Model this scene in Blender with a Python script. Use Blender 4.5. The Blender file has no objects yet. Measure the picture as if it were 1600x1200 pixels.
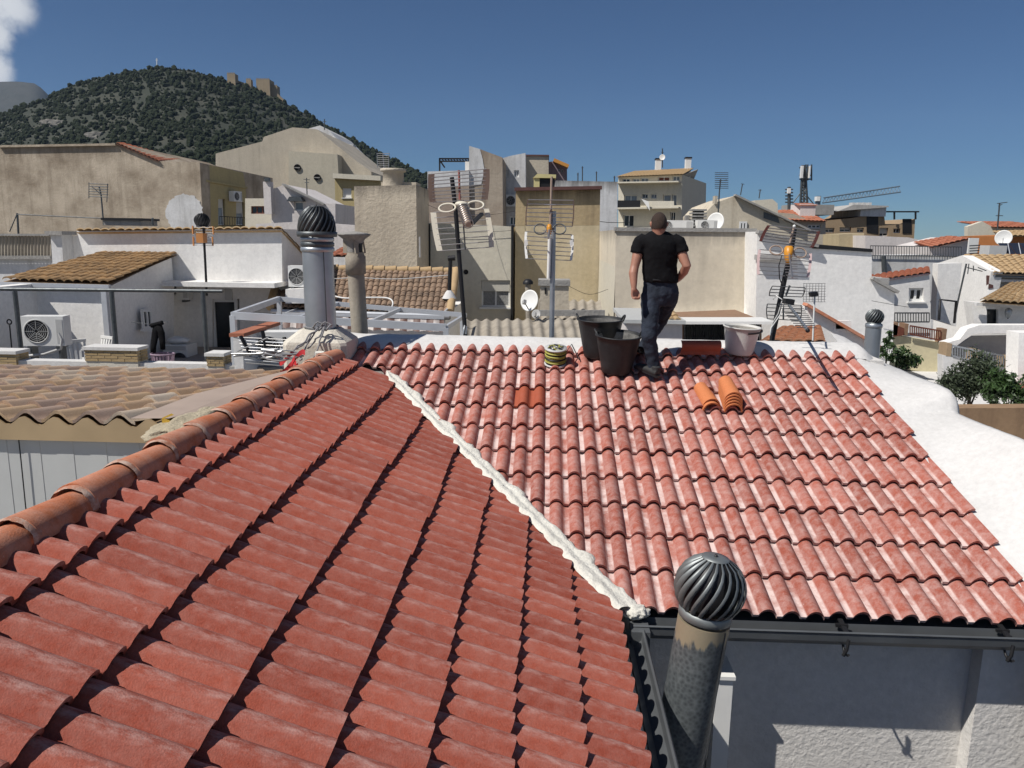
import bpy, bmesh, math, random
from mathutils import Vector, Matrix, geometry, noise
random.seed(7)
R = math.radians
scene = bpy.context.scene
C = scene.collection
# ---------------------------------------------------------------- camera
H = 10.0                                   # eye height above the street
F = 1202.0                                 # focal length in photo pixels (1600 wide)
PITCH, YAW, ROLL = 0.190576, 0.041290, -0.012775
_cy, _sy, _cp, _sp = math.cos(YAW), math.sin(YAW), math.cos(PITCH), math.sin(PITCH)
FWD = Vector((-_sy*_cp, _cy*_cp, -_sp)); _r = Vector((_cy, _sy, 0)); _d = FWD.cross(_r)
_cr, _sr = math.cos(ROLL), math.sin(ROLL)
RT = _r*_cr + _d*_sr; DN = _d*_cr - _r*_sr
CAM = Vector((0, 0, H))
cam = bpy.data.cameras.new('camera'); camo = bpy.data.objects.new('camera', cam); C.objects.link(camo)
cam.sensor_width = 36; cam.lens = 36*F/1600; cam.clip_start = 0.05; cam.clip_end = 30000
m = Matrix.Identity(4)
for i in range(3):
    m[i][0] = RT[i]; m[i][1] = -DN[i]; m[i][2] = -FWD[i]; m[i][3] = CAM[i]
camo.matrix_world = m
scene.camera = camo
# ---------------------------------------------------------------- light
SUN = Vector((1.0, 0.60, -1.46)).normalized()        # direction the light travels
elev = math.asin(-SUN.z); az = math.atan2(-SUN.x, -SUN.y)   # azimuth of the sun from +Y
world = bpy.data.worlds.new('World'); scene.world = world; world.use_nodes = True
wn, wl = world.node_tree.nodes, world.node_tree.links
wn.clear()
wo = wn.new('ShaderNodeOutputWorld'); bg = wn.new('ShaderNodeBackground'); sky = wn.new('ShaderNodeTexSky')
sky.sky_type = 'NISHITA'; sky.sun_disc = False; sky.sun_elevation = elev; sky.sun_rotation = az
sky.altitude = 1200; sky.air_density = 0.9; sky.dust_density = 0.0; sky.ozone_density = 2.0
bg.inputs['Strength'].default_value = 0.05
# thin scattered clouds, by direction
geo = wn.new('ShaderNodeTexCoord'); sepn = wn.new('ShaderNodeVectorMath'); sepn.operation = 'NORMALIZE'
wl.new(geo.outputs['Generated'], sepn.inputs[0])
def blob(d, w):
    dn = Vector(d).normalized(); dp = wn.new('ShaderNodeVectorMath'); dp.operation = 'DOT_PRODUCT'
    dp.inputs[1].default_value = dn; wl.new(sepn.outputs[0], dp.inputs[0])
    mr = wn.new('ShaderNodeMapRange'); mr.interpolation_type = 'SMOOTHSTEP'
    mr.inputs[1].default_value = math.cos(w); mr.inputs[2].default_value = 1.0
    wl.new(dp.outputs['Value'], mr.inputs[0]); return mr.outputs[0]
def pdir(x, y): return FWD + RT*(x-800)/F + DN*(y-600)/F
acc = None
for d, w in [(pdir(4, 8), .040), (pdir(-18, 106), .032), (pdir(-14, 55), .030), (pdir(-330, 60), .2), (pdir(-900, -100), .3), ((-1, -.6, .5), .3),
             ((.9, -.8, .4), .3), ((.2, -1, .5), .25), (pdir(2300, 60), .22)]:
    o = blob(d, w)
    if acc is None: acc = o
    else:
        mx = wn.new('ShaderNodeMath'); mx.operation = 'MAXIMUM'; wl.new(acc, mx.inputs[0]); wl.new(o, mx.inputs[1]); acc = mx.outputs[0]
nz = wn.new('ShaderNodeTexNoise'); nz.inputs['Scale'].default_value = 30; nz.inputs['Detail'].default_value = 8; nz.inputs['Roughness'].default_value = .62
wl.new(sepn.outputs[0], nz.inputs['Vector'])
ad = wn.new('ShaderNodeMath'); ad.operation = 'MULTIPLY_ADD'; ad.inputs[1].default_value = .55; wl.new(acc, ad.inputs[0]); wl.new(nz.outputs[0], ad.inputs[2])
mr = wn.new('ShaderNodeMapRange'); mr.interpolation_type = 'SMOOTHSTEP'; mr.inputs[1].default_value = .62; mr.inputs[2].default_value = 1.1; mr.inputs[4].default_value = .95
wl.new(ad.outputs[0], mr.inputs[0])
mm = wn.new('ShaderNodeMath'); mm.operation = 'MULTIPLY'; wl.new(mr.outputs[0], mm.inputs[0]); wl.new(acc, mm.inputs[1])
mixc = wn.new('ShaderNodeMixRGB'); mixc.inputs[2].default_value = (13, 13.4, 14, 1)
hsv = wn.new('ShaderNodeMixRGB'); hsv.blend_type = 'MULTIPLY'; hsv.inputs[0].default_value = 1; hsv.inputs[2].default_value = (.49, .735, 1.0, 1); wl.new(sky.outputs[0], hsv.inputs[1])
wl.new(mm.outputs[0], mixc.inputs[0]); wl.new(hsv.outputs[0], mixc.inputs[1])
wl.new(mixc.outputs[0], bg.inputs['Color']); wl.new(bg.outputs[0], wo.inputs[0])
sun = bpy.data.lights.new('sun', 'SUN'); sun.energy = 5.0; sun.angle = R(.53); sun.color = (1, .955, .89)
suno = bpy.data.objects.new('sun', sun); C.objects.link(suno); suno.location = (-8, -5, 40)
suno.rotation_euler = SUN.to_track_quat('-Z', 'Y').to_euler()
scene.view_settings.view_transform = 'Standard'; scene.view_settings.look = 'None'
scene.view_settings.exposure = 0.12; scene.view_settings.gamma = 1.0
try: scene.view_settings.use_curve_mapping = False
except Exception: pass
# ---------------------------------------------------------------- pixel -> place helpers
def ray(x, y): return pdir(x, y)
def P(x, y, Y):  v = ray(x, y); return CAM + v*(Y/v.y)          # on the plane y = Y
def PX(x, y, X): v = ray(x, y); return CAM + v*(X/v.x)
def PZ(x, y, Z): v = ray(x, y); return CAM + v*((Z-H)/v.z)
class Fac:
    """a vertical facade: plane y=Y or through two columns (px, depth)"""
    def __init__(s, Y=None, a=None, b=None):
        if Y is not None: s.p = Vector((0, Y, H)); s.n = Vector((0, -1, 0))
        else:
            A, B = P(a[0], 380, a[1]), P(b[0], 380, b[1]); t = B-A; t.z = 0
            s.n = Vector((t.y, -t.x, 0)).normalized(); s.p = A
            if s.n.dot(A-CAM) > 0: s.n = -s.n
    def pt(s, x, y, off=0.0):
        v = ray(x, y); k = (s.p-CAM).dot(s.n)/v.dot(s.n); return CAM + v*k + s.n*off
# ---------------------------------------------------------------- objects
def tag(o, label=None, cat=None, group=None, kind=None):
    if label: o['label'] = label
    if cat: o['category'] = cat
    if group: o['group'] = group
    if kind: o['kind'] = kind
    return o
def thing(name, label, cat, loc=(0, 0, 0), group=None):
    o = bpy.data.objects.new(name, None); o.empty_display_size = .2; C.objects.link(o); o.location = loc
    return tag(o, label, cat, group)
def adopt(o, parent):
    if parent is not None:
        o.parent = parent
        o.matrix_parent_inverse = wmat(parent).inverted()
def wmat(o):
    mloc = Matrix.Translation(o.location) @ o.rotation_euler.to_matrix().to_4x4() @ Matrix.Diagonal(o.scale).to_4x4()
    return wmat(o.parent) @ o.matrix_parent_inverse @ mloc if o.parent else mloc
class MB:
    def __init__(s): s.v = []; s.f = []; s.sm = []
    def add(s, vs, fs, smooth=False):
        b = len(s.v); s.v += [tuple(v) for v in vs]; s.f += [tuple(i+b for i in f) for f in fs]; s.sm += [smooth]*len(fs); return s
    def box8(s, p): return s.add(p, [(0, 3, 2, 1), (4, 5, 6, 7), (0, 1, 5, 4), (1, 2, 6, 5), (2, 3, 7, 6), (3, 0, 4, 7)])
    def box(s, a, b):
        x0, y0, z0 = a; x1, y1, z1 = b
        return s.box8([(x0, y0, z0), (x1, y0, z0), (x1, y1, z0), (x0, y1, z0), (x0, y0, z1), (x1, y0, z1), (x1, y1, z1), (x0, y1, z1)])
    def obox(s, c, ux, uy, uz):     # centre and half-axes
        c, ux, uy, uz = Vector(c), Vector(ux), Vector(uy), Vector(uz)
        return s.box8([c-ux-uy-uz, c+ux-uy-uz, c+ux+uy-uz, c-ux+uy-uz, c-ux-uy+uz, c+ux-uy+uz, c+ux+uy+uz, c-ux+uy+uz])
    def bar(s, a, b, w, h=None):
        a, b = Vector(a), Vector(b); h = h or w; t = (b-a).normalized()
        u = t.cross(Vector((0, 0, 1)));  u = u.normalized() if u.length > 1e-4 else Vector((1, 0, 0)); w2 = u.cross(t).normalized()
        return s.obox((a+b)/2, (b-a)/2, u*w/2, w2*h/2)
    def prism(s, pts, vec, smooth=False):
        n = len(pts); vec = Vector(vec); p = [Vector(q) for q in pts]
        s.add(p+[q+vec for q in p], [tuple(range(n-1, -1, -1)), tuple(range(n, 2*n))] + [(i, (i+1) % n, n+(i+1) % n, n+i) for i in range(n)], smooth); return s
    def tube(s, path, r, n=8, caps=True, smooth=True):
        path = [Vector(p) for p in path]; m_ = len(path)
        rs = r if isinstance(r, (list, tuple)) else [r]*m_
        vs, fs = [], []; ref = None
        for i, p in enumerate(path):
            t = (path[min(i+1, m_-1)]-path[max(i-1, 0)]).normalized()
            if ref is None:
                ref = t.cross(Vector((.3, .1, 1)));
                if ref.length < .05: ref = t.cross(Vector((1, 0, 0)))
            ref = (ref - t*ref.dot(t)).normalized(); w = t.cross(ref)
            for k in range(n):
                a = 2*math.pi*k/n; vs.append(p+(ref*math.cos(a)+w*math.sin(a))*rs[i])
        for i in range(m_-1):
            for k in range(n): fs.append((i*n+k, i*n+(k+1) % n, (i+1)*n+(k+1) % n, (i+1)*n+k))
        s.add(vs, fs, smooth)
        if caps:
            s.add([vs[k] for k in range(n)], [tuple(range(n-1, -1, -1))]); s.add([vs[(m_-1)*n+k] for k in range(n)], [tuple(range(n))])
        return s
    def lathe(s, prof, base, axis=(0, 0, 1), n=24, smooth=True):     # prof: (r, h)
        base = Vector(base); ax = Vector(axis).normalized(); u = ax.orthogonal().normalized(); w = ax.cross(u)
        vs = [base+ax*h+(u*math.cos(2*math.pi*k/n)+w*math.sin(2*math.pi*k/n))*r for r, h in prof for k in range(n)]
        fs = [(i*n+k, i*n+(k+1) % n, (i+1)*n+(k+1) % n, (i+1)*n+k) for i in range(len(prof)-1) for k in range(n)]
        return s.add(vs, fs, smooth)
    def rings(s, secs, n=16, caps=True):       # secs: (centre, rx, ry, rot) horizontal ellipses
        vs = []
        for c, rx, ry, ro in secs:
            for k in range(n):
                a = 2*math.pi*k/n; x, y = rx*math.cos(a), ry*math.sin(a)
                vs.append((c[0]+x*math.cos(ro)-y*math.sin(ro), c[1]+x*math.sin(ro)+y*math.cos(ro), c[2]))
        fs = [(i*n+k, i*n+(k+1) % n, (i+1)*n+(k+1) % n, (i+1)*n+k) for i in range(len(secs)-1) for k in range(n)]
        if caps: fs += [tuple(range(n-1, -1, -1)), tuple((len(secs)-1)*n+k for k in range(n))]
        return s.add(vs, fs, True)
    def mesh(s, name, mat):
        me = bpy.data.meshes.new(name); me.from_pydata(s.v, [], s.f)
        me.polygons.foreach_set('use_smooth', s.sm)
        if mat: me.materials.append(mat)
        bm = bmesh.new(); bm.from_mesh(me); bmesh.ops.recalc_face_normals(bm, faces=bm.faces) if len(s.f) < 4000 else None; bm.to_mesh(me); bm.free()
        return me
    def build(s, name, mat, parent=None, label=None, cat=None, group=None, kind=None):
        o = bpy.data.objects.new(name, s.mesh(name, mat)); C.objects.link(o); adopt(o, parent)
        return tag(o, label, cat, group, kind)
def inst(me, name, mat4, parent=None):
    o = bpy.data.objects.new(name, me); C.objects.link(o); adopt(o, parent); o.matrix_basis = mat4
    return o
# ---------------------------------------------------------------- materials
MAT = {}
def nodes(name):
    m_ = bpy.data.materials.new(name); m_.use_nodes = True; nt = m_.node_tree
    b = nt.nodes['Principled BSDF']; MAT[name] = m_; return m_, nt, b
def nn(nt, t, **kw):
    n_ = nt.nodes.new(t)
    for k, v in kw.items():
        if k in n_.inputs.keys(): n_.inputs[k].default_value = v
        else: setattr(n_, k, v)
    return n_
def rgb(c): return (c[0], c[1], c[2], 1)
def flat(name, col, rough=.6, metal=0.0, var=.08, bump=0.0, scale=6.0, spec=.4):
    m_, nt, b = nodes(name); tc = nn(nt, 'ShaderNodeTexCoord'); n1 = nn(nt, 'ShaderNodeTexNoise', Scale=scale, Detail=5)
    nt.links.new(tc.outputs['Object'], n1.inputs['Vector'])
    mx = nn(nt, 'ShaderNodeMixRGB'); mx.inputs[1].default_value = rgb([c*(1-var*2) for c in col]); mx.inputs[2].default_value = rgb([min(1, c*(1+var)) for c in col])
    nt.links.new(n1.outputs[0], mx.inputs[0]); nt.links.new(mx.outputs[0], b.inputs['Base Color'])
    b.inputs['Roughness'].default_value = rough; b.inputs['Metallic'].default_value = metal; b.inputs['Specular IOR Level'].default_value = spec
    if bump:
        bp = nn(nt, 'ShaderNodeBump', Strength=bump, Distance=.01); n2 = nn(nt, 'ShaderNodeTexNoise', Scale=scale*8, Detail=4)
        nt.links.new(tc.outputs['Object'], n2.inputs['Vector']); nt.links.new(n2.outputs[0], bp.inputs['Height']); nt.links.new(bp.outputs[0], b.inputs['Normal'])
    return m_
def plaster(name, col, stain, amt=.5, streak=.35, scale=.6, bump=.4, bdist=.02, bscale=9.0, streakcol=None, top=None):
    """weathered render: blotches plus vertical run marks"""
    m_, nt, b = nodes(name); L = nt.links.new
    tc = nn(nt, 'ShaderNodeTexCoord'); n1 = nn(nt, 'ShaderNodeTexNoise', Scale=scale, Detail=9, Roughness=.65); L(tc.outputs['Object'], n1.inputs['Vector'])
    r1 = nn(nt, 'ShaderNodeMapRange'); r1.inputs[1].default_value = .38; r1.inputs[2].default_value = .68; r1.inputs[4].default_value = amt; L(n1.outputs[0], r1.inputs[0])
    mx = nn(nt, 'ShaderNodeMixRGB'); mx.inputs[1].default_value = rgb(col); mx.inputs[2].default_value = rgb(stain); L(r1.outputs[0], mx.inputs[0])
    mp = nn(nt, 'ShaderNodeMapping'); mp.inputs['Scale'].default_value = (1, 1, .06); L(tc.outputs['Object'], mp.inputs[0])
    n2 = nn(nt, 'ShaderNodeTexNoise', Scale=scale*4.5, Detail=6, Roughness=.6); L(mp.outputs[0], n2.inputs['Vector'])
    r2 = nn(nt, 'ShaderNodeMapRange'); r2.inputs[1].default_value = .5; r2.inputs[2].default_value = .78; r2.inputs[4].default_value = streak; L(n2.outputs[0], r2.inputs[0])
    m2 = nn(nt, 'ShaderNodeMixRGB'); m2.inputs[2].default_value = rgb(streakcol or [c*.55 for c in stain]); L(mx.outputs[0], m2.inputs[1]); L(r2.outputs[0], m2.inputs[0])
    if top:      # run marks that start under the coping: (height of the wall top, how far they reach, strength)
        sz = nn(nt, 'ShaderNodeSeparateXYZ'); L(tc.outputs['Object'], sz.inputs[0])
        mt_ = nn(nt, 'ShaderNodeMapping'); mt_.inputs['Scale'].default_value = (1, 1, .10); L(tc.outputs['Object'], mt_.inputs[0]); n7 = nn(nt, 'ShaderNodeTexNoise', Scale=2.6, Detail=7, Roughness=.7); L(mt_.outputs[0], n7.inputs['Vector'])
        a7 = nn(nt, 'ShaderNodeMath', operation='MULTIPLY_ADD'); a7.inputs[1].default_value = top[1]*2.2; L(n7.outputs[0], a7.inputs[0]); L(sz.outputs['Z'], a7.inputs[2])
        r7 = nn(nt, 'ShaderNodeMapRange'); r7.inputs[1].default_value = top[0]+top[1]*.35; r7.inputs[2].default_value = top[0]+top[1]*1.35; r7.inputs[4].default_value = top[2]; L(a7.outputs[0], r7.inputs[0])
        m7 = nn(nt, 'ShaderNodeMixRGB'); m7.inputs[2].default_value = rgb(streakcol or [c*.5 for c in stain]); L(m2.outputs[0], m7.inputs[1]); L(r7.outputs[0], m7.inputs[0]); m2 = m7
    n4 = nn(nt, 'ShaderNodeTexNoise', Scale=scale*14, Detail=6, Roughness=.7); L(tc.outputs['Object'], n4.inputs['Vector'])
    r4 = nn(nt, 'ShaderNodeMapRange'); r4.inputs[1].default_value = .3; r4.inputs[2].default_value = .7; r4.inputs[3].default_value = .88; r4.inputs[4].default_value = 1.05; L(n4.outputs[0], r4.inputs[0])
    m3 = nn(nt, 'ShaderNodeMixRGB', blend_type='MULTIPLY'); m3.inputs[0].default_value = 1; L(m2.outputs[0], m3.inputs[1]); L(r4.outputs[0], m3.inputs[2])
    L(m3.outputs[0], b.inputs['Base Color']); b.inputs['Roughness'].default_value = .9; b.inputs['Specular IOR Level'].default_value = .2
    bp = nn(nt, 'ShaderNodeBump', Strength=bump, Distance=bdist); n3 = nn(nt, 'ShaderNodeTexNoise', Scale=bscale, Detail=7, Roughness=.6)
    L(tc.outputs['Object'], n3.inputs['Vector']); L(n3.outputs[0], bp.inputs['Height']); L(bp.outputs[0], b.inputs['Normal'])
    return m_
def tilemat(name, ca, cb, dust, dustamt, pan=0.0, h=.045, rough=.78, scale=13.0, crest=0.0):
    """clay or concrete tile: each tile its own tone, mortar dust smeared over it"""
    m_, nt, b = nodes(name); L = nt.links.new
    tc = nn(nt, 'ShaderNodeTexCoord'); oi = nn(nt, 'ShaderNodeObjectInfo'); ge = nn(nt, 'ShaderNodeNewGeometry')
    mx = nn(nt, 'ShaderNodeMixRGB'); mx.inputs[1].default_value = rgb(ca); mx.inputs[2].default_value = rgb(cb); L(oi.outputs['Random'], mx.inputs[0])
    n0 = nn(nt, 'ShaderNodeTexNoise', Scale=110, Detail=6, Roughness=.75); L(ge.outputs['Position'], n0.inputs['Vector'])
    r0 = nn(nt, 'ShaderNodeMapRange'); r0.inputs[1].default_value = .25; r0.inputs[2].default_value = .75; r0.inputs[3].default_value = .72; r0.inputs[4].default_value = 1.22; L(n0.outputs[0], r0.inputs[0])
    m0 = nn(nt, 'ShaderNodeMixRGB', blend_type='MULTIPLY'); m0.inputs[0].default_value = 1; L(mx.outputs[0], m0.inputs[1]); L(r0.outputs[0], m0.inputs[2])
    n1 = nn(nt, 'ShaderNodeTexNoise', Scale=scale, Detail=10, Roughness=.74, Distortion=.15); L(ge.outputs['Position'], n1.inputs['Vector'])
    r1 = nn(nt, 'ShaderNodeMapRange'); r1.inputs[1].default_value = .4; r1.inputs[2].default_value = .72; r1.inputs[4].default_value = dustamt; L(n1.outputs[0], r1.inputs[0])
    fac = r1.outputs[0]
    if pan:
        sp = nn(nt, 'ShaderNodeSeparateXYZ'); L(tc.outputs['Object'], sp.inputs[0])
        # height above the pan: z minus the lift towards the lip
        sub = nn(nt, 'ShaderNodeMath', operation='MULTIPLY_ADD'); sub.inputs[1].default_value = .036/.37; L(sp.outputs['Y'], sub.inputs[0]); L(sp.outputs['Z'], sub.inputs[2])
        rp = nn(nt, 'ShaderNodeMapRange'); rp.inputs[1].default_value = .036+h*.33; rp.inputs[2].default_value = .036+h*.03; rp.inputs[4].default_value = pan; L(sub.outputs[0], rp.inputs[0])
        n5 = nn(nt, 'ShaderNodeTexNoise', Scale=4.5, Detail=7, Roughness=.7); L(ge.outputs['Position'], n5.inputs['Vector'])
        r5 = nn(nt, 'ShaderNodeMapRange'); r5.inputs[1].default_value = .38; r5.inputs[2].default_value = .58; r5.inputs[3].default_value = .12; L(n5.outputs[0], r5.inputs[0])
        mu = nn(nt, 'ShaderNodeMath', operation='MULTIPLY'); L(rp.outputs[0], mu.inputs[0]); L(r5.outputs[0], mu.inputs[1])
        ma = nn(nt, 'ShaderNodeMath', operation='MAXIMUM'); L(mu.outputs[0], ma.inputs[0]); L(fac, ma.inputs[1]); fac = ma.outputs[0]
    if crest:    # dust that settled along the far flank of every roll
        sx = nn(nt, 'ShaderNodeSeparateXYZ'); L(tc.outputs['Object'], sx.inputs[0]); d1 = nn(nt, 'ShaderNodeMath', operation='DIVIDE'); d1.inputs[1].default_value = .15; L(sx.outputs['X'], d1.inputs[0]); f1 = nn(nt, 'ShaderNodeMath', operation='FRACT'); L(d1.outputs[0], f1.inputs[0])
        u1 = nn(nt, 'ShaderNodeMapRange'); u1.inputs[1].default_value = .24; u1.inputs[2].default_value = .52; L(f1.outputs[0], u1.inputs[0]); u2 = nn(nt, 'ShaderNodeMapRange'); u2.inputs[1].default_value = 1.0; u2.inputs[2].default_value = .86; L(f1.outputs[0], u2.inputs[0])
        mpx = nn(nt, 'ShaderNodeMapping'); mpx.inputs['Scale'].default_value = (.35, 1, 1); L(ge.outputs['Position'], mpx.inputs[0]); n8 = nn(nt, 'ShaderNodeTexNoise', Scale=26, Detail=9, Roughness=.75); L(mpx.outputs[0], n8.inputs['Vector']); r8 = nn(nt, 'ShaderNodeMapRange'); r8.inputs[1].default_value = .40; r8.inputs[2].default_value = .68; r8.inputs[4].default_value = crest; L(n8.outputs[0], r8.inputs[0])
        p1 = nn(nt, 'ShaderNodeMath', operation='MULTIPLY'); L(u1.outputs[0], p1.inputs[0]); L(u2.outputs[0], p1.inputs[1]); p2 = nn(nt, 'ShaderNodeMath', operation='MULTIPLY'); L(p1.outputs[0], p2.inputs[0]); L(r8.outputs[0], p2.inputs[1])
        mc = nn(nt, 'ShaderNodeMath', operation='MAXIMUM'); L(p2.outputs[0], mc.inputs[0]); L(fac, mc.inputs[1]); fac = mc.outputs[0]
    # splashes
    n6 = nn(nt, 'ShaderNodeTexNoise', Scale=38, Detail=3, Distortion=1.5); L(ge.outputs['Position'], n6.inputs['Vector'])
    r6 = nn(nt, 'ShaderNodeMapRange'); r6.inputs[1].default_value = .69; r6.inputs[2].default_value = .74; r6.inputs[4].default_value = min(1, dustamt*1.1); L(n6.outputs[0], r6.inputs[0])
    ms = nn(nt, 'ShaderNodeMath', operation='MAXIMUM'); L(r6.outputs[0], ms.inputs[0]); L(fac, ms.inputs[1]); fac = ms.outputs[0]
    md = nn(nt, 'ShaderNodeMixRGB'); md.inputs[2].default_value = rgb(dust); L(m0.outputs[0], md.inputs[1]); L(fac, md.inputs[0])
    L(md.outputs[0], b.inputs['Base Color']); b.inputs['Roughness'].default_value = rough; b.inputs['Specular IOR Level'].default_value = .35
    bp = nn(nt, 'ShaderNodeBump', Strength=.55, Distance=.004); n3 = nn(nt, 'ShaderNodeTexNoise', Scale=150, Detail=5); L(ge.outputs['Position'], n3.inputs['Vector']); L(n3.outputs[0], bp.inputs['Height']); L(bp.outputs[0], b.inputs['Normal'])
    return m_
WHITE = plaster('white_render', (.82, .805, .775), (.68, .665, .64), .5, .12, .8, .5, .02, 5)
WHITE_DIRTY = plaster('stained_white_render', (.66, .66, .66), (.40, .39, .37), .6, .5, .7, .5, .02, 7)
COPING = plaster('fresh_white_mortar', (.63, .62, .605), (.54, .53, .515), .6, .10, 1.5, .5, .010, 20)
HOUSEWALL = plaster('grey_white_paint', (.64, .62, .59), (.57, .55, .525), .4, .06, 1.2, .9, .012, 28)
BEIGE = plaster('old_beige_render', (.52, .445, .345), (.29, .235, .175), 1, .5, .7, .8, .03, 12)
BEIGE2 = plaster('grey_beige_render', (.52, .465, .375), (.39, .345, .28), .7, .3, .5, .7, .03, 8)
SMOOTHBEIGE = plaster('smooth_beige_render', (.66, .595, .485), (.55, .49, .395), .6, .3, .35, .4, .02, 6)
OCHRE = plaster('ochre_render', (.48, .38, .23), (.32, .245, .15), .7, .5, .5, .5, .03, 7)
YELLOW = plaster('yellow_render', (.46, .38, .20), (.36, .30, .17), .5, .3, .6, .3, .02, 8)
CREAM = plaster('cream_render', (.62, .58, .48), (.54, .50, .41), .5, .2, .5, .4, .02, 6)
PALEYELLOW = plaster('pale_yellow_render', (.66, .60, .40), (.58, .52, .36), .4, .25, .6, .3, .02, 7)
TAN = plaster('tan_brick_render', (.34, .25, .16), (.27, .20, .13), .5, .3, .7, .3, .02, 9)
BROWN = plaster('brown_render', (.27, .17, .11), (.20, .13, .09), .5, .3, .8, .4, .02, 8)
GREYR = plaster('grey_render', (.42, .41, .39), (.30, .29, .28), .6, .4, .5, .5, .03, 7)
PINKISH = plaster('pinkish_white_render', (.66, .62, .60), (.55, .51, .49), .5, .3, .6, .4, .02, 7)
CEMENT = plaster('cement', (.34, .33, .31), (.22, .21, .20), .7, .3, 1.6, .8, .02, 18)
ROUGHBOX = plaster('rough_white_mortar', (.62, .58, .50), (.48, .44, .37), .6, .1, 3, .8, .008, 45)
VALLEY = plaster('cream_sealing_mortar', (.72, .70, .63), (.56, .54, .48), .7, .05, 5, 1, .02, 22)
GREYMORTAR = plaster('grey_mortar', (.30, .28, .26), (.20, .18, .17), .8, .1, 6, 1, .02, 30)
FIBRO = plaster('fibre_cement', (.38, .34, .28), (.24, .21, .17), .8, .4, 1.5, .6, .01, 20)
TILE_L = tilemat('red_tile', (.245, .050, .029), (.33, .077, .046), (.52, .33, .29), .20, 0, rough=.85, crest=.75)
TILE_R = tilemat('dusty_red_tile', (.265, .066, .042), (.38, .115, .080), (.62, .50, .47), .46, .92, rough=.92)
TILE_NEW = tilemat('clean_red_tile', (.33, .075, .035), (.35, .08, .04), (.5, .25, .2), .1, 0)
CLAY = tilemat('orange_clay', (.42, .13, .055), (.50, .165, .075), (.62, .48, .40), .5, 0, scale=4)
CLAYNEW = tilemat('new_orange_clay', (.52, .17, .06), (.56, .19, .075), (.6, .3, .15), .12, 0)
OLDTILE = tilemat('old_brown_tile', (.26, .18, .125), (.30, .205, .14), (.075, .058, .043), .85, 0, scale=1.6)
OCHRETILE = tilemat('ochre_mottled_tile', (.36, .22, .10), (.40, .25, .12), (.09, .06, .035), .9, 0, scale=2.2)
YELTILE = tilemat('yellow_brown_tile', (.44, .31, .17), (.44, .31, .17), (.25, .17, .09), .5, 0, scale=2.0)
REDROOF = tilemat('far_red_tile', (.38, .14, .08), (.38, .14, .08), (.25, .10, .06), .5, 0, scale=1.0)
GALV = flat('galvanised_steel', (.42, .45, .48), .42, .75, .22, .1, 4)
DARKMETAL = flat('dark_weathered_steel', (.12, .13, .135), .45, .6, .3, .2, 14)
BLADE = flat('turbine_blade_steel', (.24, .26, .26), .5, .55, .2, 0, 8)
BLACKIRON = flat('black_iron', (.02, .02, .022), .5, .3, .1)
GUTTER = flat('grey_gutter_paint', (.12, .128, .135), .4, .3, .2, 0, 5)
ALU = flat('white_aluminium', (.55, .57, .60), .4, .3, .08)
ROD = flat('antenna_rod', (.42, .41, .40), .35, .8, .1)
PLASTICW = flat('white_plastic', (.72, .72, .70), .45, 0, .05)
PLASTICG = flat('grey_plastic', (.50, .50, .49), .5, 0, .08)
RUBBER = flat('black_rubber', (.022, .023, .025), .55, 0, .5, .3, 9)
CREMORTAR = plaster('wet_mortar', (.40, .38, .34), (.28, .27, .25), .7, 0, 8, 1, .01, 40)
BUCKETW = flat('dirty_white_bucket', (.56, .55, .52), .5, 0, .15, .1, 7)
ORANGE = flat('orange_plastic', (.58, .25, .025), .4)
REDPL = flat('red_fabric', (.45, .02, .025), .6)
REDPLATE = flat('faded_red_plate', (.33, .12, .10), .5)
PINKPLATE = flat('pale_pink_plate', (.60, .45, .44), .5)
CREAMPLATE = flat('cream_plate', (.62, .58, .48), .5)
TAUPE = flat('taupe_plate', (.33, .25, .20), .5)
ROPE = flat('grey_rope', (.26, .26, .27), .8, 0, .2, .5, 60)
GLASS = flat('dark_glass', (.025, .03, .035), .08, 0, .3, 0, 2, .6)
GLASSL = flat('pale_glass', (.22, .25, .28), .15, 0, .3, 0, 2, .6)
BLIND = flat('roller_blind', (.52, .50, .44), .6, 0, .06, 0, 8)
CURTAIN = flat('net_curtain', (.30, .30, .29), .7, 0, .35, 0, 25)
WOODRED = flat('red_brown_wood', (.16, .05, .03), .6, 0, .2, .2, 12)
DARKCAP = flat('dark_red_cap', (.11, .05, .045), .7, 0, .2)
BRICKY = flat('yellow_brick', (.40, .29, .15), .85, 0, .25, .4, 12)
PANELW = flat('grey_sandwich_panel', (.52, .53, .52), .4, .1, .05)
FASCIA = flat('tan_sheet_fascia', (.46, .34, .20), .45, .1, .18, 0, 2.5)
SHEET = flat('pink_beige_sheet', (.42, .33, .27), .6, .1, .1, 0, 4)
SKIN = flat('skin', (.36, .175, .12), .5, 0, .12, .1, 20)
SHIRT = flat('black_cotton', (.0075, .0075, .009), .9, 0, .2, .4, 30, .15)
JEANS = flat('dark_denim', (.030, .038, .056), .85, 0, .45, .5, 9, .2)
SHOE = flat('dark_grey_shoe', (.03, .031, .032), .7, 0, .4, .3, 20)
HAIR = flat('short_dark_hair', (.06, .038, .028), .8, 0, .45, .8, 90)
NAVY = flat('navy_panel', (.02, .025, .04), .3)
STRIPE = None
# ================================================================ the ground
def structure(mb, name, mat): return mb.build(name, mat, kind='structure')
GROUND = plaster('street_ground', (.20, .185, .16), (.14, .13, .115), .7, 0, .05, .2, .02, 3)
mb = MB(); N = 48
mb.add([(0, 0, 0)]+[(6000*math.cos(2*math.pi*k/N), 6000*math.sin(2*math.pi*k/N), 0) for k in range(N)], [(0, 1+k, 1+(k+1) % N) for k in range(N)])
structure(mb, 'ground', GROUND)
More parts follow.
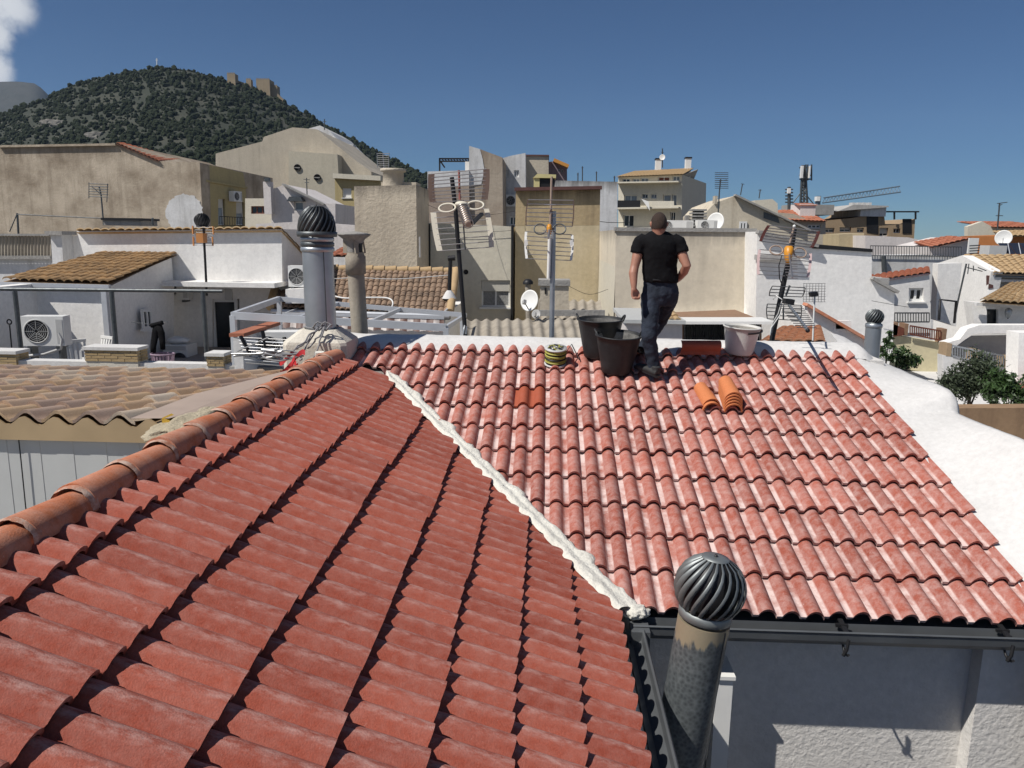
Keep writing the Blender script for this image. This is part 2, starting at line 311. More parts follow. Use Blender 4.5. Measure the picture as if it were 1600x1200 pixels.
# ================================================================ our house: two red roofs that meet in a valley
BETA, X0, Y0, Z0, TL, TU = 0.310043, 0.02711, 4.616487, H-2.324887, 0.37002, 0.15
ALPHA = math.atan2(.40732946, .91328129); VP0 = Vector((-1.58132, 7.613866, H-1.364602)); VP1 = Vector((.587222, 4.594955, H-2.331786))
def zR(y): return Z0+(y-Y0)*math.tan(BETA)
def zL(x): return VP0.z-(x-VP0.x)*math.tan(ALPHA)
house = thing('terrace_house', 'white house in the foreground under two new red tile roofs', 'house', (.5, 4, 0))
# --- one tile: two rolls, 30 cm wide, lip at the front
TH, LIFT, TT = .050, .036, .021
def profile(pw=.036, ex_=.7, TH=TH):
    xs = []
    for k in range(2):
        b = k*.15
        xs += [(b, 0.0), (b+pw, 0.0)]
        for j in range(1, 9):
            t = j/9; xs.append((b+pw+(.15-pw)*t, TH*math.sin(math.pi*t)**ex_))
    return xs+[(.30, 0.0)]
def tile_mesh(name, mat, seed, w=.30, length=.405, pw=.036, ex_=.7, LIFT=LIFT, TT=TT, TH=TH):
    rnd = random.Random(seed); pr = [(x, z) for x, z in profile(pw, ex_, TH) if x <= w+1e-6]; n = len(pr); ys = (0, .14, .28, length)
    ex = 1-.0  # tiny waviness
    mb_ = MB(); vs = []
    for y in ys:
        for x, z in pr: vs.append((x-.001, y, z+LIFT*(1-y/.37)+rnd.uniform(-.0008, .0008)))
    fs = [(i*n+k, i*n+k+1, (i+1)*n+k+1, (i+1)*n+k) for i in range(len(ys)-1) for k in range(n-1)]
    mb_.add(vs, fs, True)
    lip = [(x-.001+0, -.002 if 0 else 0, z+LIFT) for x, z in pr]; low = [(x-.001, 0.004, z+LIFT-TT) for x, z in pr]
    mb_.add(lip+low, [(k, n+k, n+k+1, k+1) for k in range(n-1)], False)
    under = [(x-.001, .10, z+LIFT*.7-TT) for x, z in pr]
    mb_.add(low+under, [(k, n+k, n+k+1, k+1) for k in range(n-1)], True)
    # side edges
    mb_.add([vs[0], vs[3*n], (vs[3*n][0], vs[3*n][1], vs[3*n][2]-TT), (vs[0][0], vs[0][1], vs[0][2]-TT)], [(0, 1, 2, 3)])
    e = n-1
    mb_.add([vs[e], vs[3*n+e], (vs[3*n+e][0], vs[3*n+e][1], vs[3*n+e][2]-TT), (vs[e][0], vs[e][1], vs[e][2]-TT)], [(0, 1, 2, 3)])
    me = bpy.data.meshes.new(name); me.from_pydata(mb_.v, [], mb_.f); me.polygons.foreach_set('use_smooth', mb_.sm); me.materials.append(mat)
    return me
def clip_mesh(me, mat4, planes):
    """copy of the mesh cut by world planes (co, no): keeps the side behind the normal; None when nothing is left"""
    inv = mat4.inverted(); bm = bmesh.new(); bm.from_mesh(me)
    for co, no in planes:
        c = inv @ Vector(co); nrm = (mat4.to_3x3().transposed() @ Vector(no)).normalized()
        bmesh.ops.bisect_plane(bm, geom=bm.verts[:]+bm.edges[:]+bm.faces[:], plane_co=c, plane_no=nrm, clear_outer=True)
    if len(bm.faces) < 3: bm.free(); return None
    m2 = bpy.data.meshes.new(me.name); bm.to_mesh(m2); bm.free()
    for mt in me.materials: m2.materials.append(mt) if len(m2.materials) < len(me.materials) else None
    return m2
def corners(me, M): return [M @ v.co for v in me.vertices]
def place_tile(variants, M, planes, parent, mat=None):
    me = random.choice(variants); cs = corners(me, M); cut = []
    for co, no in planes:
        ds = [(c-Vector(co)).dot(Vector(no)) for c in cs]
        if min(ds) > -.01: return None
        if max(ds) > .0: cut.append((co, no))
    if cut:
        me = clip_mesh(me, M, cut)
        if me is None: return None
    o = inst(me, 'tile', M, parent)
    if mat:
        o.material_slots[0].link = 'OBJECT'; o.material_slots[0].material = mat
    return o
vdir = Vector((VP1.x-VP0.x, VP1.y-VP0.y, 0)).normalized(); vnor = Vector((-vdir.y, vdir.x, 0))      # points to the right roof side
if vnor.x < 0: vnor = -vnor
def jit(a): return random.gauss(0, a)
# --- right roof
deckR = MB(); dx0, dx1 = -2.15, 3.45; yt = 8.45
def dR(x, y): return (x, y, zR(y)-.105)
poly = [dR(.55, 4.80), dR(dx1, 4.80), dR(dx1, yt), dR(dx0, yt), dR(dx0, 7.62), dR(-1.58, 7.62)]
deckR.prism(poly, (0, 0, -.06))
roofR = deckR.build('roof', GREYMORTAR, house, label='red tile roof streaked with white mortar dust, where the man stands')
varR = [tile_mesh('dusty_tile', TILE_R, s) for s in range(4)]
nR = Vector((0, -math.sin(BETA), math.cos(BETA))); yR = Vector((0, math.cos(BETA), math.sin(BETA)))
top = TH+LIFT
for n_ in range(0, 11):
    for c_ in range(-16, 24, 2):
        o_ = Vector((X0+c_*TU, Y0+n_*TL*math.cos(BETA), zR(Y0+n_*TL*math.cos(BETA)))) - nR*top
        M = Matrix.Translation(o_+Vector((jit(.0015), 0, 0))+yR*jit(.005)+nR*jit(.002)) @ Matrix(((1, 0, 0, 0), (0, yR.y, nR.y, 0), (0, yR.z, nR.z, 0), (0, 0, 0, 1))) @ Matrix.Rotation(jit(.0035), 4, 'Z')
        pl = [((3.27+jit(.012), 0, 0), (1, 0, 0)), ((-2.12, 0, 0), (-1, 0, 0)), ((0, 8.36, 0), (0, 1, 0))]
        if n_ < 9: pl.append((VP0-vnor*.0, -vnor))
        else: pl.append(((0, 7.60, 0), (0, -1, 0)))
        place_tile(varR, M, pl, roofR, TILE_NEW if (n_ == 7 and c_ == -2) else None)
# --- left roof
LIPS = [.52, .225, -.09, -.395, -.712, -1.07, -1.45, -1.84]
deckL = MB()
def dL(x, y): return (x, y, zL(x)-.135)
deckL.prism([dL(-2.1, .5), dL(.50, .5), dL(.50, 4.6), dL(-1.6, 7.58), dL(-2.1, 7.58)], (0, 0, -.06))
roofL = deckL.build('roof', GREYMORTAR, house, label='red tile roof in the lower left with dark gaps between its courses')
varL = [tile_mesh('red_tile', TILE_L, 20+s, pw=.022, ex_=.62, LIFT=.040, TT=.026, TH=.043) for s in range(4)]
nL = Vector((math.sin(ALPHA), 0, math.cos(ALPHA))); yL = Vector((-math.cos(ALPHA), 0, math.sin(ALPHA)))
for i, lx in enumerate(LIPS):
    ln = (LIPS[i]-LIPS[i+1])/math.cos(ALPHA)/.37 if i+1 < len(LIPS) else .55
    for k in range(26):
        yy = .50+k*.30+.06*(i % 2)*0
        o_ = Vector((lx, yy, zL(lx)))-nL*(.043+.040)
        M = Matrix.Translation(o_+Vector((0, jit(.0015), 0))+yL*jit(.006)+nL*jit(.0025)) @ Matrix(((0, yL.x, nL.x, 0), (1, 0, 0, 0), (0, yL.z, nL.z, 0), (0, 0, 0, 1))) @ Matrix.Rotation(jit(.004), 4, 'Z') @ Matrix.Diagonal((1, ln, 1, 1))
        pl = [(VP0, vnor), ((0, 7.56, 0), (0, 1, 0)), ((-2.08, 0, 0), (-1, 0, 0))]
        place_tile(varL, M, pl, roofL)
# --- valley mortar, smeared between the two roofs
def fbm(p, s=1.0): return noise.fractal(Vector(p)*s, 1.0, 2.0, 4)
mb = MB(); S = 90; W = 15; vs = []; tot = (VP1-VP0).length
for i in range(S+1):
    t = i/S; c = VP0.lerp(VP1, t) ; wl_ = .062+.035*fbm((t*14, 3, 0))+.012*fbm((t*50, 3, 0))+.05*t*t; wr_ = .075+.075*max(0, fbm((t*17, 9, 0)))+.02*fbm((t*60, 1, 0))+.02*math.sin(t*60)*.4
    if t < .04: wl_ *= t/.04+.2; wr_ *= t/.04+.2
    for j in range(W):
        s_ = -1+2*j/(W-1); off = s_*(wr_ if s_ > 0 else wl_); p = c+vnor*off
        base = max(zL(p.x), zR(p.y)) if True else 0
        hgt = .008*(1-abs(s_)**3)-.030*abs(s_)**4+.006*fbm((p.x*22, p.y*22, 1))+.006*fbm((p.x*7, p.y*7, 5))
        vs.append((p.x, p.y, base+hgt-.004))
mb.add(vs, [(i*W+j, i*W+j+1, (i+1)*W+j+1, (i+1)*W+j) for i in range(S) for j in range(W-1)], True)
# end lump over the gutter corner
n0 = len(mb.v)
mb.build('valley_mortar', VALLEY, house, label='cream mortar strip sealing the valley between the two roofs')
mb = MB(); sec = []
for k in range(9):
    a = k/8; sec.append((VP1.x+.03+.05*math.cos(k*2.1)*.3, VP1.y-.03, zR(VP1.y)-.09+.13*a, ))
bm = bmesh.new(); bmesh.ops.create_icosphere(bm, subdivisions=4, radius=1)
for v in bm.verts:
    q = v.co.copy(); k = 1+.28*fbm(q, 2.3); v.co = Vector((VP1.x+.035+q.x*.09*k, VP1.y+.02+q.y*.06*k, zR(VP1.y)-.035+q.z*.045*k))
me = bpy.data.meshes.new('mortar_lump'); bm.to_mesh(me); bm.free(); me.materials.append(VALLEY); [setattr(p_, 'use_smooth', True) for p_ in me.polygons]
o = bpy.data.objects.new('mortar_lump', me); C.objects.link(o); adopt(o, house)
# --- ridge of clay barrel tiles along the left roof, on a mortar bed
rx, rzz = -2.10, H-1.235
mb = MB(); S = 160; vs = []; prof_ = [(-.42, -.34), (-.17, -.17), (-.085, -.02), (0, .03), (.085, -.03), (.15, -.085), (.235, -.135), (.29, -.17)]
for i in range(S+1):
    y = .4+7.2*i/S
    for j, (a, b_) in enumerate(prof_):
        e = .012*fbm((a*9, y*7, 2)); vs.append((rx+a+(e*1.5 if j > 3 else 0)+.02*fbm((1, y*5, j)) * (j > 4), y, rzz+b_+e))
W = len(prof_); mb.add(vs, [(i*W+j, i*W+j+1, (i+1)*W+j+1, (i+1)*W+j) for i in range(S) for j in range(W-1)], True)
bed = mb.build('ridge_bed', GREYMORTAR, house)
def barrel(r0, r1, L_, th=.013, n=14, arc=math.pi*1.02):
    mb_ = MB(); vs = []
    for (y, r) in ((0, r0), (L_*.5, (r0+r1)/2), (L_, r1)):
        for k in range(n+1):
            a = (math.pi-arc)/2+arc*k/n; vs.append((-r*math.cos(a), y, r*math.sin(a)))
    w = n+1
    mb_.add(vs, [(i*w+k, i*w+k+1, (i+1)*w+k+1, (i+1)*w+k) for i in range(2) for k in range(n)], True)
    inn = [(x*(1-th/r0), y, z*(1-th/r0)) for x, y, z in vs]
    mb_.add(inn, [(i*w+k, i*w+k+1, (i+1)*w+k+1, (i+1)*w+k) for i in range(2) for k in range(n)], True)
    for s_ in (0, 2): mb_.add(vs[s_*w:(s_+1)*w]+inn[s_*w:(s_+1)*w], [(k, k+1, w+k+1, w+k) for k in range(n)])
    for e in (0, n): mb_.add([vs[e], vs[2*w+e], inn[2*w+e], inn[e]], [(0, 1, 2, 3)])
    return mb_
JOINT = tilemat('clay_with_mortar', (.34, .14, .08), (.42, .20, .13), (.55, .47, .40), .95, 0, scale=16)
ridge_me = barrel(.104, .088, .46).mesh('ridge_tile', CLAY)
for k in range(18):
    y = .45+k*.395
    M = Matrix.Translation((rx+jit(.004), y, rzz+.012+jit(.004))) @ Matrix.Rotation(jit(.015), 4, 'Z') @ Matrix.Rotation(-.030, 4, 'X')
    inst(ridge_me, 'ridge_tile', M, bed)
    if k:   # mortar collar at each joint
        mb = MB(); vs = []; n = 16
        for (dy, rr) in ((-.03, .1005), (-.012, .1065), (.015, .106), (.04, .0975)):
            for q in range(n+1):
                a = math.pi*q/n; e = 1+.05*fbm((q*.5, y*3, dy*30)); vs.append((rx-rr*e*math.cos(a), y+dy+.012*fbm((q*.7, y, 3)), rzz+.004+rr*e*math.sin(a)))
        mb.add(vs, [(i*(n+1)+q, i*(n+1)+q+1, (i+1)*(n+1)+q+1, (i+1)*(n+1)+q) for i in range(3) for q in range(n)], True); mb.build('mortar_joint', JOINT, bed)
# --- parapet cap behind the right roof and along its right rake
mb = MB(); prof_ = [(8.21, -1.235), (8.26, -1.19), (8.31, -1.15), (8.38, -1.12), (8.46, -1.105), (8.54, -1.105), (8.60, -1.12), (8.63, -1.17), (8.64, -1.9)]
vs = []; S = 120; W = len(prof_)
for i in range(S+1):
    x = -2.2+5.9*i/S
    for j, (y, z) in enumerate(prof_):
        e = .012*fbm((x*1.8, y*3, 4))+.003*fbm((x*9, y*9, 7)); sc = .022*math.sin((x-X0)/TU*2*math.pi)*(j == 0)
        vs.append((x, y+sc+(e if j < 8 else 0), H+z+e*(1 if j < 7 else .3)-.9*max(0, x-3.42)))
mb.add(vs, [(i*W+j, i*W+j+1, (i+1)*W+j+1, (i+1)*W+j) for i in range(S) for j in range(W-1)], True)
mb.build('parapet', COPING, house, label='low white mortar parapet behind the ridge of the dusty roof')
# rake: inner foot on the tiles, a sloping face up to an outer rim that steps down once
def rim(y):      # outer rim height
    pts = [(4.2, H-2.02), (5.7, H-1.62), (6.1, H-1.545), (6.9, H-1.555), (7.14, H-1.56), (7.20, H-1.42), (7.32, H-1.375), (8.2, H-1.365), (8.75, H-1.355), (9.3, H-1.35)]
    for (a, za), (b_, zb) in zip(pts, pts[1:]):
        if a <= y <= b_: return za+(zb-za)*(y-a)/(b_-a)
    return pts[0][1] if y < 4.2 else pts[-1][1]
mb = MB(); vs = []; S = 110; W = 11
for i in range(S+1):
    y = 4.56+4.25*i/S; zr = zR(y)-.055; zo = rim(y); xo = 3.86
    for j in range(W):
        if j < 8:
            t = j/7; x = 3.235+(xo-.07-3.235)*t; z = zr+(zo-zr)*(t**1.5)
        elif j == 8: x, z = xo-.015, zo-.005
        elif j == 9: x, z = xo+.02, zo-.06
        else: x, z = xo+.03, H-2.7
        e = .010*fbm((x*2, y*1.6, 8))+.0025*fbm((x*9, y*9, 2))
        vs.append((x+(.02*fbm((y*9, 0, 1)) if j == 0 else 0), y, z+e))
mb.add(vs, [(i*W+j, i*W+j+1, (i+1)*W+j+1, (i+1)*W+j) for i in range(S) for j in range(W-1)], True)
mb.add([vs[j] for j in range(W)]+[(3.24, 4.56, zR(4.56)-1.2)], [tuple(range(W+1))])
mb.build('rake_parapet', COPING, house, label='broad white mortar upstand with a step, along the right edge of the roof')
# --- walls of the house
mb = MB()
mb.box((.62, 4.86, 0), (2.91, 8.70, H-2.50)); 
mb.build('wall', HOUSEWALL, house)
mb = MB(); mb.box((2.91, 4.74, 0), (3.88, 8.69, H-2.50)); mb.build('wall', HOUSEWALL, house)
mb = MB(); mb.box((-2.2, .2, 0), (.30, 8.68, H-2.56)); mb.build('wall', HOUSEWALL, house)
mb = MB(); mb.prism([(-2.2, 8.2, H-2.6), (3.6, 8.2, H-2.6), (3.6, 8.62, H-2.6), (-2.2, 8.62, H-2.6)], (0, 0, 1.35)); mb.build('wall', HOUSEWALL, house)
# --- gutters
def gutter(path_a, path_b, out, name='gutter'):
    a, b_ = Vector(path_a), Vector(path_b); out = Vector(out); mb_ = MB(); vs = []; sec = [(-.055, .045), (-.05, -.02), (-.03, -.055), (.0, -.068), (.03, -.055), (.055, -.02), (.06, .03), (.068, .042), (.06, .05), (.05, .04), (.045, -.015), (0, -.058), (-.045, -.015)]
    n = len(sec)
    for p in (a, b_):
        for u, z in sec: vs.append(p+out*u+Vector((0, 0, z)))
    mb_.add(vs, [(k, (k+1) % n, n+(k+1) % n, n+k) for k in range(n)], False)
    mb_.add([vs[k] for k in range(7)], [tuple(range(7))]); mb_.add([vs[n+k] for k in range(7)], [tuple(range(7))])
    return mb_
g1 = gutter((.60, 4.575, H-2.455), (4.1, 4.575, H-2.455), (0, -1, 0)).build('gutter', GUTTER, house)
g2 = gutter((.60, .4, H-2.46), (.60, 4.47, H-2.46), (1, 0, 0)).build('gutter', GUTTER, house)
mb = MB(); mb.box((.585, 4.45, H-2.55), (.70, 4.62, H-2.42)); mb.build('gutter_corner', GUTTER, house)
mb = MB(); mb.box((.64, 4.66, H-2.54), (3.3, 4.86, H-2.43)); mb.build('eave_board', GUTTER, house)
mb = MB(); mb.box((.36, .4, H-2.55), (.50, 4.6, H-2.475)); mb.build('eave_board', GUTTER, house)
for px in (1322, 1578):
    c = P(px, 985, 4.53); mb = MB()
    mb.bar((c.x, 4.64, H-2.385), (c.x+.01, 4.52, H-2.43), .03, .012); mb.bar((c.x-.04, 4.60, H-2.405), (c.x+.035, 4.59, H-2.405), .02, .02)
    mb.tube([(c.x, 4.50+.065*math.cos(a)-.0, H-2.475-.075*math.sin(a)) for a in [math.pi*k/8 for k in range(-2, 7)]], .008, 6)
    mb.tube([(c.x+.0, 4.478, H-2.44), (c.x-.01, 4.468, H-2.50), (c.x-.025, 4.475, H-2.545)], .012, 6)
    mb.build('gutter_bracket', BLACKIRON, g1)
# foam and mortar filling under the left eave lips
mb = MB(); vs = []
for i in range(60):
    y = .6+3.9*i/59; e = .02*fbm((y*6, 1, 0)); vs += [(.47+e, y, zL(.5)-.05), (.52+e, y, zL(.52)-.09-abs(e)), (.50+e*2, y, zL(.52)-.14-.04*abs(fbm((y*9, 0, 0))))]
mb.add(vs, [(i*3+j, i*3+j+1, i*3+j+4, i*3+j+3) for i in range(59) for j in range(2)], True); mb.build('eave_mortar', VALLEY, house)
# white rectangular duct on the wall
mb = MB(); a = P(1120, 1060, 4.62); b_ = P(1146, 1060, 4.62); mb.box((a.x, 4.62, 0), (b_.x, 4.858, a.z)); mb.box((a.x-.01, 4.60, a.z), (b_.x+.01, 4.857, a.z+.025)); mb.build('wall_duct', PLASTICW, house)
# ================================================================ chimneys
def turbine(parent, base, R_, axis=(0, 0, 1), blades=26, mat=BLADE, twist=.9, squash=.92, name='turbine_head', h0=-.72):
    """wind-driven vent ball of curved blades between two rings"""
    base = Vector(base); ax = Vector(axis).normalized(); u = ax.orthogonal().normalized(); w = ax.cross(u); mb_ = MB()
    hd = thing_child(name, parent, base)
    n = 9; rc = math.sqrt(1-h0*h0)
    for k in range(blades):
        vs = []
        for i in range(n+1):
            t = i/n; ph = h0+(.93-h0)*t   # latitude parameter -.72..~.9
            z = max(-1, min(.93, ph)); r = math.sqrt(max(0, 1-z*z))*R_
            a = 2*math.pi*k/blades+twist*t
            wd = 2*math.pi/blades*.52
            for s_, rr in ((-.5, 1.0), (0, 1.035), (.5, .90)):
                aa = a+wd*s_; vs.append(base+ax*((z-h0)*R_*squash)+(u*math.cos(aa)+w*math.sin(aa))*r*rr)
        mb_ = MB(); mb_.add(vs, [(i*3+j, i*3+j+1, i*3+j+4, i*3+j+3) for i in range(n) for j in range(2)], True); mb_.build('blade', mat, hd)
    ztop = (.93-h0)*R_*squash
    MB().lathe([(0, ztop+.03*R_), (.18*R_, ztop+.02*R_), (.40*R_, ztop), (.40*R_, ztop-.03*R_), (0, ztop-.03*R_)], base, ax, 26).build('top_plate', mat, hd)
    MB().lathe([(0, ztop+.10*R_), (.04*R_, ztop+.09*R_), (.05*R_, ztop)], base, ax, 10).build('spindle', BLACKIRON, hd)
    MB().lathe([(R_*rc*1.06, .06*R_), (R_*rc*1.12, .04*R_), (R_*rc*1.10, -.20*R_), (R_*rc*1.06, -.22*R_)], base, ax, 32).build('collar', mat, hd)
    MB().lathe([(0, .05*R_)]+[(R_*.84*math.sqrt(1-z_*z_), (z_-h0)*R_*squash) for z_ in [h0*.9+(.9-h0*.9)*q_/8 for q_ in range(9)]]+[(0, (.9-h0)*R_*squash)], base, ax, 16).build('dark_core', BLACKIRON, hd)
    return hd
def thing_child(name, parent, loc):
    o = bpy.data.objects.new(name, None); o.empty_display_size = .05; C.objects.link(o); o.location = Vector(loc); 
    o.parent = parent; o.matrix_parent_inverse = wmat(parent).inverted(); return o
# near leaning pipe in front of the wall
a = P(1100, 968, 3.9); b_ = P(1056, 1200, 3.9); ax = (a-b_).normalized(); foot = b_-ax*((b_.z-.0)/ax.z)
foot = Vector((b_.x-.06, 3.9, 0)); 
chn = thing('flue_pipe', 'leaning dark metal flue with a spinning vent ball, in front of the gutter', 'chimney', foot)
pipe = MB().tube([foot, b_-ax*.6, b_, a], [.142, .142, .142, .140], 32).build('pipe', None, chn)
m_, nt, b2 = nodes('sooty_galvanised'); L = nt.links.new
tc = nn(nt, 'ShaderNodeTexCoord'); v1 = nn(nt, 'ShaderNodeTexVoronoi', Scale=45); n1 = nn(nt, 'ShaderNodeTexNoise', Scale=3, Detail=6); L(tc.outputs['Object'], v1.inputs['Vector']); L(tc.outputs['Object'], n1.inputs['Vector'])
cr_ = nn(nt, 'ShaderNodeMixRGB'); cr_.inputs[1].default_value = (.055, .062, .066, 1); cr_.inputs[2].default_value = (.15, .165, .17, 1); mmx = nn(nt, 'ShaderNodeMath', operation='MULTIPLY'); L(v1.outputs['Distance'], mmx.inputs[0]); L(n1.outputs[0], mmx.inputs[1])
mr_ = nn(nt, 'ShaderNodeMapRange'); mr_.inputs[2].default_value = .45; L(mmx.outputs[0], mr_.inputs[0]); L(mr_.outputs[0], cr_.inputs[0])
sp = nn(nt, 'ShaderNodeSeparateXYZ'); L(tc.outputs['Object'], sp.inputs[0]); mp = nn(nt, 'ShaderNodeMapping'); mp.inputs['Scale'].default_value = (1, 1, .12); L(tc.outputs['Object'], mp.inputs[0])
n2 = nn(nt, 'ShaderNodeTexNoise', Scale=26, Detail=3); L(mp.outputs[0], n2.inputs['Vector'])
sc = nn(nt, 'ShaderNodeMath', operation='MULTIPLY_ADD'); sc.inputs[1].default_value = .20; L(n2.outputs[0], sc.inputs[0]); L(sp.outputs['Z'], sc.inputs[2])
rs = nn(nt, 'ShaderNodeMapRange'); rs.inputs[1].default_value = a.z-.005; rs.inputs[2].default_value = a.z+.02; rs.inputs[4].default_value = .85; L(sc.outputs[0], rs.inputs[0])
mx2 = nn(nt, 'ShaderNodeMixRGB'); mx2.inputs[2].default_value = (.36, .30, .20, 1); L(cr_.outputs[0], mx2.inputs[1]); L(rs.outputs[0], mx2.inputs[0])
L(mx2.outputs[0], b2.inputs['Base Color']); b2.inputs['Roughness'].default_value = .5; b2.inputs['Metallic'].default_value = .35
pipe.data.materials.append(m_)
MB().tube([b_+Vector((.095, -.105, -.5)), a+Vector((.093, -.104, -.02))], .004, 5).build('seam', DARKMETAL, chn)
turbine(chn, a+ax*.055, .186, ax, 20, twist=.75, squash=1.0)
# chimney box on the ridge end with a steel flue
bx = thing('chimney_base', 'rough white mortar chimney base at the end of the clay ridge', 'chimney', (-2.36, 7.95, zR(7.7)-.3))
cb = Vector((-2.35, 7.98, 0)); zb, zt = H-1.62, H-1.02
def ring8(cx, cy, hx, hy, z, ch): return [(cx-hx+ch, cy-hy, z), (cx+hx-ch, cy-hy, z), (cx+hx, cy-hy+ch, z), (cx+hx, cy+hy-ch, z), (cx+hx-ch, cy+hy, z), (cx-hx+ch, cy+hy, z), (cx-hx, cy+hy-ch, z), (cx-hx, cy-hy+ch, z)]
bm = bmesh.new(); rows = [ring8(cb.x, cb.y, .33, .30, H-2.6, .05), ring8(cb.x, cb.y, .33, .30, H-1.13, .05), ring8(cb.x, cb.y, .325, .295, H-1.10, .06), ring8(cb.x, cb.y, .19, .18, H-.985, .05)]
mb = MB(); vs = sum(rows, []); mb.add(vs, [(i*8+k, i*8+(k+1) % 8, (i+1)*8+(k+1) % 8, (i+1)*8+k) for i in range(3) for k in range(8)]); mb.add(rows[-1], [tuple(range(8))])
o = mb.build('base_block', ROUGHBOX, bx)
fl = thing('steel_flue', 'tall galvanised steel flue with a black spinning vent ball, on the mortar base', 'chimney', (cb.x, cb.y, H-1.0))
pt = P(488, 392, cb.y)
MB().tube([(cb.x, cb.y, H-1.02), (cb.x-.01, cb.y, pt.z)], .158, 36).build('pipe', GALV, fl)
MB().tube([(cb.x+.098, cb.y-.128, H-1.0), (cb.x+.088, cb.y-.128, pt.z)], .005, 5).build('seam', DARKMETAL, fl)
for k in range(3): MB().lathe([(.16, 0), (.172, .012), (.172, .04), (.16, .052)], (cb.x-.01, cb.y, pt.z-.01+k*.052), (0, 0, 1), 36).build('band', GALV if k != 1 else DARKMETAL, fl)
turbine(fl, (cb.x-.01, cb.y, pt.z+.185), .188, (0, 0, 1), 20, DARKMETAL, .9, 1.25, h0=-.2)
# ropes tied round the foot of the flue
def wig(a, b_, sag, n=14, amp=.02, sd=0):
    a, b_ = Vector(a), Vector(b_); return [a.lerp(b_, i/n)+Vector((amp*fbm((i*.35, sd, 0)), amp*fbm((i*.35, sd, 4)), -sag*math.sin(math.pi*i/n)+amp*fbm((i*.35, sd, 9)))) for i in range(n+1)]
rp = thing('safety_rope', 'grey rope knotted round the steel flue and hanging to the ridge', 'rope', (cb.x, cb.y-.3, H-1.2))
k0 = P(497, 510, 7.70); k1 = P(508, 510, 7.70)
for i, (s_, e, sg) in enumerate([(k0, P(463, 545, 7.45), .03), (k0, P(452, 552, 7.3), .02), (k1, P(480, 545, 7.55), .02), (k1, P(490, 558, 7.5), .01), (k0, P(447, 575, 7.2), .05)]):
    MB().tube(wig(s_, e, sg, sd=i), .0085, 6).build('strand', ROPE, rp)
for q, kk in enumerate((k0, k1)):
    pts = [kk+Vector((.05*math.cos(a*1.0)+.02*math.sin(3*a), .02*math.sin(a*2), .035*math.sin(a)+.01*math.cos(5*a))) for a in [k*.45 for k in range(40)]]
    MB().tube(pts, .0085, 6).build('knot', ROPE, rp)
pts = [(cb.x+.175*math.cos(a), cb.y+.175*math.sin(a), H-.975+.015*math.sin(2*a)) for a in [2*math.pi*k/28 for k in range(29)]]
MB().tube(pts, .0085, 6).build('loop', ROPE, rp)
rng = random.Random(3); cpt = P(450, 568, 7.15); pts = []
for i in range(70):
    a = i*.33; r_ = .11+.05*math.sin(i*.17)+rng.uniform(-.01, .01); pts.append(cpt+Vector((r_*math.cos(a)*1.3-.02, r_*math.sin(a)*.8, .03+.05*abs(math.sin(i*.23))+.0006*i)))
MB().tube(pts, .008, 6).build('coil', ROPE, rp)
hs = thing('safety_harness', 'crumpled red harness lying beside the clay ridge', 'harness', P(468, 575, 7.15))
for i in range(4):
    c0 = P(440+rng.uniform(-8, 40), 578-rng.uniform(0, 22), 7.2+rng.uniform(-.15, .1)); pp = [c0+Vector((.07*math.cos(a+i), .05*math.sin(a*1.3+i), .05*math.sin(a*1.7+i))) for a in [k*.4 for k in range(9)]]
    mb = MB(); vs = []
    for p in pp: vs += [p+Vector((0, 0, .024)), p-Vector((0, .012, .024))]
    mb.add(vs, [(2*i_, 2*i_+1, 2*i_+3, 2*i_+2) for i_ in range(len(pp)-1)], True); mb.build('strap', REDPL, hs)
wk = thing('cement_chunk', 'small pale block of mortar lying on the ridge by the chimney base', 'rubble', P(500, 566, 7.4))
c0 = P(499, 557, 7.42); MB().obox(c0, (.04, .01, 0), (-.01, .03, .005), (.005, 0, .045)).build('chunk', VALLEY, wk)
# concrete flue with a mushroom cowl
cf = thing('concrete_flue', 'fibre-cement flue with a mushroom cowl behind the white parapet', 'chimney', P(560, 515, 9.05))
b0 = P(562, 516, 9.05); t0 = P(556, 425, 9.05); MB().tube([b0-Vector((0, 0, 1.3)), b0, t0], .098, 28).build('pipe', FIBRO, cf)
MB().lathe([(.098, -.02), (.118, -.02), (.118, .18), (.102, .20), (.102, .23)], t0, (0, 0, 1), 28).build('socket', FIBRO, cf)
u0 = P(553, 372, 9.05)
MB().lathe([(.09, -.16), (.095, -.06), (.13, -.01), (.185, .03), (.20, .045), (.15, .06), (.05, .075), (0, .08)], u0, (0, 0, 1), 28).build('cowl', CEMENT, cf)
for k in range(4):
    a = k*math.pi/2+.4; mb = MB(); mb.bar(u0+Vector((.10*math.cos(a), .10*math.sin(a), -.0)), Vector((t0.x+.115*math.cos(a), t0.y+.115*math.sin(a), t0.z+.22)), .05, .02); mb.build('cowl_strut', FIBRO, cf)
MB().lathe([(.086, .2), (.086, u0.z-t0.z-.05)], t0, (0, 0, 1), 20).build('inner_pipe', BLACKIRON, cf)
# pipe at the right, beyond the rake parapet
rp2 = thing('vent_pipe', 'grey metal vent pipe with a small spinning ball, behind the right parapet', 'chimney', P(1362, 560, 9.6))
b0 = P(1361, 560, 9.6); t0 = P(1365, 512, 9.6); MB().tube([b0-Vector((0, 0, 3)), b0, t0], .092, 28).build('pipe', GALV, rp2)
MB().lathe([(.094, 0), (.10, .01), (.10, .04), (.094, .05)], t0, (0, 0, 1), 28).build('band', GALV, rp2)
turbine(rp2, t0+Vector((0, 0, .06)), .105, (0, 0, 1), 18, BLADE, 1.0, .95)
MB().box((t0.x-.5, 9.2, H-4.3), (t0.x+.35, 10.2, H-4.2)).build('base_slab', CEMENT, rp2)

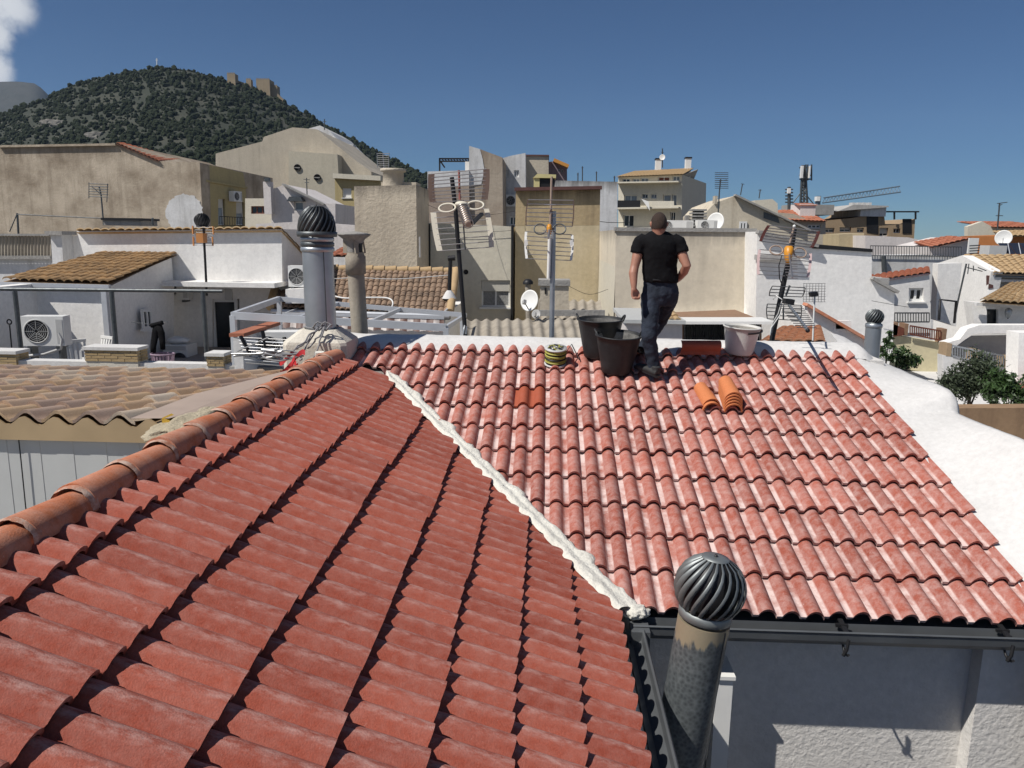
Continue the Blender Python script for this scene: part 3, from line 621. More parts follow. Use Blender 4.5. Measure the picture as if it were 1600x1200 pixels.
# unseen house, added below and behind the viewer to dim light under the eave
structure(MB().box((.95, -6, 0), (9, 1.5, H-2.6)), 'light_blocker_wall', WHITE); structure(MB().box((.85, -6.1, H-2.6), (9.1, 1.6, H-2.45)), 'light_blocker_roof', CEMENT)
# ================================================================ helpers for buildings
def shell(fac, outline, D, holes=(), reveal=.14, vec=None):
    """front face with openings cut in it, extruded back by D; outline and holes in photo pixels on the facade plane"""
    mb_ = MB(); out = [fac.pt(x, y) for x, y in outline]; hs = []
    for (x0, y0, x1, y1) in holes: hs.append([fac.pt(x0, y0), fac.pt(x1, y0), fac.pt(x1, y1), fac.pt(x0, y1)])
    tris = geometry.tessellate_polygon([out]+hs); flatv = out+sum(hs, [])
    mb_.add(flatv, [tuple(t) for t in tris])
    vec = Vector(vec) if vec is not None else -fac.n*D
    n = len(out); mb_.add(out+[p+vec for p in out], [(i, (i+1) % n, n+(i+1) % n, n+i) for i in range(n)]+[tuple(range(2*n-1, n-1, -1))])
    for h_ in hs:
        q = [p-fac.n*reveal for p in h_]; mb_.add(h_+q, [(i, (i+1) % 4, 4+(i+1) % 4, 4+i) for i in range(4)])
    return mb_
def opening(parent, fac, rect, kind='window', reveal=.14, frame=None, pane=None, wd=.05, sill=True, mull=1, blind=0.0, railing=False):
    """window or door set back in its opening: frame, panes, sill, blind"""
    x0, y0, x1, y1 = rect; frame = frame or PLASTICW; pane = pane or GLASS
    A, B, Cc, D_ = fac.pt(x0, y0, -reveal), fac.pt(x1, y0, -reveal), fac.pt(x1, y1, -reveal), fac.pt(x0, y1, -reveal)
    ux = (B-A); w = ux.length; ux = ux/w; h = A.z-D_.z; up = Vector((0, 0, 1)); n = fac.n; cx = (A+B)/2
    mb_ = MB(); d = .03
    for (u0, u1, v0, v1) in [(0, w, 0, wd), (0, w, h-wd, h), (0, wd, wd, h-wd), (w-wd, w, wd, h-wd)]+[(w*(i+1)/(mull+1)-wd/2, w*(i+1)/(mull+1)+wd/2, wd, h-wd) for i in range(mull)]:
        mb_.obox(D_+ux*(u0+u1)/2+up*(v0+v1)/2+n*.0, ux*(u1-u0)/2, n*d, up*(v1-v0)/2)
    wi = mb_.build(kind, frame, parent)
    for i in range(mull+1):
        a = w*i/(mull+1)+wd*.5; b_ = w*(i+1)/(mull+1)-wd*.5
        MB().obox(D_+ux*(a+b_)/2+up*h/2-n*.01, ux*(b_-a)/2, n*.008, up*(h/2-wd*.5)).build('pane', pane, wi)
    if blind: MB().obox(D_+ux*w/2+up*(h-h*blind/2)+n*.045, ux*(w/2-.02), n*.012, up*(h*blind/2-.01)).build('blind', BLIND, wi)
    if sill and kind == 'window': MB().obox(D_+ux*w/2-up*.03+n*(reveal*.5+.02), ux*(w/2+.06), n*(reveal*.5+.05), up*.03).build('sill', frame if frame is PLASTICW else CEMENT, wi)
    return wi
def bld(name, label, cat, fac, outline, D, mat, wins=(), group=None, down=None, vec=None, parent=None, part='wall', **kw):
    """a building from its front outline (pixels); 'down' replaces the lowest two outline points by the street"""
    holes = [w_[:4] for w_ in wins]
    if parent is None:
        b0 = fac.pt(*outline[-1]); parent = thing(name, label, cat, (b0.x, b0.y, 0), group)
    mb_ = shell(fac, outline, D, holes, kw.get('reveal', .14), vec)
    if down is not None: # plinth to the ground below the shell
        a = fac.pt(*outline[-1], -.05); b_ = fac.pt(*outline[-2], -.05); v = (Vector(vec) if vec is not None else -fac.n*D)*.96
        zt = min(a.z, b_.z); mb_.prism([(a.x, a.y, 0), (b_.x, b_.y, 0), (b_.x+v.x, b_.y+v.y, 0), (a.x+v.x, a.y+v.y, 0)], (0, 0, zt+.0))
    mb_.build(part, mat, parent)
    for w_ in wins:
        k_ = w_[4] if len(w_) > 4 else {}
        opening(parent, fac, w_[:4], **{**{'reveal': kw.get('reveal', .14)}, **k_})
    return parent
def tiled(parent, A, B, Cc, D_, pitch, course, mat, amp=.045, name='roof', step=.025, label=None, nx=6):
    """tile roof too far off to pick tiles apart: rolls and stepped courses in one sheet; A,B eave left/right, Cc,D_ ridge right/left"""
    A, B, Cc, D_ = map(Vector, (A, B, Cc, D_)); n = max(2, int(round((B-A).length/pitch))); m_ = max(1, int(round(((D_-A).length+(Cc-B).length)/2/course)))
    nor = (B-A).cross(D_-A).normalized(); nor = nor if nor.z > 0 else -nor
    vs, fs = [], []; cols = n*nx+1; rowsv = []
    for i in range(m_):
        for e in (0, 1):
            t = (i+e)/m_; L0, R0 = A.lerp(D_, t), B.lerp(Cc, t)
            for k in range(cols):
                s_ = k/(cols-1); ph = (k % nx)/nx; hh = amp*abs(math.sin(math.pi*ph))**.7
                vs.append(L0.lerp(R0, s_)+nor*(hh+step*(1-e)+.006*math.sin(i*3.1+int(k/nx)*1.7)))
    r = 2*m_
    for i in range(r-1):
        for k in range(cols-1): fs.append((i*cols+k, i*cols+k+1, (i+1)*cols+k+1, (i+1)*cols+k))
    mb_ = MB().add(vs, fs, False)
    # eave lip and underside
    lo = [v-nor*.03 for v in vs[:cols]]; mb_.add(vs[:cols]+lo, [(k, cols+k, cols+k+1, k+1) for k in range(cols-1)])
    q = [A-nor*.05, B-nor*.05, Cc-nor*.05, D_-nor*.05]; mb_.add(q, [(0, 1, 2, 3)])
    return mb_.build(name, mat, parent, label=label)
def bar_px(parent, name, pts, Y, r, mat, n=8):
    ys = Y if isinstance(Y, (list, tuple)) else [Y]*len(pts); return MB().tube([P(x, y, yy) for (x, y), yy in zip(pts, ys)], r, n).build(name, mat, parent)
def ac_unit(label, c, w=.85, h=.6, d=.32, face=(0, -1, 0), group='air conditioning units', feet=True, pipes=False):
    """outdoor air conditioner: casing, fan grille, side panel"""
    c = Vector(c); f = Vector(face).normalized(); u = Vector((-f.y, f.x, 0)); up = Vector((0, 0, 1)); t = thing('air_conditioner', label, 'air conditioner', c, group)
    MB().obox(c+up*h/2, u*w/2, f*d/2, up*h/2).build('casing', PLASTICW, t)
    gc = c+up*h*.5+f*(d/2+.004)-u*w*.14; MB().lathe([(h*.41, 0), (h*.41, .012), (h*.37, .012), (h*.37, 0)], gc, f, 28).build('fan_ring', PLASTICG, t)
    MB().lathe([(0, .001), (h*.375, .001)], gc, f, 28).build('fan_recess', BLACKIRON, t)
    mb_ = MB()
    for k in range(1, 6): mb_.lathe([(h*.36*k/6, .006), (h*.36*k/6+.006, .008)], gc, f, 24)
    for k in range(8):
        a = k*math.pi/4; d_ = u*math.cos(a)+up*math.sin(a); mb_.bar(gc+f*.008+d_*.04, gc+f*.008+d_*h*.37, .006)
    mb_.build('fan_grille', PLASTICG, t)
    MB().obox(c+up*h*.5+u*w*.40+f*(d/2+.003), u*w*.075, f*.004, up*h*.4).build('service_panel', PLASTICG, t)
    if feet:
        for s_ in (-1, 1): MB().obox(c+u*w*.33*s_-up*.03, u*.04, f*d*.55, up*.03).build('foot', DARKMETAL, t)
    return t
def railing(name, label, fac, x0, y0, x1, y1, mat, step=7, parent=None, cat='railing', hpx=None, posts=True, group=None):
    """bars between two rails, pixel corners: top line y at x0 / x1"""
    ytl, ybl = y0; ytr, ybr = y1
    t = parent or thing(name, label, cat, fac.pt(x0, ybl), group); n = max(2, int((x1-x0)/step))
    for yl, yr in ((ytl, ytr), (ybl, ybr)): MB().bar(fac.pt(x0, yl), fac.pt(x1, yr), .04, .04).build('rail', mat, t)
    for k in range(n+1):
        s_ = k/n; x = x0+(x1-x0)*s_; MB().bar(fac.pt(x, ytl+(ytr-ytl)*s_), fac.pt(x, ybl+(ybr-ybl)*s_), .022, .022).build('bar', mat, t)
    return t
def aerial(label, pts, Y, elems, r=.018, mat=None, group='roof aerials'):
    """thin roof aerial: mast through the pixel points and cross elements ((x0,y0),(x1,y1))"""
    mat = mat or DARKMETAL; b0 = P(*pts[0], Y); t = thing('roof_aerial', label, 'antenna', b0, group)
    MB().tube([P(x, y, Y) for x, y in pts], r, 6).build('mast', mat, t)
    for (a, b_) in elems: MB().tube([P(*a, Y-.02), P(*b_, Y-.02)], r*.55, 5).build('element', mat, t)
    return t
def dish(label, c, r, face, mat=None, group='satellite dishes'):
    c = Vector(c); f = Vector(face).normalized(); t = thing('satellite_dish', label, 'satellite dish', c-Vector((0, 0, r*1.4)), group)
    prof_ = [(r*k/8, .22*r*(k/8)**2) for k in range(9)]+[(r, .22*r-.012)]+[(r*k/8, .22*r*(k/8)**2-.014) for k in range(7, -1, -1)]
    MB().lathe(prof_, c, f, 28).build('reflector', mat or PLASTICW, t)
    up = Vector((0, 0, 1)); tip = c+f*r*.95-up*r*.25
    MB().tube([c-up*r*.95+f*r*.15, tip], .012, 6).build('feed_arm', DARKMETAL, t); MB().obox(tip, f*.05, f.orthogonal().normalized()*.03, up*.035).build('feed_head', PLASTICG, t)
    MB().tube([c-f*.02, c-f*.12-up*r*.4, c-f*.12-up*r*1.4], .02, 6).build('mount', DARKMETAL, t)
    return t
WS = dict(mull=1)
# ================================================================ left: white terrace houses
# white house with a long upper wall
FY = 20.3; f = Fac(FY)
wh = bld('white_house', 'long white house with a tile-edged roof and a door under its canopy', 'house', f, [(120, 361), (440, 358), (441, 440), (143, 440)], 0, WHITE, vec=(0, 3.2, 0))
ql, qr = f.pt(123, 360), f.pt(440, 357)
A = ql+Vector((0, -.12, 0)); B = qr+Vector((.05, -.12, 0)); tiled(wh, A, B, B+Vector((0, 3.4, -1.2)), A+Vector((0, 3.4, -1.2)), .22, .4, YELTILE)
# back wall and side wall under the canopy, door
f2 = Fac(FY+.9)
bld('', '', '', f2, [(258, 440), (470, 440), (470, 600), (262, 600)], .3, WHITE, [(332, 467, 374, 556, dict(kind='door', mull=0, pane=GLASS, wd=.10, sill=False))], parent=wh)
a = f.pt(250, 444); b_ = f.pt(444, 444)
MB().box((a.x, FY-.75, a.z), (b_.x, FY+.95, a.z+.12)).build('canopy', WHITE, wh)
wz = f.pt(300, 610).z
MB().box((a.x-2.9, FY+.5, 0), (b_.x+.6, FY+3, wz)).build('wall', WHITE, wh)
MB().obox(f2.pt(358, 461, .03), (.10, 0, 0), (0, .02, 0), (0, 0, .14)).build('lamp', PLASTICG, wh)
# patio floor
pz = P(200, 568, 15).z
PATIO = plaster('patio_tiles', (.34, .30, .27), (.26, .23, .21), .6, 0, 1.5, .2, .01, 12)
structure(MB().box((-16, 13.3, pz-3.2), (-5.2, 21.1, pz-.55)), 'patio_floor', PATIO)
PZ0 = pz-.55
# annex with its brown shed roof
fa = Fac(17.0); xa = fa.pt(165, 450).x
an = bld('annex', 'small white annex with a mottled brown shed roof', 'house', fa, [(14, 449), (165, 449), (168, 640), (14, 640)], 0, WHITE, vec=(0, 3.25, 0))
sw0 = Vector((xa, 17.0, fa.pt(165, 449).z)); rt = PX(257, 398, xa)
mb = MB(); mb.prism([(xa, 17.0, sw0.z-.02), (xa, 20.2, sw0.z-.02), (xa, 20.2, rt.z-.06)], (-.2, 0, 0)); mb.build('gable_wall', WHITE, an)
xl = fa.pt(8, 440).x; ez = fa.pt(100, 438).z; A = Vector((xl, 16.92, ez)); B = Vector((xa+.12, 16.92, fa.pt(168, 441).z)); rl = Vector((xl+.4, 20.3, rt.z+.02))
tiled(an, A, B, Vector((xa+.12, 20.28, rt.z+.03)), rl, .21, .36, OCHRETILE, .05)
gut = MB().bar(Vector((xl-.1, 16.91, ez-.10)), Vector((xa+.15, 16.91, B.z-.10)), .10, .10).build('gutter', ALU, an)
MB().bar((xa+.02, 16.9, ez-.15), (xa+.02, 16.9, PZ0), .12, .09).build('downpipe', ALU, an)
fs = Fac(a=(165, 17.0), b=(257, PX(257, 420, xa).y))
opening(an, fs, (222, 483, 236, 514), mull=1, reveal=-.02, wd=.06)
# wall of the neighbour at the far left, chimney pillar and corrugated parapet
fl_ = Fac(22.5)
nb = bld('neighbour_wall', 'stained white wall with a grey corrugated screen at the far left', 'wall', fl_, [(-160, 403), (100, 403), (100, 470), (-160, 470)], .3, WHITE_DIRTY)
mb = MB()
for k in range(46): x = -150+k*5.1; mb.prism([fl_.pt(x, 366, .05), fl_.pt(x+2.5, 366, .09), fl_.pt(x+5.1, 366, .05), fl_.pt(x+5.1, 403, .05), fl_.pt(x+2.5, 403, .09), fl_.pt(x, 403, .05)], (0, .05, 0))
mb.build('corrugated_screen', FIBRO, nb); MB().bar(fl_.pt(-150, 402, .14), fl_.pt(84, 402, .14), .08, .1).build('screen_rail', CEMENT, nb); MB().bar(fl_.pt(-150, 366, .14), fl_.pt(82, 367, .14), .08, .06).build('screen_rail', CEMENT, nb)
fp = Fac(20.9)
pl_ = bld('chimney_pillar', 'flaking white chimney pillar between the screen and the long white wall', 'chimney', fp, [(79, 366), (96, 366), (99, 412), (82, 412)], .5, WHITE_DIRTY); MB().obox(fp.pt(88, 364, -.2), (.24, 0, 0), (0, .34, 0), (0, 0, .05)).build('cap', CEMENT, pl_)
pw = bld('parapet_block', 'low white parapet block in shade beside the chimney pillar', 'wall', Fac(21.4), [(96, 368), (121, 368), (143, 398), (143, 425), (96, 425)], 1.2, WHITE)
fw = P(12, 455, 16); MB().prism([(fw.x-.35, 13.4, PZ0), (fw.x-.05, 13.4, PZ0), (fw.x-.05, 17.0, PZ0), (fw.x-.35, 17, PZ0)], (0, 0, fw.z-PZ0+.1)).build('patio_wall', WHITE, None, 'white patio wall in shade at the far left edge', 'wall')
# pipe frame over the patio
pf = thing('tube_pergola', 'grey tube frame standing over the left patio', 'frame', P(180, 555, 14.3))
bar_px(pf, 'beam', [(-60, 451), (348, 455)], 14.3, .035, DARKMETAL)
for x0_, x1_ in ((23, 38), (174, 184), (317, 327)):
    t_ = P(x0_, 455, 14.3); MB().tube([t_, (t_.x, t_.y, PZ0)], .045, 8).build('post', DARKMETAL, pf)
# brick piers and coping of the patio parapet
BY = 13.0; czt = P(170, 565, BY).z
brick_me = MB().obox((0, 0, 0), (.116, 0, 0), (0, .055, 0), (0, 0, .026)).mesh('brick', BRICKY)
def pier(label, x0, x1, y0, y1, cols, rows):
    a, b_ = P(x0, y0, BY), P(x1, y1, BY); t = thing('brick_pier', label, 'pier', (a.x, BY, b_.z), 'brick piers of the patio parapet')
    z0 = b_.z; h = a.z-z0; w = b_.x-a.x
    MB().box((a.x+.012, BY+.012, z0-.5), (b_.x-.012, BY+.34, a.z-.01)).build('core', GREYMORTAR if 0 else ROUGHBOX, t)
    MB().box((a.x-.02, BY-.03, a.z-.005), (b_.x+.02, BY+.36, a.z+.05)).build('cap', COPING, t)
    bw, bh = w/cols, h/rows
    for r_ in range(rows):
        sh = (r_ % 2)*.5
        for c_ in range(cols+(r_ % 2)):
            u0 = max(0, (c_-sh)*bw); u1 = min(w, (c_+1-sh)*bw)
            if u1-u0 < .03: continue
            M = Matrix.Translation((a.x+(u0+u1)/2, BY+.052+random.uniform(-.004, .004), z0+(r_+.5)*bh)) @ Matrix.Diagonal(((u1-u0-.012)/.232, 1, (bh-.010)/.052, 1)); inst(brick_me, 'brick', M, t)
            if c_ == cols-1+(r_ % 2):   # return bricks on the right end
                M = Matrix.Translation((b_.x-.052, BY+.22, z0+(r_+.5)*bh)) @ Matrix.Rotation(math.pi/2, 4, 'Z') @ Matrix.Diagonal((.98, 1, (bh-.010)/.052, 1)); inst(brick_me, 'brick', M, t)
pier('yellow brick pier with a white cap, in the middle of the patio parapet', 131, 216, 546, 566, 4, 4)
pier('yellow brick pier cut by the left edge of the picture', -30, 27, 552, 575, 2, 5)
pier('yellow brick pier with a pointed white cap beside the fallen aerials', 322, 350, 556, 573, 2, 4)
a = P(-100, 566, BY); b_ = P(420, 566, BY); MB().box((a.x, BY+.05, PZ0), (b_.x, BY+.30, czt-.02)).build('patio_parapet', COPING, None, 'low white parapet between the brick piers of the left patio', 'wall')
# things on the patio
c = P(65, 541, 15.0); ac = ac_unit('white air conditioner on a stand in front of the annex wall', (c.x, 15.2, c.z), .82, .60, .32, (.15, -1, 0))
for s_ in (-.3, .3): MB().box((c.x+s_-.02, 15.1, PZ0), (c.x+s_+.02, 15.3, c.z-.05)).build('stand_leg', DARKMETAL, ac)
MB().tube([P(92, 520, 15.1), P(97, 530, 15.1), P(95, 545, 15.1), P(70, 553, 15.1), P(45, 556, 15.1)], .03, 8).build('hose', PLASTICG, ac)
c = P(275, 468, FY+.7); ac_unit('white air conditioner hung high on the shaded wall under the canopy', (c.x, FY+.72, c.z), .82, .58, .28, (0, -1, 0))
wm = thing('washing_machine', 'white washing machine with clothes on top, against the shaded wall', 'washing machine', P(282, 575, 19.5)); c = P(282, 537, 19.5)
MB().box((c.x-.32, 19.2, PZ0), (c.x+.30, 19.8, c.z)).build('cabinet', PLASTICW, wm); MB().lathe([(.10, .0), (.19, .0), (.19, .05), (.12, .06)], (c.x+.1, 19.19, c.z-.38), (0, -1, 0), 24).build('door_ring', BLACKIRON, wm); MB().lathe([(0, .03), (.12, .02)], (c.x+.1, 19.19, c.z-.38), (0, -1, 0), 20).build('door_glass', GLASS, wm)
MB().box((c.x-.3, 19.185, c.z-.12), (c.x+.28, 19.2, c.z-.02)).build('control_panel', PLASTICG, wm)
cl = MB(); bm = bmesh.new(); bmesh.ops.create_icosphere(bm, subdivisions=3, radius=1)
for v in bm.verts: v.co = Vector((c.x-.05+v.co.x*.28*(1+.3*fbm(v.co, 2)), 19.5+v.co.y*.2, c.z+.09+v.co.z*.10*(1+.5*fbm(v.co, 2.5))))
me = bpy.data.meshes.new('laundry_pile'); bm.to_mesh(me); bm.free(); me.materials.append(PLASTICW); [setattr(p_, 'use_smooth', True) for p_ in me.polygons]
o = bpy.data.objects.new('laundry_pile', me); C.objects.link(o); tag(o, 'heap of white laundry on top of the washing machine', 'laundry')
bk = thing('laundry_basket', 'mauve slatted laundry basket on the patio', 'basket', P(253, 575, 16.5)); c = P(254, 553, 16.5)
LILAC = flat('lilac_plastic', (.30, .22, .28), .5)
for k in range(22):
    a = 2*math.pi*k/22; MB().bar((c.x+.20*math.cos(a), 16.5+.16*math.sin(a), PZ0+.02), (c.x+.25*math.cos(a), 16.5+.2*math.sin(a), c.z), .035, .01).build('slat', LILAC, bk)
MB().tube([(c.x+.255*math.cos(a), 16.5+.205*math.sin(a), c.z) for a in [2*math.pi*k/24 for k in range(25)]], .018, 6).build('rim', LILAC, bk)
MB().lathe([(0, 0), (.2, 0)], (c.x, 16.5, PZ0+.02), (0, 0, 1), 22).build('bottom', LILAC, bk)
# trousers on a line
tr = thing('hanging_trousers', 'dark trousers hung upside down beside the small patio window', 'trousers', P(245, 550, 16.6))
Yt = 16.6
def legp(pts, w0, w1):
    mb_ = MB(); secs = []; n = len(pts)
    for i, (x, y) in enumerate(pts): p = P(x, y, Yt); w_ = w0+(w1-w0)*i/(n-1); secs.append(((p.x, p.y+.02*math.sin(i*1.3), p.z), w_, .04+.01*math.sin(i*2), 0))
    return mb_.rings(secs[::-1], 12)
legp([(246, 507), (243, 518), (241, 530), (240, 541), (240, 551)], .10, .06).build('leg', SHIRT, tr); legp([(246, 507), (251, 520), (253, 532), (255, 546)], .10, .055).build('leg', SHIRT, tr)
MB().tube([P(236, 509, Yt), P(254, 504, Yt)], .05, 8).build('waistband', SHIRT, tr); MB().tube([P(205, 503, 16.9), P(236, 507, Yt), P(262, 503, Yt)], .006, 5).build('clothes_line', DARKMETAL, tr)
def chair(label, c, rz):
    t = thing('plastic_chair', label, 'chair', (c.x, c.y, PZ0), 'white plastic patio chairs'); Rm = Matrix.Rotation(rz, 3, 'Z'); o_ = Vector((c.x, c.y, PZ0))
    def q(x, y, z): return o_+Rm @ Vector((x, y, z))
    for sx in (-1, 1):
        for sy in (-1, 1): MB().bar(q(.20*sx, .20*sy, 0), q(.17*sx, .17*sy, .43), .04).build('leg', PLASTICW, t)
        MB().bar(q(.23*sx, -.18, .62), q(.24*sx, .2, .66), .05, .03).build('armrest', PLASTICW, t)
    MB().obox(q(0, 0, .44), Rm @ Vector((.22, 0, 0)), Rm @ Vector((0, .22, 0)), (0, 0, .02)).build('seat', PLASTICW, t)
    for k in range(5): MB().bar(q(-.16+.08*k, .2, .46), q(-.19+.095*k, .30, .86), .045, .015).build('back_slat', PLASTICW, t)
    MB().bar(q(-.22, .30, .87), q(.22, .30, .87), .05, .06).build('top_rail', PLASTICW, t)
c = P(121, 548, 15.6); chair('white plastic patio chair next to the air conditioner stand', Vector((c.x, 15.6, 0)), .7)
c = P(148, 540, 16.2); chair('white plastic patio chair behind the middle brick pier', Vector((c.x, 16.2, 0)), -.5)
bd = thing('broom', 'broom leaning on the wall at the far left', 'broom', P(17, 545, 15.8)); bar_px(bd, 'handle', [(15, 508), (19, 552)], 15.8, .014, BLACKIRON); MB().lathe([(.05, -.012), (.065, 0), (.05, .012), (.035, 0), (.05, -.012)], P(14.5, 503, 15.8), (0, 1, 0), 14).build('hanging_ring', BLACKIRON, bd)
# aerial on the canopy, with its two grids
ae = thing('grid_aerial', 'small grid aerial with orange side plates in front of the long white wall', 'antenna', P(321, 436, 19.6)); Y = 19.6
MB().tube([P(323, 462, Y), P(322, 436, Y), P(318, 356, Y)], .03, 8).build('mast', BLACKIRON, ae)
ORG = flat('orange_plate', (.55, .24, .08), .5)
for (x0_, y0_, y1_) in ((301, 353, 366), (333, 354, 366), (302, 370, 384), (332, 370, 384)): MB().tube([P(x0_, y0_, Y), P(x0_+.6, y1_, Y-.05)], .022, 6).build('side_plate', ORG, ae)
for k in range(8):
    yy = 355+4*k; MB().tube([P(301, yy, Y), P(333, yy+.4, Y)], .006, 5).build('rod', ROD, ae)
MB().obox(P(315, 372, Y-.1), (.09, 0, 0), (0, .12, 0), (0, 0, .12)).build('dipole_box', ORG, ae)
# dome vent behind the roof
vt = thing('dome_vent', 'black dome vent above the tile edge of the long white wall', 'vent', P(317, 360, 22)); turbine(vt, P(316, 353, 22), .21, (0, 0, 1), 16, BLACKIRON, .8, 1.0); MB().tube([P(316, 372, 22), P(316, 354, 22)], .15, 16).build('pipe', GALV, vt)
# ================================================================ near-left sandwich-panel shed roof
sh = thing('panel_shed', 'shed with a mottled tile-pattern panel roof beside the clay ridge', 'shed', (-3.6, 5.5, 0))
fy = 4.5; ze = P(100, 650, fy).z; drop = math.tan(R(4.2)); xr = P(262, 660, fy).x; xL = -9.0; pit = .197; yb = 7.5
PANELT = []
for i, (ca, cb_) in enumerate([((.50, .37, .26), (.46, .32, .22)), ((.38, .275, .21), (.32, .22, .17)), ((.56, .48, .38), (.50, .40, .30)), ((.46, .32, .19), (.42, .28, .17))]): PANELT.append(tilemat('panel_tile_%s' % 'abcd'[i], ca, cb_, (.42, .36, .30), .25, 0, scale=5))
def pan_mesh(mat, seed):
    mb_ = MB(); vs = []; nx = 9; n = nx+1
    for (y, up_) in ((-.012, .022), (.12, .012), (.25, .004), (.372, -.002)):
        for k in range(n):
            t = k/nx; vs.append((pit*t, y, .030*(1-math.cos(2*math.pi*t))+up_))
    mb_.add(vs, [(i*n+k, i*n+k+1, (i+1)*n+k+1, (i+1)*n+k) for i in range(3) for k in range(n-1)], True)
    lo = [(x, y+.003, z-.022) for x, y, z in vs[:n]]; mb_.add(vs[:n]+lo, [(k, n+k, n+k+1, k+1) for k in range(n-1)])
    return mb_.mesh('panel_tile', mat)
pms = [pan_mesh(PANELT[i], i) for i in range(4)]
roof = MB().prism([(xL, fy, ze-.06), (xr, fy, ze-.06), (xr, yb, ze-.06-(yb-fy)*drop), (xL, yb, ze-.06-(yb-fy)*drop)], (0, 0, -.05)).build('roof', FASCIA, sh)
rs_ = random.Random(5); nrow = 8; ncol = int((xr-.28-xL)/pit)
for i in range(nrow):
    for k in range(ncol):
        x = xr-.20-(k+1)*pit; y = fy+i*.362
        if k > 22: continue
        M = Matrix.Translation((x, y, ze-.045-(y-fy)*drop)) @ Matrix.Rotation(-math.atan(drop), 4, 'X'); inst(pms[rs_.choice((0, 0, 1, 1, 2, 3))], 'tile', M, roof)
# wave-cut fascia and the wall of vertical panels
mb = MB(); pts = []; K = 220
for i in range(K+1):
    x = xL+(xr-xL)*i/K; ph = (x-(xr-.20))/pit; pts.append((x, fy-.035, ze-.055+.028*(1-math.cos(2*math.pi*ph))))
bot = ze-.150
vs = []
for p in pts: vs += [p, (p[0], p[1], bot)]
mb.add(vs, [(2*i, 2*i+1, 2*i+3, 2*i+2) for i in range(K)]); vs2 = [(x, y+.012, z) for x, y, z in vs]; mb.add(vs2, [(2*i, 2*i+1, 2*i+3, 2*i+2) for i in range(K)])
mb.add([vs[1], vs[-1], (xr, fy+.03, bot-.004), (xL, fy+.03, bot-.004)], [(0, 1, 2, 3)])
mb.build('fascia', FASCIA, sh)
k = 0; x = xr+.02
while x > -6.2:
    w_ = .106; MB().box((x-w_, fy+.004+(.0025 if k % 2 else 0), 0), (x, fy+.05, bot+.02)).build('wall_panel', PANELW, sh); x -= w_; k += 1
MB().tube([P(28, 675, fy-.02), P(33, 720, fy-.02), P(40, 790, fy-.02), P(45, 830, fy-.02)], .004, 5).build('cable', BLACKIRON, sh); MB().lathe([(.0, .02), (.018, .02), (.02, 0)], P(26, 674, fy-.0), (0, -1, 0), 12).build('cable_gland', BLACKIRON, sh)
# flat flashing strip between the panel tiles and our ridge, and the yellow foam corner
mb = MB(); mb.add([(xr-.22, fy-.02, ze+.0), (xr+.02, fy-.02, ze+.005), (-2.16, fy+.6, H-1.165), (-2.2, yb-.25, H-1.235), (-2.55, yb-.25, ze-.03-(yb-.25-fy)*drop), (xr-.22, fy+.9, ze-.03)], [(0, 1, 2, 3, 4, 5)]); mb.build('flashing', SHEET, sh)
MB().prism([P(253, 653, fy-.03), P(275, 664, fy-.03), P(273, 670, fy-.03), P(253, 670, fy-.03)], (0, .12, 0)).build('foam_edge', flat('yellow_foam', (.62, .38, .05), .9, 0, .2, .5, 30), sh)
bm = bmesh.new(); bmesh.ops.create_icosphere(bm, subdivisions=4, radius=1); cc = Vector((-2.22, 4.62, H-1.16))
for v in bm.verts: q = v.co.copy(); kk = 1+.3*fbm(q, 2.0)+.08*fbm(q, 9); v.co = cc+Vector((q.x*.15*kk, q.y*.42*kk, q.z*.045*kk-.015))
me = bpy.data.meshes.new('mortar_patch'); bm.to_mesh(me); bm.free(); me.materials.append(plaster('sandy_mortar', (.46, .40, .29), (.34, .29, .20), .7, 0, 6, 1, .02, 40)); [setattr(p_, 'use_smooth', True) for p_ in me.polygons]
o = bpy.data.objects.new('mortar_patch', me); C.objects.link(o); adopt(o, sh)
# ================================================================ middle: houses beyond the parapet
# pergola of white beams and the brown-roofed house behind it
th = thing('tile_roof_house', 'low house with a brown roll-tile roof behind the white pergola', 'house', P(560, 500, 20)); Y = 20.0
A, B = P(424, 481, Y), P(702, 490, Y); ye = 23.0; Dd, Cc = P(440, 419, ye), P(712, 425, ye)
tiled(th, A, B, Cc, Dd, .152, .34, OLDTILE, .045, nx=6)
MB().box((A.x+.15, Y+.35, 0), (B.x-.15, ye+2, A.z-.15)).build('wall', WHITE, th)
MB().box((A.x, Y+.05, A.z-.24), (B.x, Y+.3, A.z-.09)).build('fascia', GUTTER, th)
MB().tube([P(424, 486, Y-.05), P(702, 494, Y-.05)], .06, 8).build('gutter', ALU, th)
mb = MB(); 
for k in range(15): t = k/15; a_ = Dd.lerp(Cc, t); b_ = Dd.lerp(Cc, (k+.93)/15); mb = MB(); mb.tube([a_+Vector((0, 0, .02)), b_+Vector((0, 0, .04))], [.10, .115], 10); mb.build('ridge_tile', YELTILE, th)
MB().tube([B+Vector((.02, -.05, .03)), Cc+Vector((.02, 0, .06))], .11, 10).build('verge', YELTILE, th)
MB().tube([A+Vector((-.02, -.05, .03)), A.lerp(Dd, .9)+Vector((.0, 0, .08))], .11, 10).build('verge', YELTILE, th)
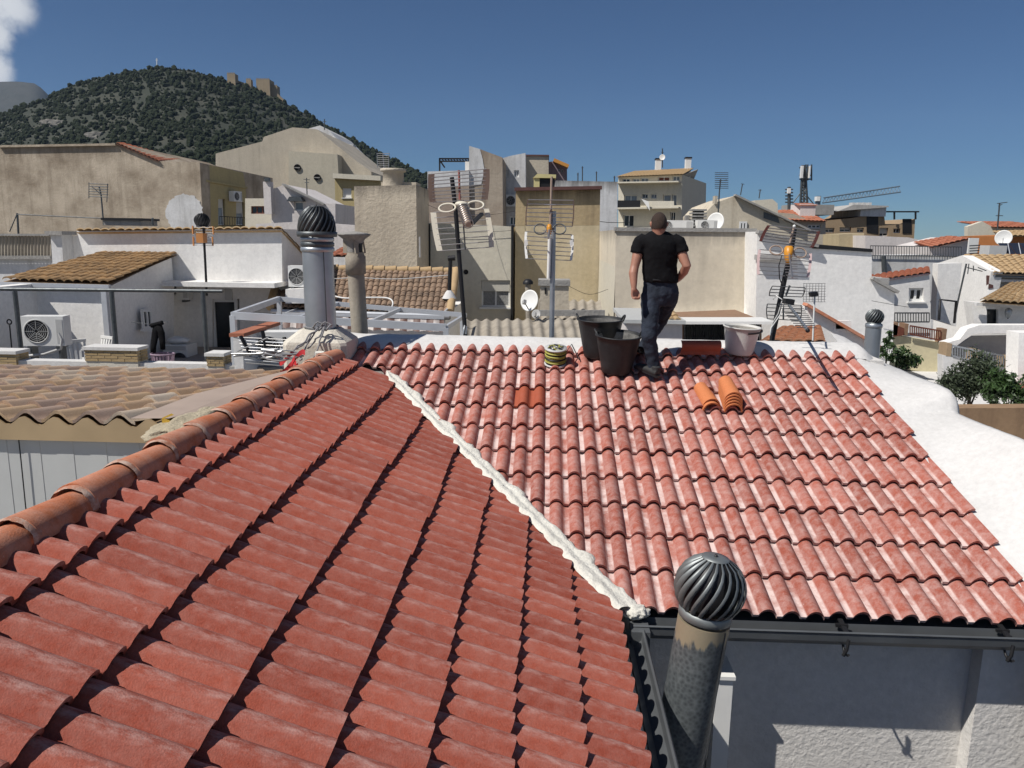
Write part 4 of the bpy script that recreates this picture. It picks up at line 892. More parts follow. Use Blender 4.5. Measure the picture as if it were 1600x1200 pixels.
# striped awning cloth under the eave
STRIPE, nt, b2 = nodes('checked_awning'); L = nt.links.new; tc = nn(nt, 'ShaderNodeTexCoord'); sp = nn(nt, 'ShaderNodeSeparateXYZ'); L(tc.outputs['Object'], sp.inputs[0])
w1 = nn(nt, 'ShaderNodeMath', operation='MULTIPLY'); w1.inputs[1].default_value = 3.1; L(sp.outputs['X'], w1.inputs[0]); w2 = nn(nt, 'ShaderNodeMath', operation='FRACT'); L(w1.outputs[0], w2.inputs[0])
w3 = nn(nt, 'ShaderNodeMath', operation='GREATER_THAN'); w3.inputs[1].default_value = .55; L(w2.outputs[0], w3.inputs[0]); nz_ = nn(nt, 'ShaderNodeTexNoise', Scale=5, Detail=3); L(tc.outputs['Object'], nz_.inputs['Vector'])
w4 = nn(nt, 'ShaderNodeMath', operation='MULTIPLY'); L(w3.outputs[0], w4.inputs[0]); L(nz_.outputs[0], w4.inputs[1]); mx = nn(nt, 'ShaderNodeMixRGB'); mx.inputs[1].default_value = (.12, .06, .045, 1); mx.inputs[2].default_value = (.9, .85, .8, 1); L(w4.outputs[0], mx.inputs[0]); L(mx.outputs[0], b2.inputs['Base Color'])
aw = thing('awning', 'brown and white checked awning cloth under the brown roof', 'awning', P(560, 505, 18.6))
a0, a1 = P(432, 490, 18.8), P(694, 497, 18.8); n = 60; vs = []
for k in range(n+1):
    p = a0.lerp(a1, k/n); q = p+Vector((0, -.15, -.34)); vs += [p, q+Vector((0, .04*math.sin(k*1.2), .03*abs(math.sin(k*.8))))]
MB().add(vs, [(2*k, 2*k+1, 2*k+3, 2*k+2) for k in range(n)], True).build('cloth', STRIPE, aw); MB().bar(a0, a1, .06, .06).build('roller', ALU, aw)
for xx in (440, 690): MB().bar(P(xx, 492, 18.85), P(xx, 492, 18.85)+Vector((0, 1.5, .05)), .04).build('bracket', ALU, aw)
pg = thing('white_pergola', 'white aluminium pergola frame beyond the parapet', 'pergola', P(530, 560, 11.5)); Yp = 11.5; zpg = P(500, 503, Yp).z
c1, c2 = P(364, 493, Yp), P(697, 512, Yp); b1, b2_ = P(436, 467, 15.5), P(722, 492, 15.5)
MB().bar(c1, c2, .07, .11).build('beam', ALU, pg); MB().bar(c1, b1, .07, .10).build('beam', ALU, pg)
for t in (.3, .64, 1.0): p = c1.lerp(c2, t); q = b1.lerp(b2_, t+.02); MB().bar(p+Vector((0, .05, 0)), q, .05, .07).build('cross_beam', ALU, pg)
MB().bar(b1, b2_, .06, .09).build('beam', ALU, pg)
for p in (c1, c2): MB().bar((p.x, p.y, p.z), (p.x, p.y, H-5.6), .08, .08).build('post', ALU, pg)
for p in (b1, b2_): MB().bar((p.x, p.y, p.z), (p.x, p.y, H-5.6), .08, .08).build('post', ALU, pg)
structure(MB().box((-7.5, 8.8, H-5.75), (6.4, 20.3, H-5.6)), 'courtyard_floor', PATIO)
# low terrace wall with red coping, wall-mounted condenser behind, aerials lying down
tw = thing('terrace_wall', 'low white wall with a sloping red coping behind the fallen aerials', 'wall', P(372, 570, 10.6)); p0, p1 = P(364, 527, 10.4), P(424, 508, 12.2)
MB().prism([(p0.x, p0.y, H-3), (p1.x, p1.y, H-3), (p1.x, p1.y, p1.z), (p0.x, p0.y, p0.z)], (.12, .02, 0)).build('wall', WHITE, tw); MB().bar(p0+Vector((.05, 0, .03)), p1+Vector((.05, 0, .03)), .2, .05).build('coping', REDROOF, tw)
c = P(428, 560, 11.2); ac_unit('grey weathered condenser unit behind the fallen aerials', (c.x, 11.3, c.z-.1), .70, .50, .3, (.2, -1, 0), feet=False)
MB().box((c.x-.6, 11.0, H-5.6), (c.x+.7, 11.6, c.z-.105)).build('plinth_wall', CEMENT, None, 'grey plinth under the weathered condenser unit', 'wall')
fa_ = thing('fallen_aerial', 'grid aerial of white rods lying folded beside the chimney base', 'antenna', P(420, 560, 9.6)); rg = random.Random(11)
for k in range(9): MB().tube([P(372+k*1.5, 527+k*5, 9.7-.03*k), P(452+rg.uniform(-4, 2), 531+k*5.2, 9.5)], .008, 5).build('rod', ALU if k % 2 else ROD, fa_)
for (a_, b_) in (((376, 525), (392, 556)), ((444, 527), (452, 558)), ((410, 517), (416, 545))): MB().bar(P(*a_, 9.62), P(*b_, 9.55), .045, .02).build('side_plate', BLACKIRON, fa_)
for (a_, b_, r_) in (((366, 556), (452, 548), .018), ((362, 553), (400, 553), .014), ((371, 549), (420, 527), .01), ((400, 560), (455, 555), .012), ((410, 547), (430, 549), .035)): MB().tube([P(*a_, 9.5), P(*b_, 9.45)], r_, 6).build('boom', ROD, fa_)
structure(MB().box((-5.6, 9.0, H-2.5), (-3.2, 10.9, H-2.40)), 'service_ledge', CEMENT); structure(MB().box((-5.5, 9.1, H-5.6), (-3.3, 10.8, H-2.503)), 'service_block', WHITE_DIRTY)
# white brick upstand and condenser on the brown roof
fb = Fac(19.8); wb = bld('white_brick_upstand', 'white painted brick upstand on the brown roof, left of the steel flue', 'wall', fb, [(446, 452), (486, 450), (486, 474), (446, 474)], .5, WHITE)
c = P(472, 449, 20.2); ac_unit('white air conditioner on the brick upstand, half behind the steel flue', (c.x, 20.2, c.z+.02), .62, .55, .3)
vb = thing('black_vent', 'thin black vent pipe with a T top on the right verge of the brown roof', 'vent', P(702, 455, 20.8)); bar_px(vb, 'pipe', [(702, 455), (704, 406)], 20.8, .055, BLACKIRON); MB().tube([P(700, 404, 20.8), P(711, 403, 20.8)], .07, 8).build('tee', BLACKIRON, vb)
MB().lathe([(.20, -.16), (.11, 0), (.06, .06)], P(702, 457, 20.8), (0, 0, 1), 14).build('mortar_collar', COPING, vb)
# beige block
f = Fac(24.0); bb = bld('beige_block', 'windowless beige rendered block with a round chimney on its flat roof', 'building', f, [(553, 291), (650, 289), (652, 430), (556, 430)], 2.6, plaster('stained_grey_beige', (.60, .525, .41), (.45, .385, .30), .8, .3, .6, .7, .03, 10, (.15, .13, .11), (f.pt(600, 290).z, .5, .8)), down=1)
MB().lathe([(.34, 0), (.32, .42), (.40, .44), (.40, .52), (0, .54)], f.pt(609, 289, -.6), (0, 0, 1), 24).build('round_chimney', BEIGE2, bb); MB().obox(f.pt(618, 288, -.9), (.55, 0, 0), (0, .4, 0), (0, 0, .10)).build('roof_hatch', BEIGE2, bb)
aerial('double grid aerial on the round chimney of the beige block', [(604, 272), (600, 262), (598, 240)], 25, [((589, 240+k*3.2), (608, 240+k*3.2)) for k in range(8)]+[((589, 239), (590, 262)), ((608, 239), (607, 262))], .02, ROD)
MB().box(tuple(f.pt(655, 402, .04)), tuple(f.pt(657, 370, -.02))).build('downpipe', GREYR, bb)
# cream house with the blind window
f = Fac(26.5); w_ = (752, 438, 797, 480, dict(mull=1, pane=CURTAIN, blind=.42, wd=.06))
ch = bld('cream_house', 'cream house wall with one blind-covered window, half in diagonal shade', 'house', f, [(652, 347), (684, 349), (767, 352), (800, 354), (799, 560), (652, 560)], 6, CREAM, [w_], down=1, reveal=.12)
MB().lathe([(.075, .01), (.085, 0), (0, .005)], f.pt(728, 425, .02), (0, -1, 0), 14).build('vent_hole', BLACKIRON, ch)
MB().tube([f.pt(801, 352, .1), f.pt(800, 525, .1)], .05, 8).build('downpipe', BLACKIRON, ch); MB().tube([f.pt(672, 350, .1), f.pt(672, 420, .1)], .03, 6).build('cable', BLACKIRON, ch)
# the neighbour that throws the shade: low parapet wing left of it
# ochre wall house
f = Fac(27.4); oh = bld('ochre_house', 'tall ochre and buff stained wall with a dark red cap', 'building', f, [(806, 297), (938, 295), (937, 352), (805, 353)], 7, plaster('stained_ochre', (.48, .38, .23), (.32, .245, .15), .7, .5, .5, .5, .03, 7, (.10, .075, .05), (f.pt(870, 296).z, .6, .85)))
bld('', '', '', f, [(805, 353.2), (937, 352.2), (936, 560), (804, 560)], 7, plaster('buff_render', (.60, .51, .35), (.46, .38, .24), .7, .3, .5, .5, .02, 7), parent=oh, down=1)
MB().bar(f.pt(804, 296, .06), f.pt(940, 293.5, .06), .3, .11).build('cap', DARKCAP, oh)
cl_ = thing('evaporative_cooler', 'pale yellow box cooler with a dark opening on top of the ochre wall', 'cooler', f.pt(852, 293, -1.2)); q0 = f.pt(833, 293, -1.0); q1 = f.pt(867, 275, -1.0)
YB = flat('cooler_yellow', (.58, .52, .26), .5); MB().box((q0.x, q0.y-.0, q0.z), (q0.x+.14*(q1.x-q0.x)*2, q0.y+.8, q1.z)).build('side', YB, cl_); MB().box((q0.x+.28*(q1.x-q0.x), q0.y+.03, q0.z), (q1.x, q0.y+.8, q1.z-.02)).build('opening', BLACKIRON, cl_)
MB().prism([(q0.x-.03, q0.y-.05, q1.z), (q1.x+.05, q0.y-.05, q1.z), (q1.x+.05, q0.y-.05, q1.z+.12), (q0.x+.12, q0.y-.05, q1.z+.14)], (0, .9, 0)).build('hood', YB, cl_)
# wide beige wall behind the man: lit left return and shaded front
f = Fac(21.0); xl_ = f.pt(962, 420).x; bw = thing('beige_wall_house', 'wide plain beige wall behind the standing man, dark stains along its top', 'building', (xl_+2, 21, 0))
shell(f, [(962, 359), (1181, 361), (1177, 560), (960, 560)], 0, vec=(0, 6.3, 0)).build('wall', plaster('stained_smooth_beige', (.68, .61, .49), (.57, .505, .40), .6, .3, .35, .4, .02, 6, (.17, .15, .125), (f.pt(1050, 360).z, .55, .75)), bw); a0, a1 = f.pt(960, 555), f.pt(1177, 555); MB().box((a0.x, 21.03, 0), (a1.x, 26, a0.z)).build('wall', SMOOTHBEIGE, bw)
MB().bar(f.pt(960, 358, -.1), f.pt(1182, 360, -.1), .3, .10).build('coping', CEMENT, bw)
MB().box((xl_-.012, 21.01, 2), (xl_-.004, 27.3, f.pt(962, 361).z)).build('return_wall', CREAM, bw)
MB().box((a0.x+.4, 20.7, f.pt(1000, 497).z), (a1.x+.2, 21.0, f.pt(1000, 489).z)).build('ledge', WHITE, bw)
# ladder-like aerial mast between ochre wall and apartment, cables
# grey white house right of it
f = Fac(19.8); gw = thing('grey_white_house', 'pale grey-white house wall with a black roof edge, behind the right aerial', 'house', f.pt(1290, 560)); gw.location.z = 0
shell(f, [(1183, 362), (1275, 383), (1362, 389), (1362, 434), (1398, 455), (1394, 560), (1180, 560)], 0, vec=(0, 4.5, 0)).build('wall', WHITE, gw); a0, a1 = f.pt(1182, 555), f.pt(1392, 555); MB().box((a0.x, 19.83, 0), (a1.x, 24, a0.z)).build('wall', WHITE, gw)
MB().prism([f.pt(1268, 381, .05), f.pt(1362, 389, .05), f.pt(1362, 394, .05), f.pt(1268, 388, .05)], (0, 4.6, .0)).build('roof_edge', BLACKIRON, gw)
MB().bar(f.pt(1183, 362, .02), f.pt(1276, 384, .02), .3, .08).build('coping', CEMENT, gw)
MB().bar(f.pt(1360, 434, .05), f.pt(1400, 456, .05), .25, .07).build('coping', CEMENT, gw)
q = Fac(19.6); MB().box(tuple(q.pt(1183, 398)), tuple(Vector(q.pt(1250, 407))+Vector((0, .25, 0)))).build('grey_ledge', GREYR, gw)  # ledge in grey render, standing proud of the white wall
# corrugated fibre-cement roofs
def corrugated(label, A, B, Cc, D_, pitch=.177, amp=.028, mat=FIBRO):
    A, B, Cc, D_ = map(Vector, (A, B, Cc, D_)); t = thing('corrugated_roof', label, 'roof', (A+B)/2, 'corrugated roofs behind the parapet'); n = int((B-A).length/pitch); nx = 8; vs = []; cols = n*nx+1
    for e in range(7):
        for k in range(cols): s_ = k/(cols-1); p = A.lerp(D_, e/6).lerp(B.lerp(Cc, e/6), s_); vs.append(p+Vector((0, 0, amp*math.cos(2*math.pi*k/nx)+(.012 if e == 3 else 0))))
    MB().add(vs, [(e*cols+k, e*cols+k+1, (e+1)*cols+k+1, (e+1)*cols+k) for e in range(6) for k in range(cols-1)], True).build('sheet', mat, t)
    lo = min(A.z, Cc.z, D_.z)-.1; x0_, x1_ = min(A.x, D_.x), max(B.x, Cc.x)
    MB().box((x0_+.1, A.y+.25, H-5.6), (x1_-.1, max(Cc.y, D_.y)-.05, lo)).build('wall', WHITE_DIRTY, t); return t
corrugated('grey-brown corrugated roof just behind the parapet, left half in black shade', P(726, 534, 13), P(916, 536, 13), P(906, 498, 17.6), P(728, 500, 17.6))
corrugated('upper corrugated roof with mossy sheets beside the small chimney', P(838, 499, 18.4), P(942, 501, 18.4), P(938, 470, 22.5), P(842, 468, 22.5), .2, .035)
MB().bar(P(836, 489, 18.35), P(945, 489, 18.35), .10, .14).build('lintel_beam', CEMENT, None, 'grey beam along the edge of the upper corrugated roof', 'beam')
sc_ = thing('cement_chimney', 'squat cement chimney with a grey cap in front of the ochre wall', 'chimney', P(866, 490, 19.3)); f = Fac(19.2)
MB().box(tuple(f.pt(843, 500)), tuple(Vector(f.pt(889, 446))+Vector((0, .7, 0)))).build('stack', BEIGE2, sc_); MB().box(tuple(Vector(f.pt(841, 446))+Vector((0, -.05, 0))), tuple(Vector(f.pt(891, 438))+Vector((0, .75, 0)))).build('cap', CEMENT, sc_)
MB().box(tuple(Vector(f.pt(851, 459))+Vector((0, -.02, 0))), tuple(f.pt(854, 450))).build('slot', BLACKIRON, sc_)
vp = thing('small_flue', 'thin cement flue with a dark cap left of the squat chimney', 'chimney', P(825, 490, 19.5)); bar_px(vp, 'pipe', [(826, 500), (825, 445)], 19.5, .075, FIBRO, 12); MB().lathe([(.13, 0), (.13, .06), (.07, .12), (0, .13)], P(825, 444, 19.5), (0, 0, 1), 14).build('cap', BLACKIRON, vp)
dish('white satellite dish printed with a faint mark, on the edge of the corrugated roof', P(829, 470, 17.2), .24, (-.75, -1, .25))
dish('tiny dish below the white satellite dish', P(838, 491, 17.0), .10, (-.3, -1, .2), PLASTICG)
# sheds right of the man
f = Fac(15.0); sd = bld('grey_shed', 'small grey-white shed with a scrap of brown tiles on its roof, behind the man', 'shed', f, [(978, 503), (1066, 503), (1066, 600), (978, 600)], 2.2, PINKISH)
MB().box(tuple(f.pt(974, 504, .12)), tuple(Vector(f.pt(1070, 500))+Vector((0, 2.4, 0)))).build('roof', PANELW, sd); tiled(sd, f.pt(1026, 500), f.pt(1064, 500), Vector(f.pt(1064, 500))+Vector((0, 1.2, .12)), Vector(f.pt(1026, 500))+Vector((0, 1.2, .12)), .12, .3, YELTILE, .03, 'tile_patch')
f = Fac(17.5); ms = bld('metal_lean_to', 'dark corrugated metal lean-to between the shed and the white bucket', 'shed', f, [(1066, 505), (1190, 500), (1190, 640), (1066, 640)], 2.5, BROWN)
mb = MB()
for k in range(34): x = 1068+k*3.5; mb.prism([f.pt(x, 506, .04), f.pt(x+1.7, 506, .08), f.pt(x+3.5, 506, .04), f.pt(x+3.5, 560, .04), f.pt(x+1.7, 560, .08), f.pt(x, 560, .04)], (0, .03, 0))
mb.build('cladding', DARKMETAL, ms); MB().bar(f.pt(1040, 498, .4), f.pt(1192, 498, .4), .9, .06).build('canopy', PLASTICW, ms)
f = Fac(15.5); rr = thing('orange_tile_roof', 'small orange tile roof beyond the parapet under the right aerial', 'roof', f.pt(1240, 530)); tiled(rr, P(1188, 534, 13.5), P(1290, 534, 13.5), P(1283, 510, 16.5), P(1222, 511, 16.5), .2, .36, flat('orange_tiles', (.42, .2, .11), .8, 0, .2), .035)
MB().box((P(1190, 534, 13.5).x, 13.8, H-5.6), (P(1288, 534, 13.5).x, 16.4, H-2.15)).build('wall', WHITE, rr)
f = Fac(16.8); wg = bld('white_gable', 'white gable wall with a tile-capped slope, right of the small orange roof', 'house', f, [(1262, 478), (1287, 490), (1340, 520), (1372, 540), (1372, 640), (1258, 640)], 2.2, WHITE, [(1306, 501, 1330, 514, dict(frame=WOODRED, mull=2, wd=.05, sill=False))])
MB().bar(f.pt(1258, 475, .0), f.pt(1372, 541, .0), .3, .06).build('tile_coping', CLAY, wg)
# ================================================================ second row and skyline, left
f = Fac(45.0); lb = bld('rough_beige_building', 'long rough beige windowless wall at the left with a white patch', 'building', f, [(-260, 232), (0, 229), (180, 227), (186, 224), (250, 252), (312, 254), (318, 372), (-260, 372)], 12, plaster('old_stained_beige', (.54, .46, .36), (.29, .235, .175), 1, .5, .7, .8, .03, 12, (.16, .125, .09), (f.pt(90, 228).z, 1.2, .75)), down=1)
MB().bar(f.pt(0, 229, -.1), f.pt(182, 226, -.1), .5, .12).build('coping', BEIGE, lb)
A = f.pt(252, 251, .2); B = f.pt(300, 254, -3.5); tiled(lb, f.pt(184, 224, .15), f.pt(250, 252, .15), P(287, 250, 52), P(190, 223.5, 52), .24, .4, REDROOF, .06)
mb = MB(); rg = random.Random(4); c0 = f.pt(288, 330, .03); pts = []
for k in range(90): a = 2*math.pi*k/90; rr_ = 1+.10*fbm((math.cos(a)*3, math.sin(a)*3, 3))+.06*fbm((math.cos(a)*11, math.sin(a)*11, 5)); p = f.pt(288+29*math.cos(a)*rr_, 333-30*math.sin(a)*rr_, .03); pts.append(p)
mb.prism(pts, (0, .03, 0)); mb.build('white_patch', WHITE_DIRTY, lb)
fyb = Fac(a=(312, 45.0), b=(385, 49.5)); yb_ = bld('yellow_building', 'yellow rendered building with air conditioner and balcony doors, left of centre', 'building', fyb, [(311, 254), (380, 270), (384, 292), (386, 370), (317, 370)], 8, YELLOW, [(341, 311, 352, 352, dict(kind='door', mull=0, sill=False, pane=GLASSL, blind=.35)), (369, 316, 382, 352, dict(kind='door', mull=0, sill=False, pane=GLASSL, blind=.5))], down=1)
MB().prism([fyb.pt(311, 279, .0), fyb.pt(384, 292, .0), fyb.pt(384, 295, .0), fyb.pt(311, 282, .0)], fyb.n*.12).build('string_course', YELLOW, yb_)
c = fyb.pt(363, 315, .25); ac_unit('white air conditioner on the yellow building', c-Vector((0, 0, .0)), .85, .62, .35, fyb.n, feet=False)
railing('balcony_railing', 'black balcony railing in front of the yellow building', Fac(a=(312, 43.8), b=(415, 48)), 343, (338, 352), 415, (342, 353), BLACKIRON, 4)
aerial('thin grid aerial against the rough beige wall', [(162, 352), (158, 305), (155, 292)], 30, [((139, 287+4*k), (169, 288+4*k)) for k in range(6)]+[((139, 285), (139, 310)), ((168, 287), (167, 316)), ((143, 291), (158, 304))], .03)
aerial('leaning pole with guy wires at the far left terrace', [(29, 368), (27, 333)], 30, [((27, 334), (15, 362)), ((27, 335), (240, 345))], .04)
aerial('short dark pole on the tile-edged white roof', [(239, 352), (238, 341)], 26, [((237, 341), (240, 341))], .035)
wt = thing('roof_tank', 'low grey water tank behind the tile-edged roof', 'tank', P(190, 352, 28)); f = Fac(28.0); MB().box(tuple(f.pt(162, 352)), tuple(Vector(f.pt(220, 344))+Vector((0, 1.2, 0)))).build('tank', CEMENT, wt); MB().box(tuple(Vector(f.pt(160, 344))+Vector((0, -.1, 0))), tuple(Vector(f.pt(222, 341))+Vector((0, 1.3, 0)))).build('lid', BLACKIRON, wt)
# big gabled building with the round windows
f = Fac(72.0); gb = bld('gabled_building', 'large grey-beige gabled building below the wooded hill', 'building', f, [(337, 240), (410, 221), (412, 214), (457, 199), (495, 202), (560, 254), (580, 268), (584, 380), (337, 380)], 14, BEIGE2, down=1)
f2 = Fac(70.5); mb = shell(f2, [(451, 236), (527, 241), (529, 275), (590, 279), (592, 380), (451, 380)], 6, []); mb.build('front_wing', plaster('pale_grey_beige', (.50, .46, .37), (.42, .38, .30), .5, .3, .3, .3, .03, 4), gb)
for (x, y) in ((465, 262), (496, 277.5)): c = f2.pt(x, y, .06); MB().lathe([(0, -.02), (.24, -.02), (.25, .05), (.31, .05), (.31, -.05)], c, f2.n, 20).build('round_window', BLACKIRON, gb); MB().bar(c+Vector((-.25, -.06, 0)), c+Vector((.25, -.06, 0)), .06, .05).build('window_bar', GREYR, gb)
f3 = Fac(90.0); g2 = bld('rear_gable', 'pale gabled roof rising behind the large grey-beige building', 'building', f3, [(470, 204), (500, 196), (515, 205), (545, 235), (582, 262), (585, 300), (470, 300)], 10, WHITE_DIRTY, down=1)
MB().box(tuple(f3.pt(543, 232)), tuple(Vector(f3.pt(552, 225))+Vector((0, 1.2, 0)))).build('chimney', WHITE_DIRTY, g2); dish('small white dish on the roof slope of the rear gable', f3.pt(521, 219, .4), .35, (0, -1, .3))
aerial('thin whip aerial on top of the large gabled building', [(507, 203), (507, 186)], 74, [((504, 190), (510, 190))], .05)
f = Fac(60.0); oy = bld('ochre_annex', 'small ochre building with one white-shuttered window beside the beige block', 'building', f, [(523, 277), (594, 281), (594, 380), (525, 380)], 6, YELLOW, [(535, 294, 549, 309, dict(pane=PLASTICW, mull=0)), (536, 331, 551, 345, dict(pane=GLASS, mull=0))], down=1)
MB().bar(f.pt(522, 275, .1), f.pt(596, 279, .1), .5, .35).build('cornice', CREAM, oy)
f = Fac(38.0); wg2 = bld('white_gable_house', 'white gabled house with a slim chimney in front of the gabled building', 'house', f, [(424, 296), (445, 288), (475, 303), (505, 318), (524, 318), (524, 400), (424, 400)], 5, PINKISH, [(460, 315, 474, 329, dict(pane=GLASSL, mull=0, sill=False))], down=1)
MB().box(tuple(f.pt(419, 335, .5)), tuple(Vector(f.pt(428, 285, .5))+Vector((0, .4, 0)))).build('chimney', PINKISH, wg2); MB().box(tuple(f.pt(420, 285, .6)), tuple(Vector(f.pt(426, 279, .6))+Vector((0, .3, 0)))).build('chimney_pot', DARKMETAL, wg2)
MB().prism([f.pt(453, 315, .5), f.pt(478, 315, .5), f.pt(474, 308, .5), f.pt(457, 308, .5)], (0, .5, 0)).build('vent_hood', DARKMETAL, wg2)
MB().bar(f.pt(443, 288, .0), f.pt(508, 320, .0), .5, .07).build('verge', CEMENT, wg2)
aerial('thin aerial on the white gabled house', [(480, 312), (479, 278)], 38.5, [((474, 280), (484, 281)), ((476, 285), (483, 285))], .03)
# low roofs and clutter in the gap between the white house and the beige block
f = Fac(33.0); lw = bld('low_pink_wall', 'low pinkish wall behind the long white house', 'wall', f, [(400, 350), (470, 346), (556, 352), (556, 420), (400, 420)], 2, PINKISH); 
f = Fac(40.0); bld('far_terrace', 'pale terrace wall with clutter between the yellow and white buildings', 'wall', f, [(383, 310), (424, 310), (424, 400), (383, 400)], 3, CREAM, [(392, 322, 418, 334, dict(sill=False, mull=2, frame=WOODRED))], down=1)
f = Fac(29.0); rd = thing('red_roof_scrap', 'small red and orange roof edge right of the steel flue', 'roof', f.pt(530, 395)); tiled(rd, f.pt(512, 400), f.pt(556, 400), Vector(f.pt(556, 388))+Vector((0, 2, 0)), Vector(f.pt(512, 388))+Vector((0, 2, 0)), .25, .4, REDROOF, .05); MB().box(tuple(f.pt(512, 440)), tuple(Vector(f.pt(556, 402))+Vector((0, 2, 0)))).build('wall', WHITE_DIRTY, rd)
# ================================================================ second row, centre
f = Fac(48.0); wt_ = bld('white_brown_tower', 'tall wall half whitewashed half brown streaked, left of the ochre wall', 'building', f, [(733, 228), (750, 233), (785, 246), (786, 380), (733, 380)], 7, plaster('brown_streaked', (.40, .34, .27), (.27, .21, .16), .8, .6, .4, .5, .04, 6), down=1)
MB().prism([f.pt(733, 228, .03), f.pt(750, 233, .03), f.pt(754, 248, .03), f.pt(757, 266, .03), f.pt(752, 288, .03), f.pt(733, 292, .03)], (0, .03, 0)).build('whitewash', WHITE_DIRTY, wt_)
f = Fac(47.8); lt = bld('low_brown_building', 'brown rendered wall with a white upper band behind the left aerial', 'building', f, [(668, 294), (733, 290), (734, 380), (668, 380)], 6, plaster('pinkish_brown', (.38, .31, .25), (.28, .22, .18), .7, .5, .4, .4, .03, 6), down=1)
shell(f, [(668, 268), (732.8, 266), (732.8, 289.8), (668, 293.8)], 6).build('upper_band', WHITE_DIRTY, lt)
MB().box(tuple(f.pt(724, 266, -1)), tuple(Vector(f.pt(733, 250, -1))+Vector((0, 2, 0)))).build('roof_box', PLASTICW, lt); 
tr_ = thing('roof_trellis', 'dark steel roof trellis on the brown wall against the sky', 'trellis', f.pt(700, 268, -1)); fz = Fac(49.0)
for (a_, b_) in (((686, 248), (733, 248)), ((686, 252), (733, 252)), ((687, 268), (687, 247)), ((695, 262), (689, 253))): MB().bar(fz.pt(*a_), fz.pt(*b_), .09).build('bar', BLACKIRON, tr_)
for k in range(10): MB().bar(fz.pt(690+4.5*k, 248), fz.pt(694+4.5*k, 252), .06).build('lath', BLACKIRON, tr_)
f = Fac(52.0); gt = bld('grey_stair_tower', 'grey-white building with small square windows beside the brown streaked wall', 'building', f, [(785, 247), (800, 243), (821, 239), (822, 380), (786, 380)], 6, WHITE_DIRTY, [(790, 266, 795, 277, dict(mull=1, wd=.08, sill=False)), (803, 266, 811, 277, dict(mull=1, wd=.08, sill=False)), (796, 338, 808, 352, dict(mull=1, wd=.08, sill=False))], down=1)
c = f.pt(801, 323, .4); ac_unit('white air conditioner on the wall of the grey-white stair building', c, .8, .75, .3, feet=False)
f = Fac(54.0); bld('beige_red_cap', 'beige block with a dark red flat cap on the skyline', 'building', f, [(822, 244), (857, 244), (858, 380), (822, 380)], 6, BEIGE2, down=1)
MB().box(tuple(f.pt(821, 244, .1)), tuple(Vector(f.pt(858, 242, .1))+Vector((0, 6, 0)))).build('flat_cap', DARKCAP, None, 'thin dark red roof cap on the skyline block', 'roof')
f = Fac(56.0); pb = bld('mauve_house', 'small mauve house with an orange roof on the skyline', 'house', f, [(857, 253), (866, 252), (886, 262), (887, 380), (857, 380)], 5, plaster('mauve_render', (.24, .19, .22), (.19, .15, .17), .5, .3, .5, .3, .02, 6), [(872, 264, 875, 268, dict(mull=0, wd=.03, sill=False)), (877, 265, 880, 269, dict(mull=0, wd=.03, sill=False))], down=1); MB().bar(f.pt(865, 251, .1), f.pt(888, 261, .1), 1.2, .22).build('roof', flat('orange_roof', (.55, .26, .06), .8), pb)
f = Fac(42.0); bld('white_streaked_wall', 'white wall with dark run marks between the ochre wall and the apartments', 'wall', f, [(868, 282), (965, 284), (964, 420), (868, 420)], 5, plaster('run_marked_white', (.66, .66, .66), (.44, .43, .41), .6, .5, .7, .5, .02, 7, (.08, .075, .07), (f.pt(915, 283).z, .9, .9)), down=1)
for k, (x, y0_, y1_) in enumerate(((903, 270, 284), (910, 260, 284), (932, 268, 284), (960, 275, 284))): aerial('thin pole aerial on the white streaked wall, number %s from the left' % ['one', 'two', 'three', 'four'][k], [(x, y1_), (x, y0_)], 42.5, [((x-1.5, y0_+2), (x+1.5, y0_+2))], .03)
MB().tube([P(936, 346, 30), P(950, 347.5, 30), P(968, 348, 30), P(986, 347, 30)], .012, 6).build('overhead_cable', BLACKIRON, None, 'dark cable crossing left of the man near the wall top', 'cable')
# apartment block
fa1 = Fac(a=(965, 82.0), b=(1066, 80.0)); ap = thing('apartment_block', 'four-storey apartment block with balconies and two white chimneys', 'building', fa1.pt(1015, 400)); ap.location.z = 0
back = Vector((4.8, 12, 0))
wl_ = [(972, 279, 984, 285, dict(kind='window', pane=GLASS, sill=False)), (988, 279, 999, 285, dict(pane=GLASSL, sill=False)), (1001, 278, 1013, 285, dict(pane=GLASSL, sill=False)), (1028, 276, 1046, 283, dict(pane=WOODRED, sill=False)), (1051, 275, 1062, 283, dict(pane=GLASSL, sill=False)),
       (975, 305, 995, 318, dict(kind='door', pane=GLASSL, sill=False)), (1036, 304, 1048, 321, dict(kind='door', pane=GLASSL, sill=False, mull=0)), (1050, 304, 1057, 321, dict(kind='door', pane=GLASSL, sill=False, mull=0)), (1003, 303, 1012, 310, dict(pane=GLASS, sill=False)), (1017, 303, 1026, 310, dict(pane=GLASSL, sill=False)),
       (974, 336, 990, 354, dict(kind='door', pane=GLASS, sill=False)), (1047, 331, 1055, 348, dict(pane=GLASS, sill=False))]
shell(fa1, [(966, 276), (1066, 273), (1064, 420), (966, 420)], 0, [w[:4] for w in wl_], .25, back).build('wall', CREAM, ap)
for w in wl_: opening(ap, fa1, w[:4], reveal=.25, wd=.07, **w[4])
a0, a1 = fa1.pt(966, 415), fa1.pt(1064, 415); MB().prism([(a0.x, a0.y+.1, 0), (a1.x, a1.y+.1, 0), (a1.x+back.x, a1.y+back.y, 0), (a0.x+back.x, a0.y+back.y, 0)], (0, 0, a0.z)).build('wall', CREAM, ap)
A, B = fa1.pt(964, 277, .5), fa1.pt(1068, 273, .5); tiled(ap, A, B, fa1.pt(1075, 257, -4.5), fa1.pt(978, 262, -4.5), .3, .5, YELTILE, .06)
